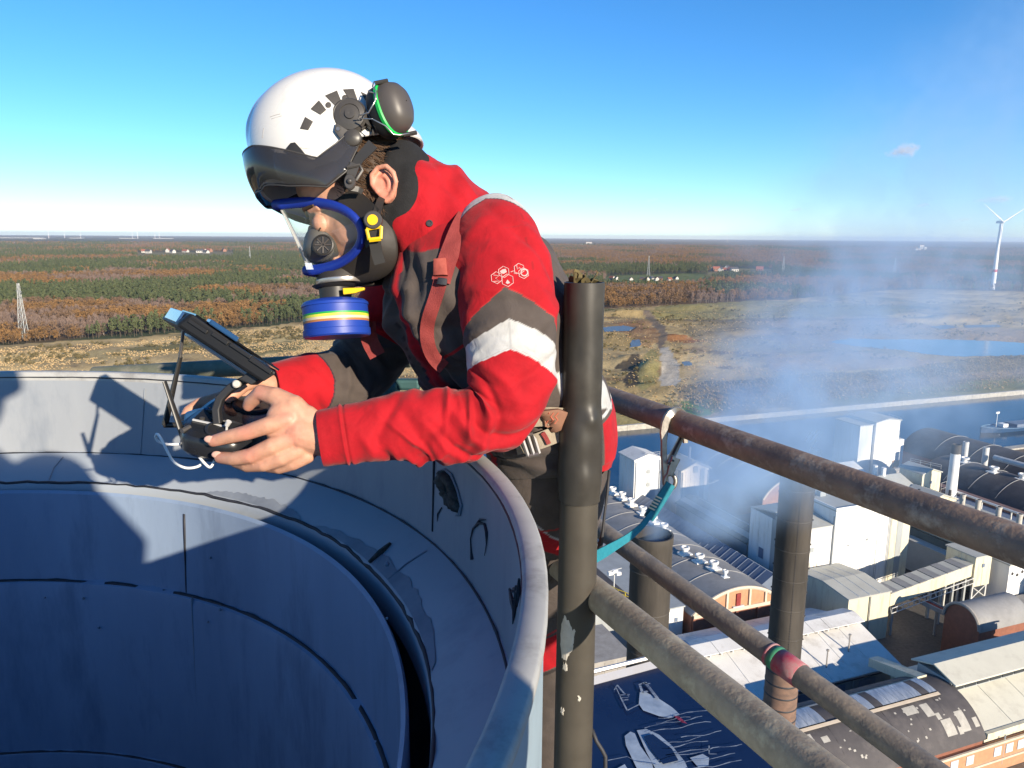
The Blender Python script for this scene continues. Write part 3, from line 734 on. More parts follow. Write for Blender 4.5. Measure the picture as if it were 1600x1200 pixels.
glass_m = pm('roof_glass', (.55, .62, .68), .22, ns=.6, na=.8, col2=(.25, .33, .42), spec=.8)
steel_w = pm('pale_steel', (.55, .55, .53), .5, ns=1, na=.4)
soot = pm('sooty_steel', (.038, .033, .028), .7, ns=.8, na=.9, col2=(.075, .064, .053), stretch=(1, 1, .25), bump=.3, bs=6)
rust_red = pm('rusty_red', (.25, .035, .03), .8, ns=1, na=.6)
yellowp = pm('yellow_paint', (.62, .45, .04), .6)
stone_pink = pm('pink_brick', (.32, .19, .16), .9, ns=.7, na=.6)

def seams(m, u0, u1, v0, v1, z0, z1, step, face, w=.12, d=.06):
    """raised joints between wall panels; face 'f' front, 'l' left, 'r' right"""
    if face == 'f':
        n = int((u1 - u0) / step)
        for k in range(1, n): m.box(UV(u0 + k * (u1 - u0) / n, v0 - d / 2, (z0 + z1) / 2), (w, d, z1 - z0 - .1), PAX)
    else:
        u = u0 - d / 2 if face == 'l' else u1 + d / 2; n = int((v1 - v0) / step)
        for k in range(1, n): m.box(UV(u, v0 + k * (v1 - v0) / n, (z0 + z1) / 2), (d, w, z1 - z0 - .1), PAX)

def barrel_pts(c, hw, ze, zt, n=18):
    """circular arc over c +- hw from eave height ze to crown zt -> list of (offset, z)"""
    r = zt - ze; R = (hw * hw + r * r) / (2 * r); a = math.asin(min(1, hw / R))
    return [(c + R * math.sin(-a + 2 * a * k / n), zt - R + R * math.cos(-a + 2 * a * k / n)) for k in range(n + 1)]

def hall(name, label, u0, u1, v0, v1, zt, roof='flat', rise=0., wall=white_clad, rmat=roof_white, z0=GZ, group=None, over=.25, step=0, faces='fl', cat='building', thick=.3, ribs=0, ribm=None, parapet=0):
    t = thing(name, UV((u0 + u1) / 2, (v0 + v1) / 2, z0), label, cat, group)
    m = MB(); m.box(UV((u0 + u1) / 2, (v0 + v1) / 2, (z0 + zt) / 2), (u1 - u0, v1 - v0, zt - z0), PAX)
    uc, vc = (u0 + u1) / 2, (v0 + v1) / 2
    if roof == 'gable_v':
        for v in (v0 + .01, v1 - .01): m.add([UV(u0, v, zt), UV(u1, v, zt), UV(uc, v, zt + rise)], [(0, 1, 2)])
    if roof == 'gable_u':
        for u in (u0 + .01, u1 - .01): m.add([UV(u, v0, zt), UV(u, v1, zt), UV(u, vc, zt + rise)], [(0, 1, 2)])
    if roof == 'barrel_v':
        for v in (v0 + .01, v1 - .01):
            p = barrel_pts(uc, (u1 - u0) / 2, zt, zt + rise); m.add([UV(a, v, z) for a, z in p], [tuple(range(len(p)))])
    if roof == 'barrel_u':
        for u in (u0 + .01, u1 - .01):
            p = barrel_pts(vc, (v1 - v0) / 2, zt, zt + rise); m.add([UV(u, a, z) for a, z in p], [tuple(range(len(p)))])
    w = obj('wall', m, wall, t)
    if step:
        m = MB()
        for f in faces: seams(m, u0, u1, v0, v1, z0, zt, step, f)
        obj('panel_joint', m, wall, w)
    m = MB(); o = over
    if roof == 'flat':
        m.box(UV(uc, vc, zt + thick / 2 + .004), (u1 - u0 + 2 * o, v1 - v0 + 2 * o, thick), PAX)
    elif roof == 'gable_v':
        k = rise / ((u1 - u0) / 2)
        for s in (-1, 1): m.prism([UV(uc + s * ((u1 - u0) / 2 + o), v0 - o, zt - k * o), UV(uc + s * ((u1 - u0) / 2 + o), v1 + o, zt - k * o), UV(uc, v1 + o, zt + rise), UV(uc, v0 - o, zt + rise)], PZ * thick)
    elif roof == 'gable_u':
        k = rise / ((v1 - v0) / 2)
        for s in (-1, 1): m.prism([UV(u0 - o, vc + s * ((v1 - v0) / 2 + o), zt - k * o), UV(u1 + o, vc + s * ((v1 - v0) / 2 + o), zt - k * o), UV(u1 + o, vc, zt + rise), UV(u0 - o, vc, zt + rise)], PZ * thick)
    elif roof in ('barrel_v', 'barrel_u'):
        if roof == 'barrel_v':
            p = barrel_pts(uc, (u1 - u0) / 2 + o, zt, zt + rise); q = [[UV(a, v, z + d) for a, z in p] for v, d in ((v0 - o, 0), (v0 - o, thick), (v1 + o, thick), (v1 + o, 0))]
        else:
            p = barrel_pts(vc, (v1 - v0) / 2 + o, zt, zt + rise); q = [[UV(u, a, z + d) for a, z in p] for u, d in ((u0 - o, 0), (u0 - o, thick), (u1 + o, thick), (u1 + o, 0))]
        m.grid(q, wrap_u=True)
    r = obj('roof', m, rmat, t, smooth=25 if 'barrel' in roof else False)
    if ribs:
        m = MB()
        for k in range(1, ribs):
            if roof == 'barrel_v':
                v = v0 + (v1 - v0) * k / ribs; m.tube([UV(a, v, z + thick) for a, z in barrel_pts(uc, (u1 - u0) / 2, zt, zt + rise)], .16, 5)
            elif roof == 'barrel_u':
                u = u0 + (u1 - u0) * k / ribs; m.tube([UV(u, a, z + thick) for a, z in barrel_pts(vc, (v1 - v0) / 2, zt, zt + rise)], .16, 5)
            elif roof == 'flat': m.box(UV(u0 + (u1 - u0) * k / ribs, vc, zt + thick + .05), (.15, v1 - v0, .1), PAX)
            elif roof == 'gable_v':
                v = v0 + (v1 - v0) * k / ribs; m.tube([UV(u0, v, zt + thick), UV(uc, v, zt + rise + thick), UV(u1, v, zt + thick)], .09, 4)
            elif roof == 'gable_u':
                u = u0 + (u1 - u0) * k / ribs; m.tube([UV(u, v0, zt + thick), UV(u, vc, zt + rise + thick), UV(u, v1, zt + thick)], .09, 4)
        obj('roof_seam', m, ribm or rmat, r)
    if parapet:
        m = MB()
        for (a, b, c, d) in ((uc, v0, u1 - u0 + 2 * o, .25), (uc, v1, u1 - u0 + 2 * o, .25), (u0, vc, .25, v1 - v0 - .3), (u1, vc, .25, v1 - v0 - .3)): m.box(UV(a, b, zt + thick + parapet / 2), (c, d, parapet), PAX)
        obj('parapet', m, wall, r)
    return t
def pane(t, name, u, v, z, w, h, mat, face='f', d=.08, label=None):
    m = MB()
    if face == 'f': m.box(UV(u, v - d / 2, z), (w, d, h), PAX)
    elif face == 'l': m.box(UV(u - d / 2, v, z), (d, w, h), PAX)
    else: m.box(UV(u, v, z), (w, h, d), PAX)
    o = obj(name, m, mat, t)
    if label: o['label'] = label
    return o
def rail(t, pts, h=1.1, mat=None, r=.045, posts=2.0):
    m = MB()
    for i in range(len(pts) - 1):
        a, b = V(*pts[i]), V(*pts[i + 1]); n = max(1, int(np.linalg.norm(b - a) / posts))
        for z in (h, h * .55): m.tube([a + PZ * z, b + PZ * z], r, 4, False)
        for k in range(n + 1): q = a + (b - a) * k / n; m.tube([q, q + PZ * h], r, 4, False)
    return obj('railing', m, mat or steel_w, t)

# --- long barrel-roofed hall with roof cowls (centre)
t = hall('barrel_roof_hall', 'long grey barrel roofed hall with white cowls along its ridge and a brick gable', 82.2, 103, 116, 182, -72, 'barrel_v', 4.1, brick_red, roof_grey, ribs=9, over=.3)
p = barrel_pts(92.6, 10.3, -72, -67.95, 24)
m = MB(); m.prism([UV(a, 115.9, z) for a, z in p], PY * -.18); gab = obj('gable', m, brick_orange, t)
m = MB(); m.tube([UV(a, 115.7, z + .1) for a, z in p], .38, 6)
m.box(UV(92.6, 115.6, -72.1), (20.6, .5, .7), PAX); obj('gable_band', m, plaster, gab)
for u in (86.2, 89.9, 95.3, 99.2):
    zt_ = np.interp(u, [a for a, z in p], [z for a, z in p]); m = MB(); m.box(UV(u, 115.6, (-72 + zt_) / 2), (.45, .45, zt_ + 72), PAX); obj('pilaster', m, plaster, gab)
pane(t, 'door', 92.6, 115.65, -70.2, 1.0, 2.6, rust_red, d=.2)
m = MB(); m.box(UV(92.6, 115.55, -71.6), (2.6, .5, .3), PAX); obj('balcony', m, steel_w, t)
for u in (82.6, 87.7, 92.6, 97.8, 102.6):
    m = MB(); m.box(UV(u, 115.8, -76), (.6, .4, 8), PAX); obj('pier', m, brick_red, t)
def cowl(parent, u, v, z, s=1.):
    m = MB(); m.lathe([(1.0 * s, -.3), (1.0 * s, .25), (.55 * s, .5), (.5 * s, 1.2), (.95 * s, 1.25), (1.05 * s, 1.7), (.75 * s, 1.8), (.55 * s, 1.35)], UV(u, v, z), 12, ax=PAX)
    m.box(UV(u, v, z + .1), (2.6 * s, 2.2 * s, .55), PAX)
    return obj('roof_cowl', m, white_clad, parent, smooth=35)
for i, (x, y) in enumerate([(957, 771), (972, 779), (986, 789), (1004, 802), (1021, 817), (1037, 829), (1070, 866), (1093, 878), (1115, 889)]):
    q = atZ(x, y, -67.7); u_, v_ = q @ PX, q @ PY; cowl(t, u_, v_, -67.75, 1.0)
q = atZ(1133, 902, -67.7); cowl(t, q @ PX, q @ PY, -67.9, .55)

# --- low sheds behind it
hall('metal_shed', 'long metal shed coloured blue grey for shade, right of the cowled barrel roof', 104.2, 111.6, 124, 178, -73.4, 'gable_v', 2.4, bluegrey, bluegrey, ribs=26, over=.4)  # shadow over this shed is put into its dark blue sheet colour
t = hall('striped_shed', 'green grey shed with pale roof strips behind the big white silo', 113.5, 121.8, 140, 170, -71, 'gable_v', 1.8, grey_clad, roof_green, ribs=12, over=.3)
for u in (115.2, 119.0):
    m = MB(); z = -71 + 1.8 * (1 - abs(u - 117.65) / 4.15) + .36; s = 1 if u < 117.65 else -1
    m.prism([UV(u - .7, 140, z - .3 * s), UV(u + .7, 140, z + .3 * s), UV(u + .7, 170, z + .3 * s), UV(u - .7, 170, z - .3 * s)], PZ * .08); obj('roof_strip', m, roof_pale, t)
t = hall('machine_rack', 'dark rack of machinery with pale hoops behind the striped shed', 124, 133, 148, 160, -73, 'flat', 0, frame_dark, frame_dark)
for k in range(9):
    m = MB(); m.tube([UV(124.5 + k, 148 + 2.5 * math.cos(a), -72.4 + 2.2 * math.sin(a)) for a in np.linspace(0, math.pi, 9)], .14, 4); obj('hoop', m, steel_w, t)
rail(t, [UV(124, 147.8, -72.7), UV(133, 147.8, -72.7)])
t = hall('arched_hall', 'dark arched hall with pinkish brick end wall behind the far black chimney', 138.2, 156, 165, 200, -71.5, 'barrel_v', 5, stone_pink, roof_dark, ribs=6, ribm=roof_pale)
m = MB(); m.tube([UV(a, 164.7, z + .2) for a, z in barrel_pts(147.1, 9, -71.5, -66.5)], .35, 6); obj('gable_edge', m, plaster, t)

# --- two white towers by the canal
def tower_windows(t, lst):
    for (u, v, z, w, h, f) in lst: pane(t, 'window', u, v, z, w, h, frame_dark, f, .06)
t = hall('white_tower', 'narrow white clad tower left of the snap hook with brown stained front', 105, 113.4, 178.6, 187, -60.6, 'gable_v', 1.3, white_clad, roof_white, step=1.6, over=.35)
rail(t, [UV(108.5, 179, -60.2), UV(113.2, 179, -60.2)], 1.3)
for z in (-64.2, -68): pane(t, 'louvre', 109.4, 178.55, z, 1.1, 1.0, grey_clad)
pane(t, 'stain_panel', 110.6, 178.55, -69.5, 2.6, 17, pm('bluish_panel', (.5, .53, .56), .6, ns=.4, na=.5), d=.05)
t = hall('gabled_tower', 'gabled white tower with small attic window right of the snap hook', 115.6, 124.6, 171.5, 182, -62.6, 'gable_v', 2.0, pm('offwhite_cladding', (.66, .61, .54), .6, ns=.4, na=.4, stretch=(1, 1, .2)), roof_pale, step=1.5, over=.5)
pane(t, 'window', 120.1, 171.45, -62.6, 1.5, 1.8, grey_clad)
pane(t, 'panel_strip', 122.4, 171.45, -71, 1.3, 17, grey_clad)
m = MB(); m.tube([UV(121, 176, -61), UV(121, 176, -57.4)], .32, 8); obj('flue', m, bluegrey, t)
rail(t, [UV(119, 171.6, -60.7), UV(124.4, 171.6, -62.4)], .9)
rail(t, [UV(125, 172, -68), UV(129, 173, -67.5)], .5)

# --- the big white silo building
t = hall('silo_building', 'huge white clad silo building with a cream stripe, the tallest block of the factory', 122, 144, 122, 138, -57.9, 'flat', 0, white_clad, roof_pale, step=2.7, parapet=.5, over=.1)
m = MB(); m.box(UV(117.2, 130.2, (-80 - 61.2) / 2), (9.58, 15.6, 18.8), PAX); lw = obj('lower_wall', m, white_clad, t)
m = MB(); seams(m, 112.4, 122, 122.4, 138, -80, -61.2, 2.2, 'f'); seams(m, 112.4, 122, 122.4, 138, -80, -61.2, 2.6, 'l'); obj('panel_joint', m, white_clad, lw)
m = MB(); m.prism([UV(112.2, 122.2, -61.2), UV(121.9, 122.2, -61.2), UV(121.9, 128.5, -60.2), UV(112.2, 128.5, -60.2)], PZ * .25); m.prism([UV(112.2, 138, -61.2), UV(121.9, 138, -61.2), UV(121.9, 129.5, -59.6), UV(112.2, 129.5, -59.6)][::-1], PZ * .25); m.box(UV(117.1, 129, -60.2), (9.6, 1.0, 1.6), PAX); obj('lower_roof', m, roof_pale, t)
m = MB(); m.box(UV(141.0, 121.93, -69), (5.6, .14, 22), PAX); cs = obj('cream_stripe', m, cream_clad, t)
m = MB(); m.box(UV(140.8, 121.83, -69.3), (1.7, .06, 21), PAX); obj('grey_stripe', m, grey_clad, cs)
m = MB(); m.box(UV(112.33, 129.2, -70.5), (.14, 2.4, 18.9), PAX); obj('grey_stripe', m, grey_clad, t)
m = MB(); m.box(UV(121.95, 122.2, -69.5), (.25, .5, 21), PAX); obj('corner_trim', m, grey_clad, t)
pane(t, 'hatch', 112.33, 133.5, -70.5, 1.5, 2.4, bluegrey, 'l', .1)
for (u, z, w, h) in ((114.3, -65.2, .35, .5), (116.4, -66, 1.0, 1.1), (115.6, -68.2, .5, .4), (118.3, -76.3, .6, 1.8), (117.3, -76.4, .9, .25), (126.2, -66.2, .4, .4), (131.5, -65.5, .4, .5)): pane(t, 'wall_box', u, 122.36 if u < 122 else 121.95, z, w, h, grey_clad, d=.12)
rust = pm('rust_streak', (.5, .42, .32), .8, ns=2, na=.6)
for u in (116.2, 117.4, 118.2): pane(t, 'rust_streak', u, 122.37, -72.3, .22, 7, rust, d=.012)

# --- conveyor gallery and its two end boxes
t = hall('transfer_box', 'cream clad box standing against the foot of the white silo', 112.6, 123.4, 107.4, 121.4, -70.0, 'gable_u', .8, cream_clad, roof_pale, step=5.2, ribs=4, ribm=roof_white, over=.2)
pane(t, 'door', 113.9, 107.35, -77.4, 2.0, 3.0, grey_clad)
rail(t, [UV(112.3, 106.9, -75.2), UV(105, 109, -75.5)], 1.1)
t = thing('conveyor_gallery', UV(134.8, 109, -72), 'sloping cream conveyor gallery with ribbed roof between the transfer box and the head box', 'conveyor')
def slope(a, b, w, hgt, nm, mat, par, dz=0):
    m = MB(); a, b = UV(*a) + PZ * dz, UV(*b) + PZ * dz
    m.prism([a - PY * w / 2, a + PY * w / 2, b + PY * w / 2, b - PY * w / 2], PZ * hgt); return obj(nm, m, mat, par)
g0, g1 = (123.5, 109.3, -73.2), (146, 109.3, -70.3)
slope(g0, g1, 3.8, 2.8, 'wall', cream_clad, t)
for k in range(12):
    f0, f1 = k / 12 + .004, (k + 1) / 12 - .004; a = np.array(g0) * (1 - f0) + np.array(g1) * f0; b = np.array(g0) * (1 - f1) + np.array(g1) * f1
    slope(tuple(a), tuple(b), 4.2, .16 if k % 2 else .24, 'roof_panel', roof_pale if k % 2 else roof_grey, t, 2.81)
m = MB()
for k in range(16):
    f = k / 15; a = UV(*(np.array(g0) * (1 - f) + np.array(g1) * f)); m.tube([a - PY * 2.1 - PZ * .1, a - PY * 2.6 - PZ * 1.3], .07, 4); m.tube([a - PY * 2.6 - PZ * 1.0, a - PY * 2.6 + PZ * .1], .06, 4)
for dz in (-.1, -1.2): m.tube([UV(*g0) - PY * 2.6 + PZ * dz, UV(*g1) - PY * 2.6 + PZ * dz], .1, 4)
obj('underside_truss', m, steel_w, t)
for u in (125, 138.3, 145):
    zt_ = np.interp(u, [123.5, 146], [-73.2, -70.3]); m = MB(); m.box(UV(u, 108, (zt_ - 80) / 2), (.5, .5, zt_ + 80), PAX); m.box(UV(u, 110.6, (zt_ - 80) / 2), (.5, .5, zt_ + 80), PAX); obj('support', m, grey_clad, t)
t = hall('head_box', 'tall cream clad box on legs at the top end of the conveyor gallery', 146.2, 151, 107, 114, -66.0, 'flat', 0, cream_clad, roof_pale, z0=-72.6, step=2.4)
for u in (146.6, 150.6):
    for v in (107.4, 113.6): m = MB(); m.box(UV(u, v, -76.3), (.35, .35, 7.4), PAX); obj('leg', m, steel_w, t)
m = MB(); m.tube([UV(146.6, 107.3, -75.5), UV(150.6, 107.3, -72.8)], .12, 4); m.tube([UV(150.6, 107.3, -75.5), UV(146.6, 107.3, -72.8)], .12, 4); obj('cross_brace', m, steel_w, t)
t = thing('belt_conveyor', UV(134.5, 101, -76), 'open belt conveyor with rusty red belt running below the gallery', 'conveyor')
m = MB(); a, b = UV(132.8, 107, -73.6), UV(136.6, 95.5, -75.2); m.prism([a - PX * .6, a + PX * .6, b + PX * .6, b - PX * .6], PZ * .18); obj('belt', m, rust_red, t)
for s in (-1, 1):
    m = MB(); m.prism([a + PX * s * .9 - PZ * .5, a + PX * (s * .9 + .25) - PZ * .5, b + PX * (s * .9 + .25) - PZ * .5, b + PX * s * .9 - PZ * .5], PZ * .9); obj('side_frame', m, grey_clad, t)
for f in (.2, .55, .9):
    c = a + (b - a) * f; m = MB(); m.box(c * V(1, 1, 0) + PZ * ((c[2] - 80.5) / 2), (.35, .35, c[2] + 79.5), PAX); obj('leg', m, grey_clad, t)
hall('pump_house', 'white wall building with small round windows right of the head box', 152.5, 168.5, 104, 112, -67.4, 'flat', 0, white_clad, roof_pale, step=3)
t = bpy.data.objects['pump_house']
for k in range(6):
    m = MB(); m.lathe([(0, .1), (.33, .08), (.38, 0)], UV(153.6 + k * 1.5, 104, -69.4 - .5 * (k % 2)), 10, ax=(PX, PZ, -PY)); obj('round_window', m, frame_dark, t)
hall('brown_shed', 'low brown grey shed in front of the round windowed wall', 151.5, 170, 98, 103, -74.5, 'flat', 0, concrete, roof_grey)

# --- white roofed workshop with raised ridge
t = hall('white_roof_workshop', 'wide white roofed workshop with slotted raised ridge, in front of the brick gable', 69, 108.4, 91.2, 113, -73.9, 'gable_u', 3.4, grey_clad, roof_white, ribs=8, over=.4)
rr = [c for c in t.children if c.name.startswith('roof')][0]
zr = -70.5
for k in range(16):
    u = 70.5 + k * 2.32; m = MB(); m.box(UV(u, 102.1 - 1.9, zr + .35), (.22, .3, .9), PAX); obj('ridge_post', m, steel_w, rr)
m = MB(); m.box(UV(88.7, 102.1, zr + .3), (38.6, 3.2, .75), PAX); obj('ridge_slot', m, frame_dark, rr)
for k, (ua, ub) in enumerate([(68.8, 76.4), (76.5, 84.2), (84.3, 92), (92.1, 96.8), (96.9, 100.4), (100.5, 108.6)]):
    m = MB()
    for s in (-1, 1): m.prism([UV(ua, 102.1 + s * 2.7, zr + .75), UV(ub, 102.1 + s * 2.7, zr + .75), UV(ub, 102.1, zr + 1.45), UV(ua, 102.1, zr + 1.45)], PZ * .14)
    obj('ridge_panel', m, roof_white, rr)
for (u, v) in ((94.5, 93.6), (101.2, 95.5), (87.0, 95)):
    m = MB(); z = -73.9 + 3.4 * (v - 91.2) / 10.9; m.tube([UV(u, v, z), UV(u, v, z + 3.4)], .13, 6); m.tube([UV(u, v, z + 3.4), UV(u, v, z + 3.7)], .26, 6); obj('vent_pipe', m, concrete, rr)
for u in (79.5, 87.5, 94.7, 101.4):
    m = MB(); m.box(UV(u, 91.05, -76.2), (3.6, .16, 2.4), PAX); obj('window', m, bluegrey, t)
m = MB(); m.prism([UV(69, 90.6, -74.05), UV(108.4, 90.6, -74.05), UV(108.4, 90.6, -73.75), UV(69, 90.6, -73.75)], PY * -.25); obj('gutter', m, frame_dark, t)

# --- dark barrel roof with skylights, in front
t = hall('dark_barrel_hall', 'dark bitumen barrel roof patched with pale squares and crossed by a long skylight', 58, 104, 71.4, 86.6, -74.1, 'barrel_u', 5.0, brick_red, roof_dark, over=.3)
dr = [c for c in t.children if c.name.startswith('roof')][0]
bp_ = barrel_pts(79, 7.9, -74.1, -69.1, 40); bz = lambda v: float(np.interp(v, [a for a, z in bp_], [z for a, z in bp_])) + .3
def on_barrel(u0, u1, v0, v1, lift, nm, mat, n=6):
    m = MB(); vs = np.linspace(v0, v1, n + 1)
    m.grid([[UV(u, v, bz(v) + l) for v in vs] for u, l in ((u0, 0.0), (u0, lift), (u1, lift), (u1, 0.0))]); 
    return obj(nm, m, mat, dr)
alum = pm('skylight_sheet', (.5, .53, .56), .3, .35, ns=.8, na=.9, col2=(.22, .27, .34), stretch=(2.5, .3, 1))
u = 60.
while u < 99:
    w = 1.55
    if not (78.2 < u < 81.5): on_barrel(u, u + w - .06, 77.0, 80.6, .45, 'skylight_panel', alum if (int(u * 7) % 5) else roof_dark)
    u += w
on_barrel(58.5, 100.5, 76.4, 76.95, .3, 'skylight_curb', plaster); on_barrel(58.5, 100.5, 80.65, 81.1, .3, 'skylight_curb', plaster)
patchm = pm('pale_patch', (.40, .38, .34), .85, ns=1.5, na=.5)
for (a, b, c, d) in ((74.2, 75.0, 72.2, 76.2), (92.2, 94.6, 75.0, 76.2), (95.5, 97, 74.2, 76), (97, 97.8, 73.6, 74.4), (97.2, 99.2, 71.9, 73.5), (76.2, 77.4, 74.6, 75.4), (100.4, 102, 71.9, 74), (103, 103.9, 72, 72.9), (99.6, 100.4, 71.8, 72.4), (84, 84.5, 73, 76.2), (68, 68.6, 72, 76.2)): on_barrel(a, b, c, d, .03, 'roof_patch', patchm, 4)
rg = random.Random(3)
for k in range(34): a, c = rg.uniform(72, 103.5), rg.uniform(72, 76); on_barrel(a, a + rg.uniform(.15, .4), c, c + rg.uniform(.12, .3), .03, 'roof_fleck', patchm, 1)
for k in range(9): on_barrel(58 + k * 5.1, 58.04 + k * 5.1, 71.6, 86.4, .035, 'felt_seam', frame_dark, 10)
m = MB(); m.prism([UV(100.8, 81, -70.3), UV(102.8, 81, -70.3), UV(103.2, 91, -72.6), UV(101.2, 91, -72.6)], PZ * 1.6); cr = tag(obj('covered_ramp', m, cream_clad, None, loc=UV(102, 86, -72)), 'small cream covered ramp between the white workshop and the dark barrel roof', 'ramp')

# --- right building with raised monitor roof and brick front
t = hall('monitor_roof_hall', 'pale hall with raised monitor ridge at the lower right, brick front with square windows', 104.6, 136, 71.6, 89.2, -73.6, 'gable_u', 3.5, cream_clad, roof_cream, ribs=5, over=.25)
m = MB(); m.box(UV(120.2, 81.1, -69.6), (31.6, 6.0, 2.0), PAX); mon = obj('monitor', m, grey_clad, t)
m = MB()
for s in (-1, 1): m.prism([UV(104.2, 81.1 + s * 4.2, -68.8), UV(136.4, 81.1 + s * 4.2, -68.8), UV(136.4, 81.1, -67.4), UV(104.2, 81.1, -67.4)], PZ * .25)
obj('monitor_roof', m, roof_cream, mon)
for k in range(11): m = MB(); m.box(UV(106.2 + k * 2.8, 78.0, -69.7), (2.5, .12, 1.2), PAX); obj('window', m, dark, mon)
m = MB(); m.box(UV(120.3, 71.3, -73.6), (31.8, .6, .9), PAX); obj('eave_beam', m, cream_clad, t)
m = MB(); m.box(UV(97, 71.0, -77.4), (78, .5, 5.0), PAX); fr = obj('brick_front', m, brick_orange, t)
for k in range(12):
    u = 106.6 + k * 2.55 if k < 6 else 104 - (k - 5) * 3.2
    m = MB(); m.box(UV(u, 70.72, -76.4), (1.5, .12, 1.5), PAX); w_ = obj('window', m, pm('old_glass', (.55, .62, .68), .3, ns=1, na=.5), fr)
    m = MB(); m.box(UV(u, 70.69, -76.4), (1.5, .1, .1), PAX); m.box(UV(u, 70.69, -76.4), (.1, .1, 1.5), PAX)
m = MB(); m.box(UV(97, 70.65, -74.95), (78, .3, .35), PAX); m.box(UV(97, 70.65, -77.9), (78, .25, .3), PAX); obj('brick_band', m, plaster, fr)

# --- small grey barrel with brick side
t = hall('small_barrel_shed', 'small smooth grey barrel roofed shed with a red brick side wall', 129.2, 142, 92.2, 99.5, -72.2, 'barrel_u', 3.6, brick_red, roof_grey, over=.25)
m = MB(); m.tube([UV(129, a, z + .35) for a, z in barrel_pts(95.85, 3.8, -72.2, -68.6)], .28, 6); obj('roof_edge', m, concrete, t)

# --- beige cluster and slim chimney behind the silo
t = hall('cream_house', 'cream building with two white flues behind the top rail', 163, 173.8, 147, 158, -66.2, 'gable_u', 2.2, cream_clad, roof_pale, step=2.6, over=.3)
for (x, y) in ((1366, 748), (1379, 752)):
    q = atZ(x, y, -65.5); m = MB(); m.tube([q, q + PZ * 3.9], .62, 10); obj('flue', m, white_clad, t)
t = hall('lift_house', 'small cream lift house with gable roof and roof railing left of the slim white chimney', 176.6, 183.4, 147.4, 155, -63.0, 'gable_v', 1.1, cream_clad, roof_pale, over=.3, step=3.3)
rail(t, [UV(180, 154.8, -61.9), UV(183.4, 147.6, -62.2)], 1.2); rail(t, [UV(183.6, 147, -70), UV(186, 147.5, -70)], 4)
hall('lift_annex', 'white lower annex wrapped round the small lift house', 176, 185, 145.5, 147.2, -71, 'flat', 0, white_clad, roof_pale)
t = hall('gabled_store', 'cream gabled store with grey roof beside the slim white chimney foot', 168.4, 178.8, 138.3, 146.8, -67.2, 'gable_v', 1.7, cream_clad, roof_pale, over=.3)
for (u, v) in ((170.6, 143), (177.6, 139.5)): m = MB(); m.tube([UV(u, v, -66.5), UV(u, v, -65)], .35, 8); obj('roof_vent', m, frame_dark, t)
t = hall('flue_roof_building', 'long pale flat roofed building with a row of stub chimneys along its edge', 168.8, 177.2, 96, 136.5, -67.3, 'flat', 0, cream_clad, roof_pale, ribs=4, ribm=roof_grey)
stub = None
for v in (132.3, 128, 122.6, 117.4, 112, 107):
    m = MB(); m.lathe([(.62, 0), (.62, 3.3), (.72, 3.35), (.72, 3.8), (.5, 3.8)], UV(173.2, v, -67.05), 10); obj('stub_chimney', m, pm('stub_grey', (.45, .42, .37), .8, ns=1, na=.5), t, smooth=40)
    m = MB(); m.box(UV(171, v - 1.5, -66.7), (.7, .7, .6), PAX); obj('roof_box', m, frame_dark, t)
m = MB(); m.prism([UV(158, 98, -70.4), UV(168.7, 98, -67.6), UV(168.7, 136, -67.6), UV(158, 136, -70.4)], PZ * .25); m.box(UV(163.3, 117, -75.2), (10.4, 38, 9.2), PAX); tag(obj('lean_to_shed', m, roof_green, None, loc=UV(163, 117, -80)), 'dark green sloping lean-to along the row of stub chimneys', 'shed')
m = MB(); m.box(UV(156.4, 127, -72.5), (2.8, 17, .3), PAX); m.box(UV(156.4, 127, -76.3), (2.6, 16.6, 7.4), PAX); tag(obj('low_shed', m, roof_pale, None, loc=UV(156, 127, -80)), 'low shed with pale strip roof right of the white silo', 'shed')
t = thing('slim_chimney', UV(180.3, 141.3, -80), 'slim white chimney with sooty black top', 'chimney')
m = MB(); m.lathe([(1.45, 0), (1.35, 12), (1.2, 24.3)], UV(180.3, 141.3, -80), 16); obj('shaft', m, white_clad, t, smooth=True)
m = MB(); m.lathe([(1.24, 24.3), (1.22, 26.8), (.95, 26.8), (.95, 25)], UV(180.3, 141.3, -80), 16); obj('sooty_top', m, soot, t, smooth=40)
t = thing('pipe_bridge', UV(181, 128, -67), 'white pipe run on posts beyond the row of stub chimneys', 'pipe')
m = MB(); m.tube([UV(181.4, 143, -66.2), UV(180.9, 100, -66.2)], .3, 8); obj('pipe', m, white_clad, t)
for v in (141, 133, 125, 117, 109): m = MB(); m.box(UV(181.2, v, -73.3), (.3, .3, 13.6), PAX); obj('post', m, steel_w, t)
rail(t, [UV(179.5, 143, -67.2), UV(179.5, 137, -67.2)])
hall('blue_shade_shed', 'low roof coloured blue grey for shade beyond the white pipe', 183, 192, 100, 150, -71.5, 'flat', 0, bluegrey, bluegrey)  # the roof's blue shade is put into its sheet colour
hall('pink_roof_shed', 'narrow dull pink roof in front of the dark ribbed barrels', 192.6, 195, 100, 158, -70.6, 'flat', 0, stone_pink, pm('pink_roof', (.2, .13, .12), .85, ns=.3, na=.5))
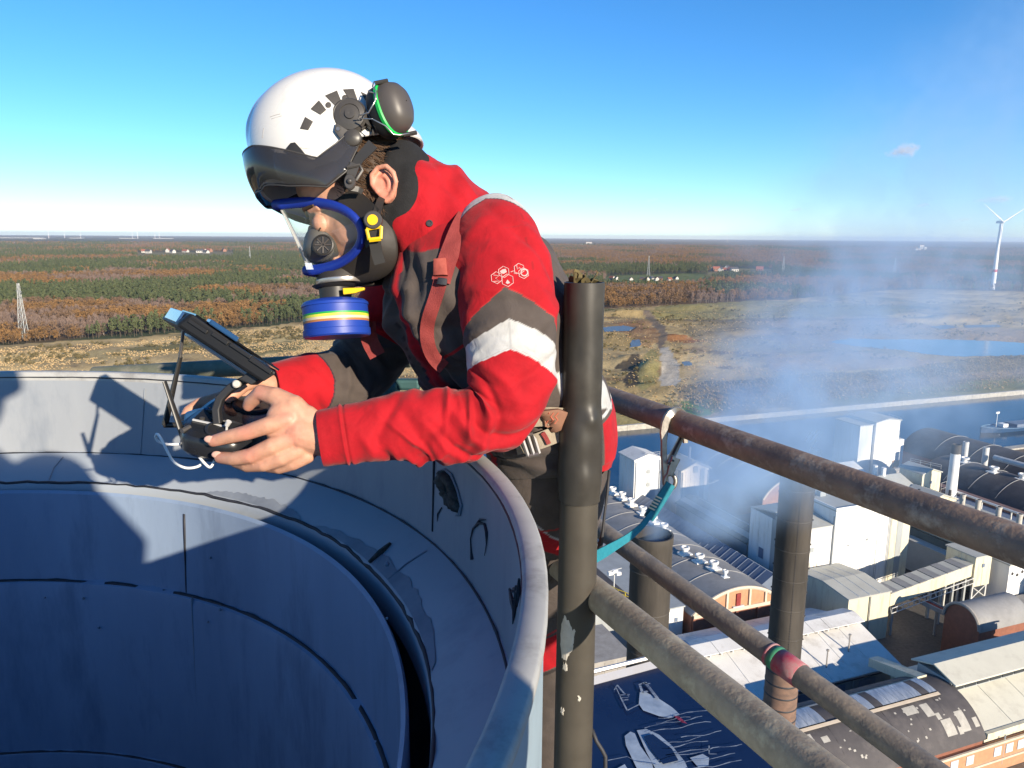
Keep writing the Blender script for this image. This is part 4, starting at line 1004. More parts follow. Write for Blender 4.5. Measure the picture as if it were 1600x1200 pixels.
# --- dark ribbed barrels and the tall quay tower on the right
t = hall('ribbed_barrel_hall', 'dark ribbed barrel roof with two grey cowls behind the slim chimney', 195.6, 219.4, 100, 166, -73.2, 'barrel_v', 7.2, brick_red, roof_dark, ribs=8, ribm=roof_grey)
for (x, y) in ((1507, 722), (1553, 737), (1598, 748)):
    q = atZ(x, y, -65.8); cowl(t, q @ PX, q @ PY, -66.1, 1.25)
t = hall('far_barrel_hall', 'second dark barrel roof behind the two cowls at the right edge', 222.5, 246, 110, 196, -73.2, 'barrel_v', 6.6, brick_red, roof_dark, ribs=7, ribm=roof_grey)
t = thing('valley_pipes', UV(221, 150, -73), 'white upright and level pipes between the dark barrel roofs', 'pipe')
for v in (170, 163): m = MB(); m.lathe([(.9, 0), (.9, 11), (.6, 11)], UV(221, v, -74.5), 10); obj('upright_pipe', m, steel_w, t, smooth=40)
m = MB(); m.tube([UV(221, 160, -66), UV(221.5, 146, -66)], .9, 8); obj('level_pipe', m, steel_w, t)
t = hall('quay_tower', 'tall white tower with shaded blue side standing by the canal at right', 202.8, 213.4, 189, 201, -60.2, 'gable_v', .9, white_clad, roof_pale, over=.4, step=2)
m = MB(); m.box(UV(214.7, 192.5, -73.5), (2.6, 7, 13), PAX); obj('side_annex', m, white_clad, t)
m = MB(); m.box(UV(213, 188.9, -77.5), (2.8, .3, 6.5), PAX); obj('brick_patch', m, brick_orange, t)
for z in (-61, -66): rail(t, [UV(213.6, 189, z), UV(214.6, 195, z)], 1.6)
hall('tower_shaded_side', 'added block standing for the shaded left side of the quay tower', 197, 202.6, 190, 201, -61.2, 'flat', 0, white_clad, roof_pale)  # block added flush to read as the tower's shaded left face
m = MB(); m.tube([atZ(1368, 738, -66) + PX * 0, atZ(1383, 742, -66)], .9, 8); 
q = atZ(1395, 739, -70); m = MB(); m.tube([q, q + PX * 7], 1.5, 10); tag(obj('storage_tank', m, concrete, None, loc=q), 'small brownish tank lying at the foot of the quay tower', 'tank')
hall('quay_sheds', 'low white shed between the top rail and the quay tower', 176, 188, 176, 190, -73, 'gable_u', 2.5, white_clad, roof_white)
# --- bits on the left edge
hall('dock_building', 'low stone dock building on the quay left of the white tower', 108, 120.5, 193, 200, -75.5, 'flat', 0, concrete, roof_pale)
t = thing('dock_walkway', UV(114, 190, -80), 'white walkway on posts in front of the dock building', 'walkway')
m = MB(); m.box(UV(112, 190.5, -75), (16, 2, .3), PAX); obj('deck', m, steel_w, t); rail(t, [UV(104, 189.6, -74.8), UV(120, 189.6, -74.8)])
for k in range(5): m = MB(); m.box(UV(105 + 3.5 * k, 190.5, -77.6), (.3, .3, 4.9), PAX); obj('post', m, steel_w, t)
t = hall('shaded_annex', 'white metal annex in blue shade left of the brick gable', 73.5, 81.2, 117.5, 150, -70.6, 'flat', 0, white_clad, grey_clad, step=2.5)
m = MB()
for k in range(4): m.tube([UV(74.5 + k * 1.6, 117.2, -80), UV(76 + k * 1.6, 117.2, -76)], .1, 4); m.tube([UV(76 + k * 1.6, 117.2, -80), UV(74.5 + k * 1.6, 117.2, -76)], .1, 4)
obj('lattice', m, steel_w, t)
t = hall('service_platform', 'dark service block with yellow railed platform behind the black post', 61, 72.5, 120, 140, -70.2, 'flat', 0, grey_clad, roof_dark)
rail(t, [UV(64.5, 127, -69.8), UV(69.6, 127, -69.8), UV(70.4, 124.2, -69.8), UV(71.9, 121.2, -69.8)], 1.5, yellowp, .09, 1.2)
t = thing('floodlight_mast', UV(71, 127, -70), 'white floodlight head on a short mast by the yellow railing', 'lamp')
m = MB(); m.tube([UV(71, 127, -69.9), UV(71, 127, -66.4)], .12, 6); obj('mast', m, steel_w, t)
for k, (a, b) in enumerate(((-.9, .2), (.1, .5), (.9, -.1))): m = MB(); m.box(UV(71 + a, 127, -66.2 + b), (1.0, .7, .6), PAX); obj('floodlight', m, white_clad, t)
m = MB(); m.tube([UV(69.6, 127, -65.6), UV(72.6, 127, -65.3)], .08, 4); obj('cross_bar', m, steel_w, t)
hall('concrete_block_house', 'plain grey concrete block seen between the black post and the near chimney', 50, 62.5, 105, 116, -70.5, 'flat', 0, concrete, concrete, step=2.5)
# rain pipes, ladders and small openings that break up the big walls
def downpipe(t, u, v, z0, z1): m = MB(); m.tube([UV(u, v - .18, z1), UV(u, v - .18, z0)], .11, 5); obj('rain_pipe', m, grey_clad, t)
for nm_, lst in (('silo_building', ((137.6, 121.9, -80, -58),)), ('transfer_box', ((118, 107.3, -80, -70),)), ('monitor_roof_hall', ((108, 71, -79, -74), (118, 71, -79, -74), (128, 71, -79, -74))), ('white_roof_workshop', ((75, 91, -80, -74), (85, 91, -80, -74), (98, 91, -80, -74))), ('white_tower', ((105.4, 178.5, -80, -61), (113, 178.5, -80, -61))), ('gabled_tower', ((115.9, 171.4, -80, -63), (124.3, 171.4, -80, -63)))):
    for a in lst: downpipe(bpy.data.objects[nm_], *a)
t = bpy.data.objects['silo_building']; m = MB()
for s in (-.25, .25): m.tube([UV(134.2 + s, 121.6, -79), UV(134.2 + s, 121.6, -57)], .05, 4)
for k in range(40): m.tube([UV(133.95, 121.6, -78.6 + k * .54), UV(134.45, 121.6, -78.6 + k * .54)], .035, 4)
obj('ladder', m, grey_clad, t)
for (u, z) in ((125.2, -74.5), (131.2, -73.5)): pane(t, 'window', u, 121.95, z, .6, .8, grey_clad, d=.1)
for nm_, us, v, z in (('cream_house', (165, 168, 171), 147, -68.5), ('gabled_store', (171, 174, 176.6), 138.3, -69.2), ('lift_house', (179.9,), 147.4, -65.5), ('head_box', (148.6,), 107, -68), ('shaded_annex', (75, 77.4, 79.6), 117.5, -73)):
    for u in us: pane(bpy.data.objects[nm_], 'window', u, v - .05, z, .7, .8, bluegrey, d=.08)
rr_ = [c for c in bpy.data.objects['silo_building'].children if c.name.startswith('roof')][0]
for (u, v) in ((126, 131), (133, 128), (139, 134)): m = MB(); m.box(UV(u, v, -57.1), (1.6, 1.3, 1.2), PAX); m.tube([UV(u + 1.6, v, -57.6), UV(u + 1.6, v, -56)], .2, 6); obj('roof_unit', m, grey_clad, rr_)
# parked things and stores in the courtyard
def van(u, v, col, lab, rz=0):
    t = thing('parked_van', UV(u, v, GZ), lab, 'van'); c, s = math.cos(rz), math.sin(rz); X = PX * c + PY * s; Y_ = PY * c - PX * s; o = UV(u, v, GZ)
    m = MB(); m.prism([o + X * a + Y_ * -.95 + PZ * b for a, b in ((-2.6, .45), (2.5, .45), (2.6, 1.1), (1.8, 1.3), (1.1, 2.2), (-2.6, 2.25))], Y_ * 1.9); obj('body', m, col, t, bevel=.06)
    m = MB(); m.prism([o + X * a + Y_ * -.97 + PZ * b for a, b in ((.3, 1.35), (1.6, 1.35), (1.1, 2.0), (.3, 2.0))], Y_ * 1.94); obj('window', m, dark, t)
    for a in (-1.6, 1.6):
        for b in (-.85, .85): m = MB(); m.lathe([(0, -.12), (.34, -.12), (.34, .12), (0, .12)], o + X * a + Y_ * b + PZ * .34, 14, ax=(X, PZ, Y_)); obj('wheel', m, frame_dark, t)
# courtyard clutter
m = MB()
for k in range(40): m.box(UV(147 + rg.uniform(0, 18), 92 + rg.uniform(0, 11), -79.6 + rg.uniform(0, .5)), (rg.uniform(.6, 3), rg.uniform(.5, 2), rg.uniform(.6, 2.4)), (V(math.cos(k), math.sin(k), 0), V(-math.sin(k), math.cos(k), 0), PZ))
tag(obj('scrap_heap', m, [pm('scrap', (.10, .09, .085), .8, ns=.6, na=.7, rnd=.2)], None, loc=UV(156, 97, -80)), 'dark scrap and machine parts piled right of the belt conveyor', kind='stuff')
m = MB(); m.add([UV(144.6, 118, GZ + .02), UV(157, 114, GZ + .02), UV(158, 150, GZ + .02), UV(150, 156, GZ + .02), UV(144.6, 150, GZ + .02)], [(0, 1, 2, 3, 4)])
tag(obj('coal_yard', m, pm('coal_ground', (.03, .03, .035), .95, ns=.3, na=.8, col2=(.07, .06, .05), bump=.5, bs=2)), 'dark coal stained yard right of the white silo', kind='structure')

# --- the two black steel chimneys
def stack(name, c, r, ztop, label, bands, brick_to=None):
    t = thing(name, V(c[0], c[1], GZ), label, 'chimney', 'black steel chimneys')
    m = MB(); n = 40; prof = []
    zs = [ztop]; 
    m.lathe([(r, GZ if brick_to is None else brick_to), (r, ztop - .5), (r * 1.03, ztop - .45), (r * 1.03, ztop), (r * .95, ztop), (r * .94, ztop - 4), (.02, ztop - 4.2)], V(c[0], c[1], 0), n); sh = obj('shaft', m, soot, t, smooth=35)
    m = MB()
    for z in bands: m.lathe([(r * 1.004, z - .05), (r * 1.018, z - .03), (r * 1.018, z + .03), (r * 1.004, z + .05)], V(c[0], c[1], 0), n)
    obj('joint_ring', m, soot, sh, smooth=True)
    if brick_to is not None:
        m = MB(); m.lathe([(r, GZ), (r, brick_to)], V(c[0], c[1], 0), n); lo = obj('lower_shaft', m, pm('rusty_brick', (.20, .12, .085), .9, ns=1.4, na=.9, col2=(.11, .075, .06), stretch=(1, 1, 1.5)), t, smooth=True)
        for k in range(14):
            z = brick_to - .1 - k * .95; m = MB(); m.lathe([(r * 1.002, z - .07), (r * 1.02, z - .05), (r * 1.02, z + .05), (r * 1.002, z + .07)], V(c[0], c[1], 0), n); obj('steel_hoop', m, frame_dark, lo, smooth=True)
    return t
stack('steel_chimney', (7.75, 39.9), 1.14, -16, 'black steel chimney with smoke leaving its open top', [-18 - k * 2.4 for k in range(12)])
t = stack('steel_chimney', (19.85, 51.05), 1.17, -15.2, 'taller black steel chimney with brick coloured hooped lower part and no smoke', [-17 - k * 2.2 for k in range(6)], -30.6)
m = MB(); cd = V(-19.85, -51.05, 0) / math.hypot(19.85, 51.05); cs_ = V(cd[1], -cd[0], 0)
for k in range(70):
    a = rad(14); d = cd * math.cos(a) - cs_ * math.sin(a); z = -15.6 - k * .2; c = V(19.85, 51.05, z) + d * 1.18
    m.box(c, (.05, .05, .09), (d, np.cross(PZ, d), PZ))
    if k % 9 == 0:
        for sd in (-1, 1): m.box(V(19.85, 51.05, z) + cs_ * sd * 1.19, (.07, .07, .1))
obj('rivet_row', m, frame_dark, t)

# --- boats, crane and loader on the canal
t = thing('barge', atZ(1565, 683, -82), 'blue hulled barge on the canal at the right edge', 'barge')
hullm = pm('barge_blue', (.025, .07, .16), .4, ns=.3, na=.4)
b0 = atZ(1532, 676, -82.2); Lb = EB * 1.0; ex = V(EB[0], EB[1], 0); ny = V(NB[0], NB[1], 0); P = []
for s, w, z in ((0, .15, 2.6), (3, 1.6, 2.3), (8, 3.6, 1.9), (16, 4.4, 1.6), (60, 4.5, 1.6)):
    P.append([b0 + ex * s + ny * (-w * .8) + PZ * -.3, b0 + ex * s + ny * -w + PZ * z, b0 + ex * s + ny * w + PZ * z, b0 + ex * s + ny * w * .8 + PZ * -.3])
m = MB(); m.grid(P); m.add(P[-1], [(0, 1, 2, 3)]); obj('hull', m, hullm, t)
m = MB(); m.tube([b0 + ex * s + ny * -w + PZ * (z + .1) for s, w, z in ((0, .15, 2.6), (3, 1.6, 2.3), (8, 3.6, 1.9), (16, 4.4, 1.6), (60, 4.5, 1.6))], .16, 5); m.tube([b0 + ex * s + ny * w + PZ * (z + .1) for s, w, z in ((0, .15, 2.6), (3, 1.6, 2.3), (8, 3.6, 1.9), (16, 4.4, 1.6), (60, 4.5, 1.6))], .16, 5); obj('gunwale', m, pm('barge_rim', (.12, .2, .3), .5), t)
m = MB(); m.box(b0 + ex * 24 + PZ * 2.1, (12, 6, 1.4), (ex, ny, PZ)); m.box(b0 + ex * 38 + PZ * 2.1, (12, 6, 1.4), (ex, ny, PZ)); obj('hatch_cover', m, bluegrey, t)
m = MB(); m.box(b0 + ex * 13 + PZ * 2.3, (3, 3, 1.6), (ex, ny, PZ)); m.tube([b0 + ex * 9 + PZ * 1.9, b0 + ex * 9 + PZ * 8], .12, 5); m.box(b0 + ex * 9 + PZ * 8.2, (2, .3, .8), (ex, ny, PZ)); obj('fore_gear', m, white_clad, t)
t = thing('dock_crane', atZ(1272, 722, GZ), 'white dock crane with two raised booms above the canal in the smoke', 'crane')
q = atZ(1271, 722, GZ); d_ = float(q @ cF)
m = MB(); m.box(q + PZ * 1.2, (4, 4, 2.4), PAX); m.box(q + PZ * 3.4 + PX, (2.4, 2.4, 2.2), PAX); obj('cab', m, white_clad, t)
for (a, b, r_) in (((1266, 705), (1282, 674), .55), ((1257, 689), (1268, 674), .3), ((1262, 692), (1277, 673), .3), ((1268, 716), (1266, 703), .4)):
    m = MB(); m.tube([atD(*a, d_), atD(*b, d_)], r_, 5); obj('boom', m, white_clad, t)
t = thing('work_boat', atZ(1512, 704, -82), 'small pale work boat moored at the quay behind the slim chimney', 'boat')
q = atZ(1508, 703, -82.2); m = MB(); m.grid([[q + ex * s + ny * -w * .7 + PZ * -.2, q + ex * s + ny * -w + PZ * z, q + ex * s + ny * w + PZ * z, q + ex * s + ny * w * .7 + PZ * -.2] for s, w, z in ((-3, 1.2, 1.2), (1, 1.5, 1.1), (3.4, 1.0, 1.4), (4.6, .1, 1.8))]); obj('hull', m, concrete, t)
m = MB(); m.box(q + ex * -1 + PZ * 1.7, (2.2, 1.8, 1.4), (ex, ny, PZ)); obj('cabin', m, white_clad, t)
t = thing('quay_loader', atZ(1470, 707, -80), 'pinkish quay loader with white spout beside the ribbed roof', 'loader')
q = atZ(1470, 709, -76); m = MB(); m.box(q, (4, 3, 3), PAX); obj('body', m, stone_pink, t)
m = MB(); m.tube([q + PX * 1, q + PX * 9 + PZ * 2], .9, 6); m.tube([q - PX * 1.5 + PZ * 1, q - PX * 5 + PZ * 1], .5, 6); obj('spout', m, steel_w, t)
# ================================================================== the chimney top in front of us, scaffold rails, post, hook
CC = V(-1.122, .748, 0); CR = 1.156
def oncyl(x, y, r, far=True):
    """point where a sight line meets the inside of the chimney, used to place marks on its wall"""
    d = ray(x, y); a = d[0] ** 2 + d[1] ** 2; b = -2 * (d[0] * CC[0] + d[1] * CC[1]); c = CC[0] ** 2 + CC[1] ** 2 - r * r
    t = (-b + (1 if far else -1) * math.sqrt(max(0, b * b - 4 * a * c))) / (2 * a); return d * t
def cyl(a, z, r): return CC + V(r * math.cos(a), r * math.sin(a), z)
def ang_of(p): return math.atan2(p[1] - CC[1], p[0] - CC[0])
paint = pm('chimney_paint', (.31, .33, .35), .5, ns=5, na=.6, col2=(.235, .26, .29), dirt=(7, (.16, .19, .23), .6), bump=.12, bs=14, nd=7, stretch=(1, 1, .3))
paint_in = pm('liner_paint', (.27, .35, .47), .5, ns=4, na=.7, col2=(.18, .245, .35), dirt=(6, (.11, .15, .22), .65), nd=7, stretch=(1, 1, .25), bump=.15, bs=11)
ledge_p = pm('ledge_paint', (.33, .365, .40), .55, ns=2.2, na=.5, col2=(.27, .315, .365), dirt=(3, (.17, .20, .24), .6), bump=.15, bs=10)
rim_p = pm('rim_paint', (.39, .39, .375), .6, ns=6, na=.6, col2=(.29, .295, .295), dirt=(14, (.17, .165, .155), .6), bump=.12, bs=60)
seamm = pm('black_sealant', (.016, .018, .022), .6, ns=20, na=.8, col2=(.05, .05, .06))
charm = pm('charred', (.012, .012, .011), .75, ns=60, na=1, col2=(.07, .07, .06), bump=1., bs=90)
grime = pm('soot_smear', (.17, .195, .23), .7, ns=9, na=.9, col2=(.27, .30, .335))
chim = thing('chimney_top', CC + V(0, 0, -80), 'open blue grey steel chimney top with stepped inner liner, the person leaning on its rim', 'chimney')
N = 160
m = MB(); m.lathe([(CR, -80), (CR, -.36)], CC, N); obj('outer_shell', m, pm('outer_paint', (.30, .385, .44), .5, ns=2.5, na=.5, col2=(.24, .31, .365), dirt=(5, (.19, .23, .26), .4), bump=.1, bs=14), chim, smooth=True)
m = MB(); m.lathe([(CR, -.36), (CR + .004, -.352), (CR + .004, -.342), (CR + .001, -.339), (CR - .018, -.3385), (CR - .022, -.342), (CR - .022, -.36)], CC, N); rimo = obj('rim', m, rim_p, chim, smooth=50)
m = MB(); m.lathe([(CR - .022, -.36), (CR - .024, -.543)], CC, N); iw = obj('inner_wall', m, paint, chim, smooth=True)
m = MB(); m.lathe([(CR - .024, -.543), (CR - .04, -.55), (1.035, -.59), (1.03, -.60), (1.032, -.66)], CC, N); led = obj('sloping_ledge', m, ledge_p, chim, smooth=40)
m = MB(); m.lathe([(1.004, -.9), (1.002, -.606), (.998, -.600), (.992, -.606), (.99, -.822)], CC, N); l1 = obj('liner_ring', m, paint_in, chim, smooth=40)
m = MB(); m.lathe([(.99, -.822), (.974, -.826), (.971, -.84), (.968, -1.27)], CC, N); l2 = obj('liner_ring', m, paint_in, chim, smooth=40)
m = MB(); m.lathe([(.968, -1.27), (.955, -1.272), (.953, -1.29), (.95, -3.6), (0.01, -3.61)], CC, N); obj('liner_ring', m, paint_in, chim, smooth=40)
# ragged sealant bead lines
def bead(r, z, rad_, jit, seed, par, nm='sealant_bead', mat=seamm, n=260, drop=0):
    rg_ = np.random.default_rng(seed); a = np.linspace(0, 2 * math.pi, n, endpoint=False)
    k = fbm(np.cos(a) * 6 + 9, np.sin(a) * 6 + 9, 4, seed)
    m = MB(); m.tube([cyl(t, z - drop * max(0, kk - .5) * 2 + rg_.normal() * jit * .3, r) for t, kk in zip(a, k)], [rad_ * (.45 + 1.3 * kk) for kk in k], 5, closed=True); return obj(nm, m, mat, par, smooth=True)
bead(CR - .0275, -.545, .0022, .0015, 3, iw); bead(1.034, -.592, .0032, .004, 4, led, drop=.010); bead(.9845, -.825, .005, .003, 5, l1, drop=.012); bead(.962, -1.272, .004, .003, 6, l2, drop=.006)
bead(CR - .022, -.352, .0015, .001, 8, rimo)
# joints between plates
def vseam(x, y0, y1, r, w, par, mat=seamm):
    a0, a1 = oncyl(x[0], y0, r), oncyl(x[1], y1, r); m = MB(); m.tube([a0 + (a1 - a0) * k / 6 for k in range(7)], [w * (.9 + .2 * random.random()) for _ in range(7)], 5); return obj('plate_joint', m, mat, par, smooth=True)
vseam((678, 676), 716, 830, CR - .024, .0022, iw); vseam((226, 220), 607, 709, CR - .024, .0012, iw, grime)
vseam((288, 292), 803, 926, .992, .0034, l1); vseam((300, 312), 935, 1190, .972, .003, l2, grime)
def on_ledge(a, t): return cyl(a, -.55 - .04 * t, 1.116 - .081 * t)
for x, y in ((90, 745), (640, 845)):
    a = ang_of(oncyl(x, y, 1.08)); m = MB(); m.tube([on_ledge(a, .05) + PZ * .001, on_ledge(a + .004, .5) + PZ * .001, on_ledge(a - .004, .96) + PZ * .001], .0016, 4); obj('plate_joint', m, grime, led)
# marks burnt and scraped into the wall
def wall_patch(pts, r, nm, mat, par, lift=.003, seed=0):
    """an irregular patch lying proud of the curved wall"""
    w = [oncyl(x, y, r) for x, y in pts]; a = np.array([ang_of(p) for p in w]); z = np.array([p[2] for p in w]); ca, cz = a.mean(), z.mean(); n = 64
    th = np.unwrap(np.arctan2((z - cz), (a - ca))); rg_ = np.random.default_rng(seed); m = MB(); rings = []
    ii = np.linspace(0, len(a), n, endpoint=False); aa = np.interp(ii, range(len(a) + 1), np.append(a, a[0])); zz = np.interp(ii, range(len(a) + 1), np.append(z, z[0]))
    jit = 1 + rg_.normal(size=n) * .06
    for s, l in ((1, 0.0005), (.9, lift), (.6, lift * 1.4), (.3, lift * .5), (.02, lift)):
        rings.append([cyl(ca + (p - ca) * s * j, cz + (q - cz) * s * j, r - l - (rg_.uniform(0, lift * .8) if s < .95 else 0)) for p, q, j in zip(aa, zz, jit)])
    m.grid(rings, wrap_v=True); return obj(nm, m, mat, par, smooth=True)
wall_patch([(686, 736), (697, 735), (708, 752), (716, 775), (719, 794), (713, 800), (703, 792), (692, 768), (683, 748)], CR - .024, 'burnt_hole', charm, iw, .006, 1)
m = MB(); m.tube([oncyl(x, y, CR - .025) for x, y in ((684, 736), (694, 733), (705, 742), (714, 764), (721, 790), (718, 803), (711, 806))], [.001, .002, .003, .002, .003, .004, .001], 5); obj('scorch_edge', m, grime, iw)
m = MB(); m.tube([oncyl(x, y, CR - .025) for x, y in ((738, 874), (736, 862), (735, 842), (739, 826), (748, 817), (757, 819), (760, 832), (760, 850), (757, 868))], [.004, .0015, .001, .0016, .0024, .002, .0026, .001, .0005], 5); obj('scrape_mark', m, seamm, iw)
m = MB(); m.tube([oncyl(x, y, CR - .025) for x, y in ((741, 822), (750, 812), (759, 812))], [.0005, .0022, .0006], 5); m.tube([oncyl(x, y, CR - .025) for x, y in ((690, 793), (684, 803), (683, 815))], [.001, .0016, .0004], 5); obj('scrape_mark', m, seamm, iw)
for pts in (((796, 920), (800, 940), (803, 962)), ((806, 915), (806, 935), (804, 950), (801, 975)), ((811, 905), (810, 925), (808, 948)), ((799, 925), (803, 921), (807, 925))):
    m = MB(); m.tube([oncyl(x, y, CR - .025) for x, y in pts], [.0015] + [.003] * (len(pts) - 2) + [.0006], 5); obj('drip_mark', m, seamm, iw)
a = ang_of(oncyl(590, 905, 1.05)); m = MB(); m.tube([on_ledge(a + .01, .42) + PZ * .002, on_ledge(a + .004, .7) + PZ * .003, on_ledge(a, 1.0) + PZ * .002], [.003, .006, .004], 6); obj('slag_ridge', m, charm, led)
def smear(a0, a1, t0, t1, seed):
    m = MB(); P = []; rg_ = np.random.default_rng(seed)
    for k in range(40):
        a_ = a0 + (a1 - a0) * k / 39; e = math.sin(math.pi * k / 39) ** .5; j = rg_.uniform(-.12, .12)
        P.append([on_ledge(a_, t1) + PZ * .0012, on_ledge(a_, t1 - (t1 - t0) * e * (.6 + j)) + PZ * .0014])
    m.grid(P); return obj('soot_smear', m, grime, led)
smear(ang_of(oncyl(330, 790, 1.05)), ang_of(oncyl(480, 850, 1.05)), .55, .99, 1); smear(ang_of(oncyl(500, 860, 1.05)), ang_of(oncyl(690, 1080, 1.05)), .5, .99, 2)
rg_ = np.random.default_rng(4)
for k in range(16):
    x, y = rg_.uniform(20, 640), rg_.uniform(600, 1150); r = CR - .0245 if y < 700 else (.989 if y < 900 else .967)
    p = oncyl(x, y, r); m = MB(); m.ball(p, rg_.uniform(.0015, .004), 6); 
    if p[2] < -.36 and (y > 870 or y < 700) and y < 1000: obj('paint_blister', m, grime, iw if y < 700 else l2, smooth=True)

# ---- scaffold tubes
def railm(name, c1, c2, c3):
    m = pm(name, c1, .55, .1, ns=16, na=.8, col2=c2, dirt=(26, c3, .8), nd=8, bump=.6, bs=160, stretch=(1, 1, 1), spec=.4); return m
tube_rust = railm('rusty_scaffold_tube', (.30, .205, .14), (.11, .082, .07), (.44, .37, .29))
tube_grey = railm('weathered_scaffold_tube', (.40, .335, .25), (.2, .165, .125), (.5, .45, .33))
tube_dull = railm('dull_scaffold_tube', (.26, .22, .175), (.11, .105, .105), (.38, .31, .23))
def pipe(name, a, b, r, mat, label, nb=0):
    a, b = V(*a), V(*b); t = thing(name, (a + b) / 2, label, 'rail'); m = MB(); n = 24
    pts = [a + (b - a) * k / n for k in range(n + 1)]
    m.tube(pts, r, 28, False); tb = obj('tube', m, mat, t, smooth=True)
    ax = (b - a) / np.linalg.norm(b - a); sx = np.cross(ax, PZ); sx /= np.linalg.norm(sx)
    for e, s in ((a, -1), (b, 1)):
        m = MB(); m.lathe([(r, 0), (r * .98, .004), (r * .84, .004), (r * .82, -.08)], e, 24, ax=(sx, np.cross(ax, sx), ax * s)); obj('tube_end', m, mat, t, smooth=30)
    return t
rA0, rA1 = atD(945, 613, 1.70), atD(1600, 864, .905)
dA = rA1 - rA0; dA[2] = 0; dA /= np.linalg.norm(dA); 
hr_ = pipe('top_handrail', rA0 - dA * .9 + PZ * .0, rA1 + dA * .7, .0245, tube_rust, 'rusty brown scaffold tube forming the top handrail, the steel hook hangs on it')
B0, B1 = atD(950, 836, 1.86), atD(1420, 1180, 1.18); dB = (B1 - B0) / np.linalg.norm(B1 - B0)
mr_ = pipe('mid_rail', B0 - dB * .9, B1 + dB * .8, .0215, tube_dull, 'dull scaffold tube with red and green tape, the middle one of three rails')
C0, C1 = atD(862, 872, 1.455), atD(1180, 1130, .92); dC = (C1 - C0) / np.linalg.norm(C1 - C0)
lr_ = pipe('low_rail', C0 - dC * .35, C1 + dC * .8, .0262, tube_grey, 'thick weathered grey brown scaffold tube, lowest and nearest of the rails')
def wrap(par, c, ax, r, w, mat, nm, wob=.0):
    ax = ax / np.linalg.norm(ax); sx = np.cross(ax, PZ); sx /= np.linalg.norm(sx); m = MB()
    m.lathe([(r * .99, -w / 2), (r * 1.035, -w / 2 + .0005), (r * 1.045, 0), (r * 1.035, w / 2 - .0005), (r * .99, w / 2)], c, 24, ax=(sx, np.cross(ax, sx), ax)); return obj(nm, m, mat, par, smooth=True)
def along(o, d, px):
    best = min(((abs(800 + 1200 * ((o + d * s) @ cR) / ((o + d * s) @ cF) - px), s) for s in np.linspace(-.5, 2.5, 3001))); return o + d * best[1]
tp_red = pm('red_tape', (.42, .02, .06), .6, ns=40, na=1, col2=(.35, .2, .2), dirt=(60, (.25, .16, .14), .8)); tp_green = pm('green_tape', (.02, .22, .10), .5, ns=50, na=.6, col2=(.1, .22, .15))
wrap(mr_, along(B0, dB, 1234), dB, .0222, .05, tp_red, 'tape'); wrap(mr_, along(B0, dB, 1214), dB, .0224, .012, tp_green, 'tape'); wrap(mr_, along(B0, dB, 1206), dB, .0222, .006, tp_red, 'tape')
pipe('far_rail', atD(150, 586, 2.12), atD(640, 560, 1.98), .0235, railm('mossy_scaffold_tube', (.17, .17, .125), (.10, .115, .075), (.24, .22, .17)), 'grey green scaffold tube beyond the far rim behind the tablet')
t = thing('back_post', atD(592, 600, 2.0), 'mossy upright scaffold post seen under the person\'s chest', 'post')
m = MB(); q = atD(592, 560, 2.06); m.tube([q, q - PZ * 1.1], .026, 16); obj('tube', m, railm('mossy_post', (.2, .2, .09), (.1, .13, .06), (.2, .19, .15)), t, smooth=True)
m = MB(); m.box(q - PZ * .10, (.10, .08, .075)); m.box(q - PZ * .10 + V(.05, 0, .03), (.12, .03, .03)); obj('clamp', m, pm('teal_steel', (.05, .12, .12), .6, .4, ns=20, na=.8), t, bevel=.008)

# ---- the wrapped post
ptop = atD(913, 441, 1.19); PXY = V(ptop[0], ptop[1], 0)
post = thing('wrapped_post', PXY + PZ * -1.42, 'dark upright post wrapped in a black sleeve with peeling white paint near its foot', 'post')
sleeve_m = pm('black_sleeve', (.027, .025, .022), .42, ns=9, na=.8, col2=(.05, .045, .038), bump=.25, bs=22, spec=.45, dirt=(5, (.085, .075, .06), .4))
post_m = pm('brown_black_paint', (.045, .040, .033), .45, ns=6, na=.6, col2=(.085, .075, .06), bump=.15, bs=40, spec=.4)
zs = np.linspace(ptop[2], -.43, 60); P = []; nn = 56
zj = atD(905, 776, 1.27)[2]
zs = np.linspace(ptop[2], zj, 70)
for z in zs:
    f = (z - ptop[2]) / (zj - ptop[2]); r = .0312 + .0045 * sstep(.52, .66, f) - .001 * sstep(.9, 1, f) + .0006 * math.sin(f * 17)
    row = []
    for k in range(nn):
        a = 2 * math.pi * k / nn; b = 0
        for (f0, a0, s, h) in ((.60, -1.15, .035, .0055), (.80, -.9, .06, -.003), (.70, -1.9, .07, .003), (.3, -.4, .1, .0012), (.86, -1.5, .05, .002), (.52, -2.1, .08, -.002)):
            da = (a - a0 + math.pi) % (2 * math.pi) - math.pi; b += h * math.exp(-((f - f0) / s) ** 2 - (da / (s * 9)) ** 2)
        b += .0008 * (fbm(np.array([f * 9.]), np.array([a * 2.]), 3, 5)[0] - .5)
        row.append(PXY + V((r + b) * math.cos(a), (r + b) * math.sin(a), z))
    P.append(row)
m = MB(); m.grid(P, wrap_v=True); m.lathe([(.031, ptop[2]), (.0285, ptop[2] + .0005), (.028, ptop[2] - .06)], PXY, nn); m.lathe([(.0345, zj), (.0318, zj - .001), (.0312, zj + .01)], PXY, nn); obj('sleeve', m, sleeve_m, post, smooth=60)
m = MB(); m.lathe([(.0312, zj + .02), (.0318, zj - .1), (.033, zj - .35), (.034, -1.2), (.034, -1.42)], PXY, nn); lowp = obj('tube', m, post_m, post, smooth=True)
chipm = pm('white_paint_chips', (.52, .49, .43), .8, ns=40, na=.6, col2=(.35, .32, .28))
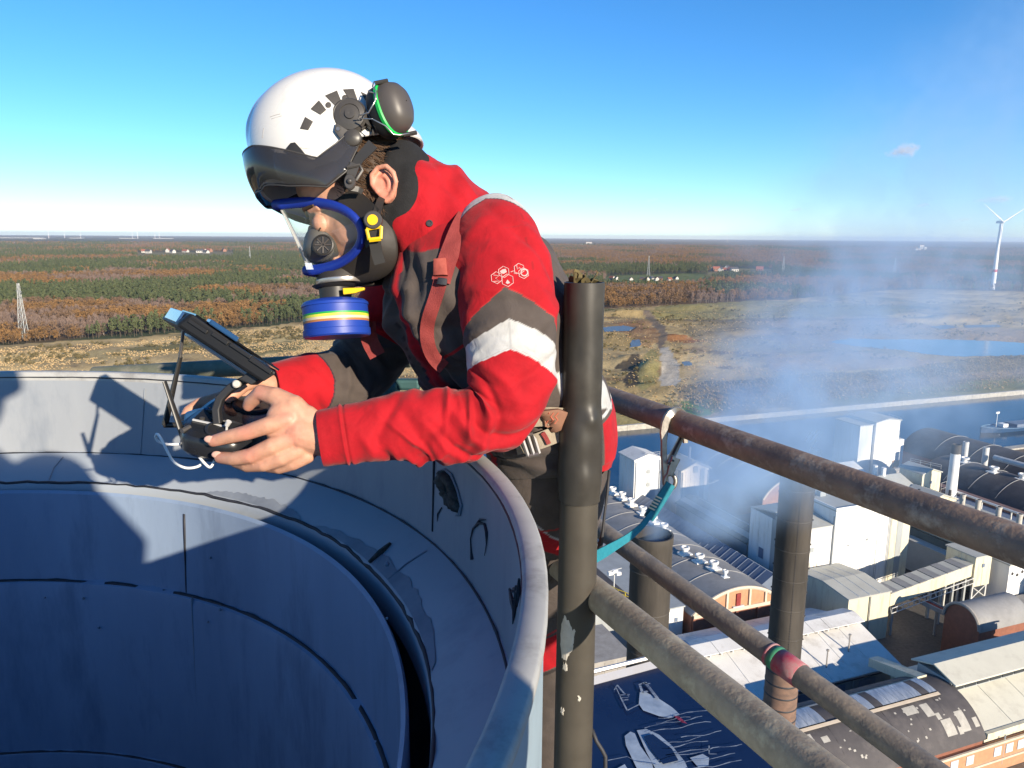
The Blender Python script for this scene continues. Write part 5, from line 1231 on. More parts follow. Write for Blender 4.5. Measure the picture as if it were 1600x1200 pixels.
def chip(pts, seed, lift=.0012):
    w = []
    for x, y in pts:
        d = ray(x, y); r = .0335; a = d[0] ** 2 + d[1] ** 2; b = -2 * (d[0] * PXY[0] + d[1] * PXY[1]); c = PXY[0] ** 2 + PXY[1] ** 2 - r * r; disc = max(0, b * b - 4 * a * c); w.append(d * (-b - math.sqrt(disc)) / (2 * a))
    an = np.array([math.atan2(p[1] - PXY[1], p[0] - PXY[0]) for p in w]); z = np.array([p[2] for p in w]); n = 48; ii = np.linspace(0, len(an), n, endpoint=False)
    aa = np.interp(ii, range(len(an) + 1), np.append(an, an[0])); zz = np.interp(ii, range(len(an) + 1), np.append(z, z[0])); rg = np.random.default_rng(seed)
    aa = aa + rg.normal(size=n) * .03; zz = zz + rg.normal(size=n) * .0018; ca, cz = aa.mean(), zz.mean(); m = MB(); rings = []
    for s in (1, .7, .35, .02): rings.append([PXY + V(math.cos(ca + (p - ca) * s), math.sin(ca + (p - ca) * s), 0) * (np.interp(cz + (q - cz) * s, [-1.2, zj - .35, zj - .1], [.034, .033, .0318]) + (lift if s < 1 else .0002)) + PZ * (cz + (q - cz) * s) for p, q in zip(aa, zz)])
    m.grid(rings, wrap_v=True); return obj('peeling_paint', m, chipm, lowp)
chip([(881, 962), (889, 972), (894, 985), (899, 983), (897, 1000), (893, 1020), (884, 1032), (877, 1028), (875, 1000), (877, 975)], 1); chip([(880, 1036), (886, 1038), (886, 1048), (879, 1046)], 2)
chip([(884, 776), (900, 776), (902, 780), (895, 787), (886, 785)], 3); chip([(908, 777), (922, 777), (930, 776), (932, 779), (918, 781)], 4); chip([(877, 1105), (881, 1110), (880, 1117), (876, 1112)], 5); chip([(904, 1088), (907, 1090), (906, 1096), (903, 1094)], 6)
m = MB(); rg = np.random.default_rng(8)
for k in range(14):
    c = PXY + PZ * (ptop[2] - .001) + V(rg.uniform(-.014, .018), rg.uniform(-.012, .012), 0); d = rg.normal(size=3) * .0065; d[2] = abs(d[2]) * .8 + .004; e = np.cross(d, rg.normal(size=3)); e = e / np.linalg.norm(e) * .008
    m.add([c - e, c + e, c + d + e * .7, c + d * 1.3, c + d - e * .7], [(0, 1, 2, 3, 4)])
tag(obj('dry_leaf_plug', m, pm('dry_leaf', (.12, .09, .03), .8, ns=60, na=.8, col2=(.04, .035, .02)), None, loc=PXY + PZ * ptop[2], solid=.002), 'crumpled brown leaves stuffed in the top of the black post', 'leaves')
m = MB(); rg = np.random.default_rng(9)
for k in range(16):
    c = PXY + V(rg.uniform(-.08, .06), rg.uniform(-.12, -.01), -1.0 + rg.uniform(-.02, .015)); d = rg.normal(size=3) * .03; d[2] *= .4; e = np.cross(d, PZ); e = e / np.linalg.norm(e) * .018
    m.add([c - e, c - e * .2 + d, c + e + d * .6, c + e - d * .3], [(0, 1, 2, 3)])
tag(obj('dry_leaves', m, pm('leaf_litter', (.32, .19, .09), .8, ns=40, na=.7, col2=(.14, .09, .05)), None, loc=PXY + PZ * -1., solid=.003), 'dry brown leaves gathered round the foot of the black post', 'leaves')
m = MB(); m.lathe([(.034, -1.02), (.10, -1.02), (.10, -1.06), (.034, -1.06)], PXY, 20); obj('foot_plate', m, post_m, post)
t = thing('bent_rod', PXY + V(.05, -.03, -1.), 'bent dark metal rod sticking up beside the foot of the post', 'rod')
m = MB(); dd = 1.33; m.tube([atD(*p, dd) for p in ((925, 1140), (932, 1158), (941, 1172), (946, 1182), (946, 1200), (945, 1230))], .0035, 8); obj('rod', m, frame_dark, t, smooth=True)

# ---- deck board with printed boats
DZ = -1.45
deckm = pm('navy_print', (.006, .014, .055), .28, ns=3, na=.5, col2=(.012, .03, .09), spec=.5)
deck = thing('deck_board', atZ(960, 1130, DZ), 'dark navy deck board printed with white boat drawings, lying below the rails', 'board')
dk = [atZ(*p, DZ) for p in ((700, 1120), (850, 1087), (1000, 1047), (1062, 1030), (1245, 1182), (1330, 1300), (1100, 1500), (600, 1500))]
m = MB(); m.prism(dk, PZ * -.02); obj('panel', m, deckm, deck)
alu = pm('aluminium_edge', (.62, .6, .58), .35, .6, ns=12, na=.5)
m = MB(); m.tube([dk[0] + PZ * .004, dk[1] + PZ * .004, dk[2] + PZ * .004, dk[3] + PZ * .004], .018, 4); m.tube([dk[0] + PZ * .02 + PY * .02, dk[3] + PZ * .02 + PY * .02], .008, 6); obj('edge_strip', m, alu, deck)
bt = pm('blue_tube', (.012, .035, .10), .35, ns=8, na=.5, col2=(.03, .06, .14))
tt = thing('blue_tube', atZ(1150, 1105, DZ), 'thin dark blue tube running along the right edge of the deck board', 'tube')
m = MB(); e0, e1 = atZ(1066, 1026, DZ) + PZ * .03, atZ(1258, 1190, DZ) + PZ * .03; m.tube([e0, e1, e1 + (e1 - e0) * .6], .024, 14); obj('tube', m, bt, tt, smooth=True)
m = MB(); m.ball(e0, .03, 12); obj('end_cap', m, bt, tt, smooth=True)
whp = pm('white_print', (.42, .50, .60), .4, ns=8, na=.75, col2=(.12, .17, .26)); lnp = pm('pale_print_lines', (.33, .38, .44), .45, ns=25, na=.9, col2=(.04, .06, .12)); pnk = pm('pink_print', (.3, .04, .08), .5, ns=9, na=.6)
def printed(polys, mat, nm, z=.004):
    m = MB()
    for p in polys: m.add([atZ(x, y, DZ + z) for x, y in p], [tuple(range(len(p)))])
    return obj(nm, m, mat, deck)
def plines(lst, w, mat, nm, z=.008):
    m = MB()
    for p in lst:
        q = [atZ(x, y, DZ + z) for x, y in p]
        for a, b in zip(q[:-1], q[1:]):
            d = b - a; e = np.cross(d, PZ); e = e / np.linalg.norm(e) * w * random.uniform(.6, 1.3); m.add([a - e, a + e, b + e, b - e], [(0, 1, 2, 3)])
    return obj(nm, m, mat, deck)
el = lambda cx, cy, a, b, th, t0, t1, n=20: [(cx + a * math.cos(t) * math.cos(th) - b * math.sin(t) * math.sin(th), cy + a * math.cos(t) * math.sin(th) + b * math.sin(t) * math.cos(th)) for t in np.linspace(t0, t1, n)]
printed([[(1000, 1078), (1010, 1082), (1030, 1092), (1050, 1105), (1062, 1116), (1050, 1122), (1030, 1119), (1005, 1110), (998, 1100)]], whp, 'printed_sailboat')
plines([[(998, 1070), (1008, 1066), (1028, 1092)], [(1000, 1071), (1004, 1082), (1012, 1080)], [(1003, 1068), (1016, 1068)]], .004, lnp, 'printed_rigging')
printed([[(976, 1150), (985, 1143), (992, 1146), (1000, 1165), (1018, 1190), (1025, 1215), (1002, 1215), (990, 1190), (978, 1165)], [(995, 1141), (1010, 1139), (1030, 1148), (1050, 1165), (1070, 1190), (1085, 1225), (1060, 1225), (1030, 1212), (1010, 1175)], [(1078, 1184), (1098, 1178), (1108, 1184), (1107, 1196), (1092, 1200)], [(960, 1203), (976, 1194), (986, 1210), (975, 1230), (960, 1225)]], whp, 'printed_hull')
printed([[(1006, 1150), (1020, 1147), (1050, 1170), (1060, 1188), (1036, 1194), (1018, 1172)]], deckm, 'printed_cabin', .008)
plines([[(962, 1073), (970, 1090), (980, 1110), (1000, 1100)], [(960, 1078), (964, 1070), (975, 1083), (983, 1088)], [(968, 1086), (984, 1085)], [(970, 1090), (982, 1090)], [(974, 1094), (982, 1093)]], .0022, lnp, 'printed_sketch')
rg = random.Random(12); wv = []
for k in range(11):
    x0, y0 = rg.uniform(1000, 1060), 1122 + k * 8 + rg.uniform(-2, 2); x0 += (k * 3)
    wv.append([(x0 + i * 9, y0 - i * 1.6 + 1.6 * math.sin(i * .9 + k) + rg.uniform(-.6, .6)) for i in range(rg.randint(6, 12))])
wv += [[(950, 1188), (980, 1182), (995, 1190), (1030, 1195)], [(1040, 1180), (1080, 1172), (1110, 1170)], [(1108, 1165), (1108, 1178), (1120, 1178)]]
plines(wv, .0014, lnp, 'printed_waves')['kind'] = 'stuff'; printed([[(1052, 1118), (1062, 1120), (1074, 1131), (1064, 1128)]], pnk, 'printed_flag', .008)
printed([[(850, 1092), (862, 1090), (866, 1300), (850, 1300)]], pm('maroon_print', (.05, .006, .02), .4), 'printed_border')

# ---- snap hook on the handrail and its teal lanyard
hc = along(rA0, dA, 1052); hd = float(hc @ cF)
hook = thing('snap_hook', hc, 'worn steel scaffold snap hook hanging over the top handrail', 'hook')
hkm = pm('worn_steel', (.34, .31, .27), .38, .75, ns=30, na=.7, col2=(.16, .14, .12), bump=.2, bs=150)
hkd = pm('dark_steel', (.06, .055, .05), .45, .6, ns=30, na=.6)
def plate(pts, w0, w1, d0, d1, nm, mat, par, thick=.007):
    """flat bar following a path at its own depth"""
    n = len(pts); P = []
    for i, (x, y) in enumerate(pts):
        f = i / (n - 1); d = d0 + (d1 - d0) * f; c = atD(x, y, d); a = atD(*pts[max(0, i - 1)], d); b = atD(*pts[min(n - 1, i + 1)], d); tg = b - a; tg /= np.linalg.norm(tg); s = np.cross(tg, cF); s /= np.linalg.norm(s); w = (w0 + (w1 - w0) * f) / 2
        P.append([c - s * w - cF * thick / 2, c + s * w - cF * thick / 2, c + s * w + cF * thick / 2, c - s * w + cF * thick / 2])
    m = MB(); m.grid(P, wrap_v=True); m.add(P[0], [(3, 2, 1, 0)]); m.add(P[-1], [(0, 1, 2, 3)]); return obj(nm, m, mat, par, bevel=.0015, smooth=40)
arc = [(1040, 757), (1039, 735), (1037, 712), (1037, 690), (1037, 676), (1039, 662), (1043, 652), (1049, 645), (1055, 641.5), (1061, 642), (1066, 646), (1069, 653), (1070, 662), (1070, 678), (1071, 692)]
dfr = hd - .034
P0 = [hd - .030] * 8 + [hd - .022, hd - .006, hd + .01, hd + .026, hd + .032, hd + .032, hd + .032]
Pp = []; n = len(arc)
for i, (x, y) in enumerate(arc):
    d = P0[i]; c = atD(x, y, d); a, b = atD(*arc[max(0, i - 1)], d), atD(*arc[min(n - 1, i + 1)], d); tg = (b - a) / np.linalg.norm(b - a); s = np.cross(tg, cF); s /= np.linalg.norm(s); w = (.0055 if i < 4 else .0075 if i < 12 else .005); th = .005
    Pp.append([c - s * w - cF * th, c + s * w - cF * th, c + s * w + cF * th, c - s * w + cF * th])
m = MB(); m.grid(Pp, wrap_v=True); m.add(Pp[0], [(3, 2, 1, 0)]); m.add(Pp[-1], [(0, 1, 2, 3)]); obj('hook_arm', m, hkm, hook, bevel=.002, smooth=40)
plate([(1067, 679), (1058, 697), (1050, 713), (1045, 726)], .008, .013, hd - .02, hd - .03, 'gate', hkm, hook, .012)
plate([(1064, 684), (1056, 700), (1051, 711)], .004, .005, hd - .028, hd - .037, 'gate_slot', hkd, hook, .004)
plate([(1056, 715), (1050, 730), (1046, 742)], .017, .012, hd - .034, hd - .034, 'lever', hkm, hook, .009)
m = MB(); m.tube([atD(1046, 724, hd - .05), atD(1046, 724, hd - .015)], .003, 10); m.tube([atD(1052, 720, hd - .045), atD(1052, 720, hd - .015)], .0022, 10); obj('rivet', m, hkd, hook, smooth=40)
ec = atD(1047, 752, hd - .033); m = MB(); m.tube([ec + cR * .0105 * math.cos(a) + cU * .014 * math.sin(a) for a in np.linspace(0, 2 * math.pi, 20, endpoint=False)], .0042, 8, closed=True); obj('eye', m, hkm, hook, smooth=True)
teal = pm('teal_webbing', (.012, .19, .25), .75, ns=90, na=.5, col2=(.008, .12, .17), bump=.6, bs=900)
lan = thing('lanyard', ec, 'teal webbing lanyard running from the snap hook eye to behind the post', 'strap')
def ribbon(pts, ds, ws, nm, mat, par, thick=.003, twist=None):
    n = 40; x = np.interp(np.linspace(0, 1, n), np.linspace(0, 1, len(pts)), [p[0] for p in pts]); y = np.interp(np.linspace(0, 1, n), np.linspace(0, 1, len(pts)), [p[1] for p in pts]); d = np.interp(np.linspace(0, 1, n), np.linspace(0, 1, len(ds)), ds); w = np.interp(np.linspace(0, 1, n), np.linspace(0, 1, len(ws)), ws)
    k = np.array([.25, .5, .25]); 
    for _ in range(6):
        for arr in (x, y, d, w): arr[1:-1] = np.convolve(arr, k, 'valid')
    c = [atD(a, b, e) for a, b, e in zip(x, y, d)]; P = []
    for i in range(n):
        tg = c[min(n - 1, i + 1)] - c[max(0, i - 1)]; tg /= np.linalg.norm(tg); s = np.cross(tg, cF); s /= np.linalg.norm(s); nr = np.cross(s, tg)
        P.append([c[i] - s * w[i] / 2 - nr * thick / 2, c[i] + s * w[i] / 2 - nr * thick / 2, c[i] + s * w[i] / 2 + nr * thick / 2, c[i] - s * w[i] / 2 + nr * thick / 2])
    m = MB(); m.grid(P, wrap_v=True); m.add(P[0], [(3, 2, 1, 0)]); m.add(P[-1], [(0, 1, 2, 3)]); return obj(nm, m, mat, par, smooth=50)
ribbon([(1048, 756), (1036, 775), (1025, 792), (1013, 810)], [hd - .036, hd - .04], [.018, .020, .020], 'sewn_loop', teal, lan, .007)
ribbon([(1019, 800), (1005, 820), (985, 838), (962, 852), (940, 865), (915, 878)], [hd - .045, hd - .1, 1.28], [.009, .011, .014, .019, .021], 'webbing', teal, lan)
ribbon([(1042, 754), (1036, 765), (1031, 776)], [hd - .030, hd - .03], [.006, .006], 'keeper', frame_dark, lan, .004)
stm = pm('pale_stitching', (.6, .58, .45), .8)
for f in (0, 1, 2, 3, 4):
    x, y = 1029 - f * 2.7, 777 + f * 4.4; a, b = atD(x - 5, y - 2.4, hd - .0455), atD(x + 5, y + 2.4, hd - .0455); m = MB(); m.tube([a, b], .0016, 5); obj('stitching', m, stm, lan)
# ================================================================== the person leaning on the rim
from mathutils.bvhtree import BVHTree
def catmull(pts, n):
    """smooth curve through rows of control values"""
    p = np.asarray(pts, float); m = len(p); L = np.concatenate([[0], np.cumsum(np.linalg.norm(np.diff(p[:, :2], axis=0), axis=1) + 1e-9)])
    x = np.linspace(0, L[-1], n); out = np.zeros((n, p.shape[1])); tg = np.zeros_like(p)
    tg[1:-1] = (p[2:] - p[:-2]) / (L[2:] - L[:-2])[:, None]; tg[0] = (p[1] - p[0]) / (L[1] - L[0]); tg[-1] = (p[-1] - p[-2]) / (L[-1] - L[-2])
    for k, v in enumerate(x):
        i = min(max(np.searchsorted(L, v) - 1, 0), m - 2); h = L[i + 1] - L[i]; t = (v - L[i]) / h
        out[k] = (2 * t ** 3 - 3 * t * t + 1) * p[i] + (t ** 3 - 2 * t * t + t) * h * tg[i] + (-2 * t ** 3 + 3 * t * t) * p[i + 1] + (t ** 3 - t * t) * h * tg[i + 1]
    return out, x
def sweep(ctrl, nu, nv, disp=None, power=2.):
    """cloth tube: ctrl rows = (x, y, depth, half width, half depth); half sizes in photo pixels at that depth.
    returns points (nu, nv, 3), length along L (nu,), angle th (nv,) with 0 towards the viewer side"""
    c, L = catmull(ctrl, nu); C3 = np.array([atD(a[0], a[1], a[2]) for a in c]); T = np.gradient(C3, axis=0); T /= np.linalg.norm(T, axis=1)[:, None]
    n0 = -cF - T * (T @ -cF)[:, None]; n0 /= np.linalg.norm(n0, axis=1)[:, None]; n1 = np.cross(T, n0)
    th = np.linspace(-math.pi, math.pi, nv, endpoint=False); sc = c[:, 2] / 1200.
    rx = (c[:, 3] * sc)[:, None]; rz = (c[:, 4] * sc)[:, None]; co, si = np.cos(th)[None], np.sin(th)[None]
    k = (np.abs(co) ** power + np.abs(si) ** power) ** (-1 / power)
    D = 0 if disp is None else disp(L[:, None], th[None])
    P = C3[:, None] + n0[:, None] * ((rz + D) * co * k)[..., None] + n1[:, None] * ((rx + D) * si * k)[..., None]
    return P, L, th
def ridge(L, th, l0, th0, dl, dth, slope, amp, wid, seed=0):
    """one soft fold: a crest running along th with a given slant"""
    d = (th - th0 + math.pi) % (2 * math.pi) - math.pi
    u = (L - l0 - slope * d) / wid; return amp * np.exp(-u * u) * np.exp(-(d / dth) ** 2)
def folds(L, th, seed, n, l_rng, th_rng, amp, wid, slope=30):
    rg = np.random.default_rng(seed); r = 0
    for _ in range(n): r = r + ridge(L, th, rg.uniform(*l_rng), rg.uniform(*th_rng), 0, rg.uniform(.35, .9), rg.normal() * slope, amp * rg.uniform(.4, 1.2) * rg.choice([1, 1, -1]), wid * rg.uniform(.6, 1.5))
    return r
def mound(mb, q):
    return q
RED = V(.34, .006, .012); BRN = V(.072, .058, .052); WHT = V(.43, .43, .425); BLK = V(.010, .010, .011); PIP = V(.035, .02, .03); DRED = V(.30, .01, .015)
cloth = vcol('work_cloth', .82, .4, 1400, .18, 28, spec=.2, bdist=.0006, sheen=.08, crease=.3)

PL = atD(880, 900, 1.47); person = thing('person', V(PL[0], PL[1], -1.43), 'person in red work suit, white helmet and blue face mask leaning on the chimney rim', 'person')

# ---- near sleeve
SL = [(758, 322, 1.235, 22, 16), (765, 338, 1.215, 48, 40), (773, 370, 1.19, 66, 58), (785, 430, 1.165, 76, 68), (794, 490, 1.155, 75, 68), (798, 550, 1.155, 70, 64), (794, 605, 1.155, 66, 60), (772, 646, 1.155, 61, 56), (726, 664, 1.15, 56, 52), (665, 664, 1.14, 53, 49), (600, 670, 1.13, 51, 46), (550, 677, 1.122, 47, 43), (508, 684, 1.116, 44, 40), (501, 685, 1.115, 43, 39)]
def sl_disp(L, th):
    d = folds(L, th, 3, 16, (60, 300), (-1.6, 1.6), .0050, 10, 45)
    d = d + folds(L, th, 5, 14, (290, 420), (-2.6, 1.4), .0075, 8.5, 25)          # crowded folds at the elbow
    d = d + folds(L, th, 8, 16, (400, 580), (-1.7, 1.7), .0056, 10, 35)
    for l0, t0, s, a, w in ((330, -.2, 30, .006, 12), (352, -.5, 46, -.008, 10), (378, -.3, 40, .007, 12), (402, -.6, 55, -.007, 9), (428, -.2, 45, .006, 13), (300, .4, -60, -.005, 10), (275, .2, -50, .004, 12), (262, -.6, 40, -.005, 9), (470, .1, 25, -.004, 12), (505, .3, -30, -.005, 10), (540, -.3, 30, .003, 10), (95, -.7, -70, -.005, 12), (140, -.5, -70, .003, 14), (70, .5, 40, .003, 12)): d = d + ridge(L, th, l0, t0, 0, .8, s, a, w)
    d = d + .0022 * (fbm(L / 30 + 40 + th * 0, (np.cos(th) * 1.2 + 3) + L * 0, 3, 6) - .5) * 2
    d = d * sstep(0, 60, L) * sstep(613, 585, L)
    d = d + .0016 * np.exp(-((L - 572) / 2.0) ** 2) - .002 * np.exp(-((L - 568) / 2.) ** 2) + .0012 * sstep(570, 574, L)
    return d
P, L, th = sweep(SL, 430, 150, sl_disp, 2.15)
LL, TT = np.meshgrid(L, th, indexing='ij'); q = np.abs(TT) / (math.pi / 2); q = np.where(q > 1, 2 - q, q)
col = np.zeros(LL.shape + (3,)) + RED
sv = lambda c, m: np.where(m[..., None], c, col)
wob = 3 * np.sin(TT * 3)
col = sv(DRED * .0 + RED, LL > 0); col = sv(V(.44, .435, .42), (LL < 24 + 30 * q))
col = sv(PIP, (LL > 24 + 30 * q) & (LL < 26 + 30 * q)); col = sv(BRN, (LL > 149 + 62 * q) & (LL < 187 + 46 * q)); col = sv(V(.45, .02, .02), (LL > 147.5 + 62 * q) & (LL < 149 + 62 * q))
col = sv(WHT, (LL > 187 + 46 * q) & (LL < 231 + 44 * q)); col = sv(V(.33, .33, .33), (np.abs(TT) < .012) & (LL > 187 + 46 * q) & (LL < 231 + 44 * q))
for off in (1.5, -1.5): col = sv(V(.42, .42, .42), np.abs(LL - (187 + 46 * q + off * 2)) < .6) if off > 0 else sv(V(.33, .33, .33), np.abs(LL - (231 + 44 * q + off * 2)) < .6)
col = sv(DRED * .8, (np.abs(TT + .78 - LL * .0012) < .007) & (LL < 130)); col = sv(DRED * .8, (np.abs(TT - .35) < .006) & (LL > 300) & (LL < 569)); col = sv(DRED, (np.abs(LL - 60 - 14 * np.cos(TT)) < .7) & (TT < -.2) & (TT > -1.3))
col = sv(BRN, (np.abs(TT - 1.62) < .10) & (LL < 231 + 44 * q) & (LL > 60)); col = sv(DRED, (np.abs(LL - 569) < .9))
m = MB(); m.grid(P, wrap_v=True); inner = P[-1].mean(0); last = P[-1]
ring2 = [list(last), list(inner + (last - inner) * .93), list(inner + (last - inner) * .90 + (P[-30].mean(0) - inner) * .5)]
nm = len(m.v); cols = list(col.reshape(-1, 3)); m.grid(ring2, wrap_v=True); cols += [RED] * (3 * len(th))
sleeve_near = obj('jacket_sleeve', m, cloth, person, cols=np.array(cols), smooth=True); bvS = BVHTree.FromPolygons([Vector(p) for p in m.v], m.f)

# ---- jacket body
TR = [(866, 736, 1.42, 90, 108), (864, 718, 1.42, 97, 122), (854, 660, 1.41, 104, 140), (822, 575, 1.375, 112, 148), (778, 515, 1.35, 130, 158), (738, 455, 1.335, 137, 165), (702, 395, 1.325, 112, 168), (676, 350, 1.315, 78, 120), (660, 325, 1.31, 70, 84)]
def tr_disp(L, th):
    d = folds(L, th, 21, 30, (20, 420), (-2.4, 2.4), .008, 16, 60) + folds(L, th, 22, 22, (150, 400), (-2.0, -.2), .010, 13, 110)
    fr = np.exp(-((th + .85) / .6) ** 2) * sstep(60, 130, L) * sstep(440, 380, L)
    d = d + fr * (.0075 * np.sin(th * 13 + L / 55 + 2.2 * np.sin(L / 70)) + .004 * np.sin(th * 29 - L / 30))
    return d + .003 * (fbm(L / 40 + th * 0, np.cos(th) * 1.5 + 3 + L * 0, 3, 16) - .5) * 2
P, L, th = sweep(TR, 300, 200, tr_disp, 2.2)
LL, TT = np.meshgrid(L, th, indexing='ij'); LL = LL + 16; Lm = LL.max()
zc = np.interp(LL, [0, 180, 270, 350, Lm], [-1.02, -1.05, -.98, -.80, -.72]); hw = np.interp(LL, [0, 200, 350, Lm], [.085, .08, .075, .06])
zc = zc + .02 * np.sin(LL / 23)
# the front of the jacket stands off the belly: push a placket crest out
P = P + 0
col = np.zeros(LL.shape + (3,)) + BRN
col = sv(RED, (LL > np.interp(TT, [-1.3, -.95, -.5, 0, 1], [440, 462, 428, 405, 425])) & (np.abs(TT) < 2.6))
col = sv(BRN * 1.0, (TT > 1.15) & (LL < 440))
col = sv(RED, (np.abs(TT - zc) < hw)); col = sv(PIP, (np.abs(np.abs(TT - zc) - hw) < .008))
col = sv(V(.03, .024, .022), (np.abs(TT - zc - hw - .09) < .006) & (LL < 440)); col = sv(V(.03, .024, .022), (np.abs(TT - zc + hw + .10) < .006) & (LL < 440)); col = sv(DRED * .8, (np.abs(TT - zc) < .006) & (LL > 60))
col = sv(V(.45, .02, .02), (np.abs(LL - 285) < 1.2) & (TT > zc + .1) & (TT < -.35))
col = sv(WHT, (np.abs(LL - 138 + 60 * (TT - .9)) < 20) & (TT > .2) & (TT < 1.15)); col = sv(WHT, (np.abs(LL - 128) < 20) & (TT < -1.3))
col = sv(RED, (LL < 102) & (TT > .75)); col = sv(WHT, (np.abs(LL - 104 - 8 * np.sin(TT * 2)) < 2.5) & (TT > .75))
m = MB(); m.grid(P, wrap_v=True); m.add(P[0].tolist(), [tuple(range(len(th)))[::-1]]); cols = list(col.reshape(-1, 3)) + [BRN] * len(th)
jacket = obj('jacket', m, cloth, person, cols=np.array(cols), smooth=True); bvJ = BVHTree.FromPolygons([Vector(p) for p in m.v], m.f)

# ---- collar with black lining, and the black neck warmer
def col_disp(L, th): return folds(L, th, 33, 22, (0, 100), (-3, 3), .006, 11, 60) + .0025 * np.sin(th * 5 + L / 20)
CO = [(712, 366, 1.305, 78, 120), (688, 350, 1.29, 75, 112), (660, 335, 1.275, 79, 102), (632, 320, 1.262, 84, 95), (619, 314, 1.258, 83, 88)]
P, L, th = sweep(CO, 80, 120, col_disp, 2.2); LL, TT = np.meshgrid(L, th, indexing='ij'); col = np.zeros(LL.shape + (3,)) + RED
c_in = P[-1].mean(0); back = P[-30].mean(0) - c_in
rows = [P[-1], c_in + (P[-1] - c_in) * .97 - back * .02, c_in + (P[-1] - c_in) * .92 + back * .02, c_in + (P[-1] - c_in) * .86 + back * .5, c_in + (P[-1] - c_in) * .8 + back * 1.2]
m = MB(); m.grid(P, wrap_v=True); m.grid(rows, wrap_v=True); cols = np.concatenate([col.reshape(-1, 3), np.repeat([RED, RED, BLK, BLK, BLK], 120, axis=0)])
collar = obj('collar', m, cloth, person, cols=cols, smooth=True); bvC = BVHTree.FromPolygons([Vector(p) for p in m.v], m.f)
NW = [(676, 332, 1.28, 72, 66), (652, 323, 1.262, 78, 76), (628, 315, 1.252, 86, 86), (616, 311, 1.249, 90, 78), (611, 310, 1.249, 87, 74), (626, 315, 1.25, 80, 68)]
P, L, th = sweep(NW, 60, 90, lambda L, th: folds(L, th, 41, 16, (0, 90), (-3, 3), .003, 9, 30), 2.2)
m = MB(); m.grid(P, wrap_v=True); obj('neck_warmer', m, pm('black_fleece', (.012, .012, .013), .95, ns=80, na=.5, bump=.5, bs=500), person, smooth=True)

# ---- far sleeve
FS = [(640, 440, 1.46, 60, 50), (610, 500, 1.47, 60, 52), (575, 560, 1.46, 56, 50), (548, 588, 1.44, 52, 48), (515, 598, 1.41, 50, 46), (475, 603, 1.375, 48, 44), (436, 608, 1.335, 43, 38), (428, 609, 1.33, 42, 37)]
P, L, th = sweep(FS, 220, 100, lambda L, th: folds(L, th, 51, 30, (60, 260), (-2, 2), .006, 8, 30) * sstep(280, 240, L), 2.2)
LL, TT = np.meshgrid(L, th, indexing='ij'); col = np.zeros(LL.shape + (3,)) + RED; q = np.abs(TT) / (math.pi / 2); q = np.where(q > 1, 2 - q, q)
col = sv(BRN, (LL > 100) & (LL < 222 + 18 * q)); col = sv(PIP, np.abs(LL - 222 - 18 * q) < 1.2)
m = MB(); m.grid(P, wrap_v=True); cen = P[-1].mean(0); m.grid([P[-1], cen + (P[-1] - cen) * .9, cen + (P[-1] - cen) * .86 + (P[-25].mean(0) - cen)], wrap_v=True)
obj('jacket_sleeve', m, cloth, person, cols=np.concatenate([col.reshape(-1, 3), np.repeat([RED], 300, axis=0)]), smooth=True)

# ---- trousers
def legp(ctrl, seed, near):
    P, L, th = sweep(ctrl, 420, 170, lambda L, th: folds(L, th, seed, 40, (0, 520), (-3, 3), .005, 14, 40), 2.2); LL, TT = np.meshgrid(L, th, indexing='ij')
    col = np.zeros(LL.shape + (3,)) + BRN; tt = (TT + math.pi) % (2 * math.pi) - math.pi
    global sv2
    if near:
        e = LL - (90 - 46 * np.sin(np.clip(tt + .2, -1.5, 1.5)))
        col[(e > 0) & (e < 30)] = RED; col[(e > -3) & (e < 0)] = WHT * .9
        col[(np.abs(LL - 78 - 10 * tt) < 1.0) & (tt < .6)] = V(.3, .03, .03); col[(np.abs(tt + .35) < .012) & (LL < 80)] = V(.3, .03, .03)
        k = (LL > 262 + 20 * tt) & (LL < 312 + 20 * tt); col[k] = RED; col[(np.abs(LL - 316 - 20 * tt) < 2)] = V(.03, .025, .025); col[(np.abs(LL - 257 - 20 * tt) < 1.5)] = V(.3, .03, .03)
    m = MB(); m.grid(P, wrap_v=True); return m, col.reshape(-1, 3)
mA, cA = legp([(862, 690, 1.40, 84, 96), (852, 740, 1.40, 82, 92), (848, 820, 1.47, 74, 78), (856, 920, 1.54, 62, 62), (862, 1010, 1.60, 56, 56), (866, 1120, 1.68, 52, 52), (868, 1260, 1.76, 50, 50), (868, 1330, 1.84, 52, 52)], 61, True)
mB_, cB = legp([(882, 700, 1.54, 70, 86), (878, 760, 1.60, 68, 78), (868, 850, 1.68, 58, 62), (862, 960, 1.76, 52, 54), (862, 1080, 1.86, 48, 48), (866, 1240, 2.0, 46, 46)], 62, False)
b0 = len(mA.v); mA.v += mB_.v; mA.f += [tuple(i + b0 for i in f) for f in mB_.f]; mA.m += mB_.m
trousers = obj('trousers', mA, cloth, person, cols=np.concatenate([cA, cB]), smooth=True); bvT = BVHTree.FromPolygons([Vector(p) for p in mA.v], mA.f)
boot = pm('black_boot', (.02, .018, .016), .6, ns=20, na=.5)
for x, y, d in ((868, 1330, 1.84), (866, 1240, 2.0)):
    q = atD(x, y, d); q[2] = -1.43; m = MB(); m.ball(q + V(-.07, 0, .045), .05, 16, sc=(2.6, .95, .9)); m.tube([q + V(.0, 0, .02), q + V(0, 0, .2)], [.055, .06], 16); m.box(q + V(-.07, 0, .01), (.27, .095, .02)); obj('boot', m, boot, person, smooth=40)

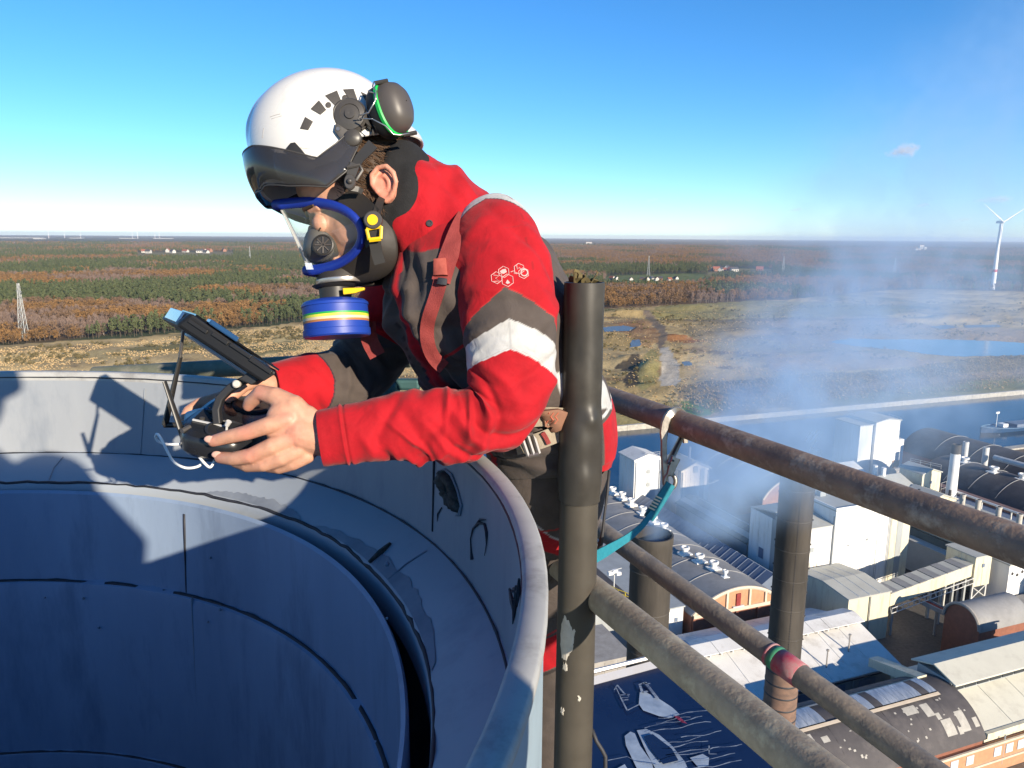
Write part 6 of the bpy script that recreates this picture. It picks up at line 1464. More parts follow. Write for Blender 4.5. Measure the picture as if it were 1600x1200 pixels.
# ---- tools for laying flat things on a curved surface
def hit(bv, x, y):
    d = Vector(ray(x, y))
    if isinstance(bv, tuple):
        hs = [h for h in (hit(b, x, y) for b in bv) if h is not None]
        return min(hs, key=lambda h: h[0] @ cF) if hs else None
    r = bv.ray_cast(Vector((0, 0, 0)), d.normalized()); return (np.array(r[0]), np.array(r[1])) if r[0] is not None else None
def stick(bv, poly, nm, mat, par, lift=.001, thick=.002, step=3.):
    """a thin patch following the surface under an outline"""
    pts = []
    for i in range(len(poly)):
        a, b = V(*poly[i]), V(*poly[(i + 1) % len(poly)]); n = max(1, int(np.linalg.norm(b - a) / step)); pts += [a + (b - a) * k / n for k in range(n)]
    c = np.mean(pts, axis=0); rings = []; last_h = None
    for s, l in ((1, 0.), (1, 1), (.94, 1.1), (.5, 1.1), (.02, 1.1)):
        row = []
        for p in pts:
            h = hit(bv, *(c + (p - c) * s))
            if h is None: h = last_h
            last_h = h; row.append(h[0] + (-cF * .6 + (h[1] if h[1] @ cF < 0 else -h[1]) * .4) * (lift + thick * l if l else 0))
        rings.append(row)
    m = MB(); m.grid(rings, wrap_v=True); return obj(nm, m, mat, par, smooth=45)
def strap_on(bv, pts, w, nm, mat, par, lift=.002, thick=.003, n=30):
    c, _ = catmull([(x, y) for x, y in pts], n); rows = []; pv = next((h[0] @ cF for h in (hit(bv, *q) for q in c) if h is not None), 1.3)
    for i in range(n):
        t = c[min(n - 1, i + 1)] - c[max(0, i - 1)]; t /= np.linalg.norm(t); s = V(-t[1], t[0]); ww = w if np.isscalar(w) else np.interp(i / (n - 1), np.linspace(0, 1, len(w)), w); row = []
        hs = [hit(bv, *(c[i] + s * ww * k / 2)) for k in (-1, -.5, 0, .5, 1)]; ds = [h[0] @ cF for h in hs if h is not None]
        if not ds: ds = [pv]
        pv = min(ds); base = [(c[i] + s * ww * k / 2, (h[0] @ cF if h is not None else pv)) for k, h in zip((-1, -.5, 0, .5, 1), hs)]
        row = [atD(*p, min(d, pv + .006) - lift) for p, d in base] + [atD(*p, min(d, pv + .006) - lift + thick) for p, d in base[::-1]]
        rows.append(row)
    rows = np.array(rows); k = np.array([.25, .5, .25])
    for _ in range(4): rows[1:-1] = .25 * rows[:-2] + .5 * rows[1:-1] + .25 * rows[2:]
    m = MB(); m.grid(rows, wrap_v=True); m.add(rows[0], [tuple(range(10))[::-1]]); m.add(rows[-1], [tuple(range(10))]); return obj(nm, m, mat, par, smooth=50)

# ---- harness
webr = pm('red_webbing', (.24, .035, .032), .8, ns=120, na=.4, bump=.7, bs=700); webt = pm('tan_webbing', (.30, .255, .19), .8, ns=100, na=.4, bump=.6, bs=700); stl = pm('buckle_steel', (.30, .28, .26), .35, .8, ns=30, na=.5)
har = obj('harness', MB().add([atD(700, 400, 1.3), atD(701, 400, 1.3), atD(701, 401, 1.3)], [(0, 1, 2)]), webr, person)
def both(bvs):
    class B: pass
    return bvs
strap_on(bvJ, [(742, 318), (722, 350), (707, 385), (697, 412), (689, 440)], 30, 'strap', webr, har, .006)
strap_on(bvJ, [(689, 436), (684, 455), (675, 482), (668, 505), (668, 535), (678, 560), (694, 575)], 22, 'strap', webr, har, .006)
strap_on(bvJ, [(574, 503), (577, 530), (590, 556)], 26, 'strap', webr, har, .006)
stick(bvJ, [(680, 407), (697, 405), (700, 433), (681, 432)], 'strap_keeper', pm('rust_webbing', (.34, .07, .05), .8, ns=120, na=.4), har, .008, .004)
stick(bvJ, [(688, 436), (699, 438), (698, 447), (686, 445)], 'strap_buckle', frame_dark, har, .008, .004)
beltpts = [(812, 655), (835, 652), (860, 651), (885, 653), (905, 655)]
strap_on((bvJ, bvT), beltpts, 30, 'belt', webt, har, .012, .006)
stick((bvJ, bvT), [(846, 638), (870, 636), (882, 640), (882, 664), (870, 668), (848, 666), (843, 655)], 'belt_pad', pm('rust_pad', (.24, .12, .075), .8, ns=60, na=.4), har, .018, .006)
for k in range(3):
    m = MB(); x = 852 + k * 7; h = [hit((bvJ, bvT), x + a, y) for a, y in ((5, 644), (0, 650), (4, 655), (-1, 661))]
    m.tube([p[0] - cF * .026 for p in h if p], .0011, 5); obj('pad_mark', m, pm('pad_red', (.45, .12, .07), .7), har)
strap_on((bvJ, bvT), [(806, 698), (830, 693), (856, 684), (885, 672)], 26, 'belt', webt, har, .016, .005)
hb = hit((bvJ, bvT), 828, 694)[0] - cF * .024
m = MB()
for a, b in (((-13, -13), (-3, 16)), ((4, -17), (13, 12)), ((-13, -13), (4, -17)), ((-3, 16), (13, 12)), ((-4, -14), (5, 14))):
    s = 1.3 / 1200; m.tube([hb + cR * a[0] * s - cU * a[1] * s, hb + cR * b[0] * s - cU * b[1] * s], .0034, 6)
obj('belt_buckle', m, stl, har, smooth=40)
strap_on((bvJ, bvT), [(848, 676), (853, 684), (858, 694)], 7, 'strap', webr, har, .022, .004)
m = MB(); dd = 1.37; m.tube([atD(*p, dd) for p in ((941, 616), (950, 632), (957, 648), (958, 660), (952, 665), (943, 660))], .0042, 8); obj('gear_loop', m, frame_dark, har, smooth=True)
m = MB(); m.tube([atD(*p, 1.42) for p in ((952, 735), (949, 770), (945, 800), (942, 830), (936, 862))], [.003, .003, .0025, .003, .006], 6); obj('hanging_strap', m, frame_dark, har, smooth=True)
for x, y, b in ((671, 349, bvC), ):
    h = hit(b, x, y)
    if h: m = MB(); m.lathe([(.0055, 0), (.005, .002), (.0035, .0022), (.003, .001), (0.0, .001)], h[0] + h[1] * .0003, 16, ax=(cR, cU, -cF)); obj('snap_button', m, frame_dark, collar, smooth=30)
# reflective hexagon print on the upper arm
prn = pm('pale_print_red', (.62, .36, .34), .6)
def hexa(cx, cy, r, a0, nm='printed_hexagon', fill=None):
    k = [(cx + r * math.cos(a0 + i * math.pi / 3), cy + r * math.sin(a0 + i * math.pi / 3)) for i in range(6)]; m = MB(); pts = []
    for i in range(6):
        for t in (0, .33, .66): x = k[i][0] * (1 - t) + k[(i + 1) % 6][0] * t; y = k[i][1] * (1 - t) + k[(i + 1) % 6][1] * t; h = hit(bvS, x, y); pts.append(h[0] - cF * .0006)
    m.tube(pts, .00055, 4, closed=True); return obj(nm, m, prn, sleeve_near)
for cx, cy, r in ((776, 434, 9.5), (787, 425, 9), (793, 438, 10), (811, 420, 8.6), (818, 427, 8.5)): hexa(cx, cy, r, .42)
stick(bvS, [(781, 424), (785, 421), (790, 420), (792, 425), (787, 428), (783, 427)], 'printed_mark', prn, sleeve_near, .0004, .0003); stick(bvS, [(790, 442), (793, 437), (797, 442), (793, 444)], 'printed_mark', prn, sleeve_near, .0004, .0003)
for pts in (((771, 430), (780, 431), (774, 435), (780, 439), (771, 440)), ((798, 425), (804, 423), (803, 427), (808, 428)), ((807, 415), (808, 421), (811, 418), (815, 422))):
    m = MB(); m.tube([hit(bvS, *p)[0] - cF * .0006 for p in pts], .0007, 4); obj('printed_mark', m, prn, sleeve_near)
m = MB(); m.tube([hit(bvS, 819 + 5 * math.cos(a), 426 + 5 * math.sin(a))[0] - cF * .0006 for a in np.linspace(0, 2 * math.pi, 14, endpoint=False)], .0011, 4, closed=True); obj('printed_mark', m, prn, sleeve_near)

# ================================================================== head, hands: one skin
HC = atD(594, 325, 1.245); EP = rad(25)
YAW = rad(14)
fw = -cR * math.cos(EP) * math.cos(YAW) - cU * math.sin(EP) - cF * math.sin(YAW) * math.cos(EP); fw /= np.linalg.norm(fw)
lt = -cF - fw * (fw @ -cF); lt /= np.linalg.norm(lt); up = np.cross(fw, lt)
if up @ cU < 0: up = -up
HAX = (fw, lt, up)
def H(a, b, c):
    c = c if c > 0 else c * .80
    return HC + fw * a + lt * b + up * c
skin = MB()
skin.ball(H(.015, 0, .055), 1, 32, HAX, sc=(.098, .074, .088)); skin.ball(H(.055, 0, -.015), 1, 28, HAX, sc=(.056, .056, .068)); skin.ball(H(.045, 0, -.065), 1, 24, HAX, sc=(.045, .044, .038))
for s in (-1, 1): skin.tube([H(.0, .046 * s, -.045), H(.04, .040 * s, -.078), H(.08, .014 * s, -.09)], [.02, .02, .018], 12); skin.ball(H(.060, .032 * s, -.028), 1, 14, HAX, sc=(.034, .027, .036))
skin.tube([H(.108, 0, .012), H(.122, 0, -.015), H(.132, 0, -.033)], [.010, .012, .015], 12)
for s in (-1, 1): skin.ball(H(.124, .011 * s, -.036), .009, 10); skin.tube([H(.103, .012 * s, .026), H(.103, .03 * s, .030), H(.09, .048 * s, .024)], [.008, .009, .007], 10); skin.ball(H(.097, .031 * s, .003), .0165, 14)
skin.tube([H(.10, -.022, -.067), H(.108, 0, -.064), H(.10, .022, -.067)], [.006, .009, .006], 10); skin.tube([H(.098, -.018, -.078), H(.105, 0, -.078), H(.098, .018, -.078)], [.006, .009, .006], 10); skin.ball(H(.092, 0, -.088), .02, 14)
skin.tube([H(-.012, 0, -.02), H(-.03, 0, -.07), atD(668, 345, 1.30)], [.058, .052, .056], 24)
def ear(s):
    def E(a, c, b=0): return H(-.004 + a * .90, .079 * s + (.009 * max(0, -a) / .02 + b) * s, .004 + c * .84)
    skin.tube([E(.013, -.002, .001), E(.015, .012, .004), E(.010, .026, .008), E(-.004, .033, .011), E(-.017, .027, .013), E(-.022, .010, .014), E(-.020, -.006, .013), E(-.013, -.019, .010), E(-.004, -.028, .007), E(.006, -.030, .004), E(.010, -.020, .002)], [.0035, .0042, .0043, .0043, .0045, .0045, .0042, .0042, .0052, .0055, .0035], 10)
    skin.tube([E(.002, .018, .005), E(-.008, .016, .008), E(-.011, .004, .009), E(-.007, -.009, .007), E(.003, -.014, .005)], [.003, .0035, .0036, .0034, .003], 8)
    skin.tube([E(.013, .004, .004), E(.012, -.006, .005)], .0042, 8); skin.ball(E(-.004, .003, .0015), 1, 18, HAX, sc=(.0185, .0062, .027)); skin.tube([E(-.012, .02, .003), E(-.016, .0, .004), E(-.01, -.016, .002)], .005, 8); skin.ball(E(.0, -.02, .0), 1, 14, HAX, sc=(.011, .006, .012))
ear(1); ear(-1)
# hidden core so the figure is one surface from head to hands
skin.tube([atD(672, 348, 1.31), atD(735, 450, 1.35), atD(800, 570, 1.39), atD(850, 690, 1.42)], [.06, .10, .10, .09], 20)
skin.tube([atD(700, 400, 1.33), atD(770, 390, 1.22), atD(792, 480, 1.16), atD(796, 560, 1.155), atD(780, 628, 1.155), atD(735, 655, 1.15), atD(640, 664, 1.14), atD(560, 676, 1.122), atD(508, 684, 1.115)], [.07, .05, .045, .042, .042, .04, .036, .028, .026], 16)
skin.tube([atD(700, 400, 1.36), atD(640, 440, 1.46), atD(605, 510, 1.47), atD(565, 572, 1.45), atD(515, 597, 1.41), atD(440, 607, 1.338), atD(425, 608, 1.325)], [.07, .045, .042, .04, .036, .027, .026], 16)
for a, b in (((850, 690, 1.41), (862, 1000, 1.6)), ((880, 700, 1.52), (862, 960, 1.76))): skin.tube([atD(*a), atD(*b)], [.07, .05], 14)
def chain(pts, rs, n=14):
    p = [atD(*q) for q in pts]; skin.tube(p, rs, n)
    for q, r in zip(p, rs): skin.ball(q, r * 1.0, 12)
# near (left) hand
chain([(508, 684, 1.116), (486, 680, 1.115), (470, 676, 1.112)], [.0275, .028, .027])
skin.ball(atD(463, 672, 1.110), 1, 24, (cR * .97 + cU * .22, cU * .97 - cR * .22, -cF), sc=(.044, .040, .019))
skin.ball(atD(448, 655, 1.108), 1, 20, (cR, cU, -cF), sc=(.030, .030, .018))
chain([(452, 655, 1.100), (420, 664, 1.096), (385, 676, 1.103), (355, 683, 1.110), (333, 689, 1.117)], [.0135, .0125, .0115, .0102, .0088])       # index
chain([(458, 684, 1.102), (425, 697, 1.096), (392, 712, 1.102), (364, 717, 1.112), (344, 715, 1.124)], [.0138, .0125, .0115, .0102, .009])      # middle
chain([(468, 702, 1.106), (440, 716, 1.102), (412, 726, 1.108), (386, 728, 1.122), (368, 722, 1.136)], [.0132, .0118, .0108, .0096, .0085])     # ring
chain([(480, 712, 1.112), (458, 724, 1.112), (436, 731, 1.120), (418, 730, 1.134)], [.0118, .0104, .0094, .008])                              # little
chain([(486, 668, 1.114), (458, 636, 1.112), (430, 620, 1.118), (408, 614, 1.128), (392, 627, 1.140), (388, 634, 1.144)], [.021, .0185, .0145, .0125, .0108, .009])   # thumb
# far (right) hand
chain([(425, 608, 1.325), (408, 612, 1.315)], [.026, .026]); skin.ball(atD(392, 622, 1.305), 1, 20, (cR, cU, -cF), sc=(.040, .032, .022))
chain([(420, 600, 1.31), (400, 592, 1.29), (382, 600, 1.27), (364, 616, 1.255), (358, 622, 1.25)], [.018, .015, .0128, .011, .009])
chain([(375, 615, 1.315), (340, 624, 1.31), (312, 632, 1.30), (295, 643, 1.285), (288, 655, 1.275)], [.0135, .0125, .0115, .0105, .009])
chain([(372, 630, 1.318), (335, 640, 1.315), (308, 650, 1.305), (294, 662, 1.29), (292, 672, 1.28)], [.0135, .0125, .0115, .0102, .009])
chain([(375, 645, 1.318), (340, 658, 1.315), (315, 668, 1.305), (302, 680, 1.29)], [.013, .0118, .0108, .009])
chain([(380, 658, 1.315), (350, 672, 1.312), (330, 682, 1.30)], [.0115, .0105, .009])
me = bpy.data.meshes.new('body'); me.from_pydata(skin.v, [], skin.f); tmp = bpy.data.objects.new('tmp', me); S.collection.objects.link(tmp)
r_ = tmp.modifiers.new('r', 'REMESH'); r_.mode = 'VOXEL'; r_.voxel_size = .0021; r_.adaptivity = 0
s_ = tmp.modifiers.new('s', 'SMOOTH'); s_.factor = .5; s_.iterations = 5
dg = bpy.context.evaluated_depsgraph_get(); ev = tmp.evaluated_get(dg); bme = bpy.data.meshes.new_from_object(ev); bpy.data.objects.remove(tmp, do_unlink=True)
nv_ = len(bme.vertices); co = np.empty(nv_ * 3); bme.vertices.foreach_get('co', co); co = co.reshape(-1, 3)
# skin colour: warmer at ears, knuckles and fingertips
cs = np.zeros((nv_, 3)) + V(.50, .265, .175)
de = np.linalg.norm(co - H(-.005, .083, .004), axis=1); cs = cs + (V(.62, .20, .135) - cs) * np.exp(-(de / .028) ** 2)[:, None] * .9
for p_ in ((333, 689, 1.117), (344, 715, 1.124), (388, 634, 1.144), (358, 622, 1.25), (452, 655, 1.09), (458, 684, 1.09), (385, 676, 1.095), (392, 712, 1.093), (408, 614, 1.12)):
    d_ = np.linalg.norm(co - atD(*p_), axis=1); cs = cs + (V(.58, .225, .16) - cs) * np.exp(-(d_ / .014) ** 2)[:, None] * .65
hn = fbm(co[:, 0] * 160, co[:, 2] * 160 + co[:, 1] * 90, 3, 91); cs *= (.9 + .2 * hn)[:, None]
# tendons and knuckle creases pressed into the surface
bme.color_attributes.new('col', 'FLOAT_COLOR', 'POINT'); c4 = np.ones((nv_, 4), np.float32); c4[:, :3] = cs; bme.color_attributes['col'].data.foreach_set('color', c4.ravel())
skm = vcol('skin', .52, .35, 420, .08, 90, spec=.4, bdist=.0006); skm.node_tree.nodes['Principled BSDF'].inputs['Subsurface Weight'].default_value = .12
skm.node_tree.nodes['Principled BSDF'].inputs['Subsurface Radius'].default_value = (.008, .003, .0015); skm.node_tree.nodes['Principled BSDF'].inputs['Subsurface Scale'].default_value = .6
bme.materials.append(skm); bme.polygons.foreach_set('use_smooth', [True] * len(bme.polygons))
bme.name = 'body'; b_ = _loc(person); co2 = co - b_; bme.vertices.foreach_set('co', co2.ravel()); bme.update()
body = bpy.data.objects.new('body', bme); link(body, person)
nail = pm('nail', (.55, .33, .26), .3, spec=.5)
def nailon(x, y, d, r, ax, off): m = MB(); m.ball(atD(x, y, d) + off, 1, 12, ax, sc=(r * 1.2, r * .8, r * .3)); obj('fingernail', m, nail, body, smooth=True)
nailon(330, 689, 1.117, .0068, (cR, cU, -cF), -cF * .0068 + cU * .003); nailon(341, 714, 1.124, .0066, (cR, cU, -cF), -cF * .006 + cU * .004); nailon(357, 620, 1.25, .0068, (cR * .7 - cU * .7, cU * .7 + cR * .7, -cF), -cF * .004 + cU * .006)
iris = pm('iris', (.05, .035, .02), .15)
for s in (-1, 1):
    m = MB(); m.tube([H(.108, .018 * s, -.010), H(.1125, .031 * s, -.013), H(.104, .045 * s, -.008)], [.0006, .0013, .0008], 6); obj('eyelash', m, iris, body)
    m = MB(); m.tube([H(.112, .014 * s, .027), H(.113, .03 * s, .034), H(.100, .05 * s, .028)], [.003, .004, .002], 8); obj('eyebrow', m, pm('brow_hair', (.05, .028, .015), .8), body)
# hair: close shell plus strands
hairm = pm('brown_hair', (.06, .034, .018), .65, ns=140, na=.9, col2=(.025, .014, .008), stretch=(1, 1, .3), bump=.4, bs=400); hb_ = MB(); n_ = 40; rows = []
for i in range(22):
    ph = rad(8 + 108 * i / 21); row = []
    for k in range(n_): a = 2 * math.pi * k / n_; row.append(H(.008 + .090 * math.sin(ph) * math.cos(a), .0768 * math.sin(ph) * math.sin(a), .052 + .092 * math.cos(ph)))
    rows.append(row)
m = MB(); R_ = np.array(rows); f_idx = []
for i in range(21):
    for k in range(n_):
        a = 2 * math.pi * (k + .5) / n_; ph = 8 + 108 * i / 21
        if math.cos(a) > .55 and ph > 82: continue
        if math.cos(a) > .05 and ph > 108: continue
        f_idx.append((i * n_ + k, i * n_ + (k + 1) % n_, (i + 1) * n_ + (k + 1) % n_, (i + 1) * n_ + k))
m.v = [tuple(p) for p in R_.reshape(-1, 3)]; m.f = f_idx; m.m = [0] * len(f_idx); hair = obj('hair', m, hairm, person, smooth=True)
rg = np.random.default_rng(77); m = MB()
for _ in range(1500):
    a = rg.uniform(rad(52), rad(185)); ph = rad(rg.uniform(55, 117)); s = 1
    if math.cos(a) > .25 and ph > rad(104): continue
    p = H(.008 + .0915 * math.sin(ph) * math.cos(a), .078 * math.sin(ph) * math.sin(a), .052 + .0935 * math.cos(ph)); nrm = lt * math.sin(a) + fw * math.cos(a)
    d = -up * rg.uniform(.5, 1) - fw * rg.uniform(.2, .9) + nrm * rg.uniform(0, .35); d = d / np.linalg.norm(d) * rg.uniform(.008, .02); w = np.cross(d, nrm); w = w / np.linalg.norm(w) * .0006
    m.add([p - w, p + w, p + d * .6 + w * .8 - nrm * .0004, p + d], [(0, 1, 2), (0, 2, 3)])
for _ in range(170):
    p = H(rg.uniform(.004, .028), .0715, rg.uniform(-.032, .03)); d = (-up + fw * rg.normal() * .3) * rg.uniform(.006, .014) + lt * .002; w = fw * .0005; m.add([p - w, p + w, p + d], [(0, 1, 2)])
obj('hair_strand', m, pm('hair_strand', (.09, .05, .026), .5, ns=200, na=.8, col2=(.05, .025, .012)), hair)['kind'] = 'stuff'

# ================================================================== helmet
HPT = rad(18); hf = -cR * math.cos(HPT) * math.cos(YAW) - cU * math.sin(HPT) - cF * math.sin(YAW) * math.cos(HPT); hf /= np.linalg.norm(hf)
hl = -cF - hf * (hf @ -cF); hl /= np.linalg.norm(hl); hu = np.cross(hf, hl); hu = hu if hu @ cU > 0 else -hu; HX = (hf, hl, hu)
HO = atD(517, 239, 1.245); SA, SBW, SC = .1245, .106, .1275
def HL(a, b, c): return HO + hf * a + hl * b + hu * c
def edge_c(a): return float(np.interp(a, [-.135, -.12, -.085, -.036, -.015, .001, .06, .10, .14], [-.028, -.026, -.020, -.022, -.036, -.05, -.052, -.045, -.03]))
def shell(sc, n=120, rows=48, extra=0.):
    R = []
    for i in range(rows + 1):
        s = i / rows; row = []
        for k in range(n):
            p = 2 * math.pi * k / n; ca, sa = math.cos(p), math.sin(p); ce = edge_c(SA * ca)
            c = SC + (ce - extra - SC) * (1 - math.cos(s * math.pi / 2)) ** .92 if s > 0 else SC
            rho = (1 - min(1, max(0, c / SC)) ** 2.35) ** (1 / 2.35) if c > 0 else 1 + .012 * (-c / .05)
            tail = .024 * sstep(-.5, -1, ca) * sstep(.03, -.02, c)                            # rear lip
            y = SBW * rho * sa; rz = .0045 * math.exp(-(y / .013) ** 4) * sstep(.02, .08, c)    # centre ridge
            gr = -.002 * math.exp(-((abs(y) - .022) / .004) ** 2) * sstep(.02, .08, c)
            q = (1 + (rz + gr) / SC)
            row.append(HL((SA * rho * ca - tail) * sc * q, y * sc * q, c * sc * q))
        R.append(row)
    return np.array(R)
hwhite = pm('helmet_white', (.64, .625, .59), .28, ns=3, na=.25, col2=(.56, .545, .51), spec=.5, coat=.3, dirt=(26, (.5, .48, .44), .35))
hel = MB(); So, Si = shell(1.0), shell(.965); hel.grid(So, wrap_v=True); hel.grid(Si, wrap_v=True, flip=True); hel.grid([So[-1], (So[-1] + Si[-1]) / 2 - hu * .0015, Si[-1]], wrap_v=True)
helmet = obj('helmet', hel, hwhite, person, smooth=60); bvH = BVHTree.FromPolygons([Vector(p) for p in hel.v], hel.f)
scuff = pm('scuff_grey', (.34, .31, .28), .6)
for pts in (((422, 183), (430, 180), (438, 178)), ((410, 216), (411, 206), (412, 200)), ((424, 186), (440, 181)), ((455, 235), (470, 231), (486, 233)), ((520, 128), (530, 126))):
    hs = [hit(bvH, *p) for p in pts]; m = MB(); m.tube([h[0] - cF * .0002 for h in hs], .00035, 4); obj('scuff_mark', m, scuff, helmet)
def fz(pts): return [(340 + x / 4.4444, 80 + y / 4.4444) for x, y in pts]
ventm = pm('vent_grey', (.055, .05, .046), .65, ns=60, na=.4)
for pts in ([(610, 458), (663, 490), (630, 548), (575, 538)], [(705, 343), (755, 408), (715, 442), (648, 402)], [(748, 310), (830, 275), (864, 360), (822, 385)], [(872, 268), (945, 264), (970, 336), (918, 338)], [(995, 285), (1045, 308), (1055, 348), (1025, 340)]):
    stick(bvH, fz(pts), 'vent', ventm, helmet, .0003, .0012)
for x, y in ((770, 375), (885, 325)): stick(bvH, fz([(x + 20 * math.cos(a), y + 20 * math.sin(a)) for a in np.linspace(0, 6.28, 10, endpoint=False)]), 'vent', ventm, helmet, .0003, .0012)
plas = pm('black_plastic', (.028, .026, .024), .45, ns=40, na=.4); plas2 = pm('grey_plastic', (.06, .055, .05), .4, ns=40, na=.4)
stick(bvH, fz([(480, 690), (515, 645), (545, 640), (590, 690), (632, 745), (670, 770), (560, 745)]), 'front_clip', plas, helmet, .0005, .005)
h = hit(bvH, 545, 183); q = h[0]; m = MB()
m.lathe([(.0265, -.006), (.0265, .006), (.024, .009), (.023, .0085), (.0225, .0105), (.015, .0125), (.0145, .011), (.008, .012), (.0075, .0145), (.003, .015), (0, .0145)], q, 36, ax=(cR, cU, -cF * .94 + cU * .1 + cR * .28)); obj('ear_cup_mount', m, plas2, helmet, smooth=30)
stick(bvH, fz([(825, 510), (860, 540), (905, 560), (1010, 545), (1040, 530), (1000, 560), (910, 590), (900, 635), (880, 648), (835, 590), (815, 560)]), 'mount_bracket', plas2, helmet, .001, .006)
for x, y in ((845, 553), (880, 618)): h = hit(bvH, *fz([(x, y)])[0]); m = MB(); m.lathe([(.0035, .008), (.003, .0095), (0, .0095)], h[0], 12, ax=(cR, cU, -cF)); obj('rivet', m, stl, helmet, smooth=30)
stick(bvH, fz([(965, 400), (1010, 430), (1075, 520), (1060, 560), (1000, 500), (960, 440)]), 'cup_arm', plas, helmet, .004, .010)
# folded back ear defender
dcup = 1.16
ax_ = cR * .80 + cU * .22 - cF * .56; ax_ /= np.linalg.norm(ax_); la = cR * -.42 + cU * .9; la = la - ax_ * (la @ ax_); la /= np.linalg.norm(la); sa_ = np.cross(ax_, la)
def cup(prof, nm, mat, par):
    m = MB(); c0 = atD(608, 173, dcup); R = []
    for (r1, r2, z) in prof: R.append([c0 + la * r1 * np.sign(math.cos(a)) * abs(math.cos(a)) ** .85 + sa_ * r2 * np.sign(math.sin(a)) * abs(math.sin(a)) ** .85 + ax_ * z for a in np.linspace(0, 2 * math.pi, 48, endpoint=False)])
    m.grid(R, wrap_v=True); return obj(nm, m, mat, par, smooth=50)
efd = cup([(.030, .020, -.016), (.037, .027, -.018), (.040, .030, -.012), (.040, .030, .001), (.036, .026, .002)], 'ear_defender', pm('ear_cushion', (.018, .018, .018), .6), helmet)
cup([(.0385, .029, .001), (.0412, .0312, .002), (.0415, .0315, .007), (.039, .029, .0085)], 'green_ring', pm('green_plastic', (.01, .42, .07), .35), helmet)
cup([(.0388, .0288, .008), (.0375, .0278, .016), (.033, .0245, .025), (.024, .018, .032), (.012, .009, .0355), (.001, .001, .036)], 'cup_shell', pm('cup_grey', (.075, .066, .06), .42, ns=15, na=.3), helmet)
wire = pm('steel_wire', (.5, .48, .45), .3, .9)
for pts in (((560, 181, 1.128), (576, 176, 1.12), (586, 158, 1.12), (588, 142, 1.125), (582, 135, 1.13), (584, 128, 1.135), (600, 127, 1.14)), ((562, 185, 1.128), (582, 186, 1.12), (603, 197, 1.12), (615, 210, 1.125), (625, 211, 1.13), (640, 208, 1.135)), ((575, 142, 1.14), (585, 145, 1.13), (588, 156, 1.125))):
    m = MB(); m.tube([atD(*p) for p in pts], .0011, 6); obj('wire_arm', m, wire, helmet, smooth=True)
for a, b in (((586, 130), (606, 126)), ((630, 211), (651, 207))): m = MB(); m.tube([atD(*a, 1.135), atD(*b, 1.14)], .0032, 8); obj('wire_sleeve', m, plas, helmet, smooth=40)
# visor shield
def visor_pt(p, v):
    a = math.cos(p) * .1335; b = math.sin(p) * .1165
    ct = float(np.interp(a, [-.04, -.025, .0, .034, .076, .115, .133], [-.016, -.016, -.030, -.043, -.012, .018, .026])); cb = float(np.interp(a, [-.04, -.025, .0, .033, .083, .115, .124, .133], [-.028, -.046, -.074, -.088, -.066, -.045, -.047, -.038])); c = ct + (cb - ct) * v
    return HL(a + .004 * math.sin(v * math.pi), b * (1 + .02 * math.sin(v * math.pi)), c)
R = [[visor_pt(p, v) for v in np.linspace(0, 1, 14)] for p in np.linspace(-rad(104), rad(104), 80)]
vism = bpy.data.materials.new('smoked_visor'); vism.use_nodes = True; n_, l_ = vism.node_tree.nodes, vism.node_tree.links; n_.clear()
def glassmix(mt, tint, gl_rough, fac_bias, gl_col=(.9, .9, .9), body=None, bf=0):
    n, l = mt.node_tree.nodes, mt.node_tree.links; tr = n.new('ShaderNodeBsdfTransparent'); tr.inputs[0].default_value = (*tint, 1); gl = n.new('ShaderNodeBsdfGlossy'); gl.inputs['Roughness'].default_value = gl_rough; gl.inputs[0].default_value = (*gl_col, 1)
    fr = n.new('ShaderNodeFresnel'); fr.inputs['IOR'].default_value = 1.5; mp = n.new('ShaderNodeMath'); mp.operation = 'ADD'; mp.inputs[1].default_value = fac_bias; mx = n.new('ShaderNodeMixShader'); o = n.new('ShaderNodeOutputMaterial')
    l.new(fr.outputs[0], mp.inputs[0]); l.new(mp.outputs[0], mx.inputs[0]); base = tr.outputs[0]
    if body:
        df = n.new('ShaderNodeBsdfDiffuse'); df.inputs[0].default_value = (*body, 1); m3 = n.new('ShaderNodeMixShader'); m3.inputs[0].default_value = bf; l.new(base, m3.inputs[1]); l.new(df.outputs[0], m3.inputs[2]); base = m3.outputs[0]
    l.new(base, mx.inputs[1]); l.new(gl.outputs[0], mx.inputs[2]); l.new(mx.outputs[0], o.inputs['Surface'])
glassmix(vism, (.42, .41, .415), .05, .0, (.8, .8, .8), (.11, .105, .105), .26)
m = MB(); m.grid(R); visor = obj('visor', m, vism, helmet, smooth=True, solid=.0015)
m = MB(); m.tube([visor_pt(p, 1) for p in np.linspace(-rad(104), rad(104), 60)], .0014, 6); m.tube([visor_pt(p, 0) for p in np.linspace(-rad(104), rad(104), 60)], .0012, 6); obj('visor_edge', m, plas2, helmet, smooth=True)
for p_ in (rad(103), -rad(103)): m = MB(); m.lathe([(.0125, -.006), (.0125, .004), (.010, .0065), (0, .0075)], visor_pt(p_, .5), 24, ax=(cR, cU, -cF * np.sign(p_))); obj('visor_pivot', m, plas2, helmet, smooth=40)
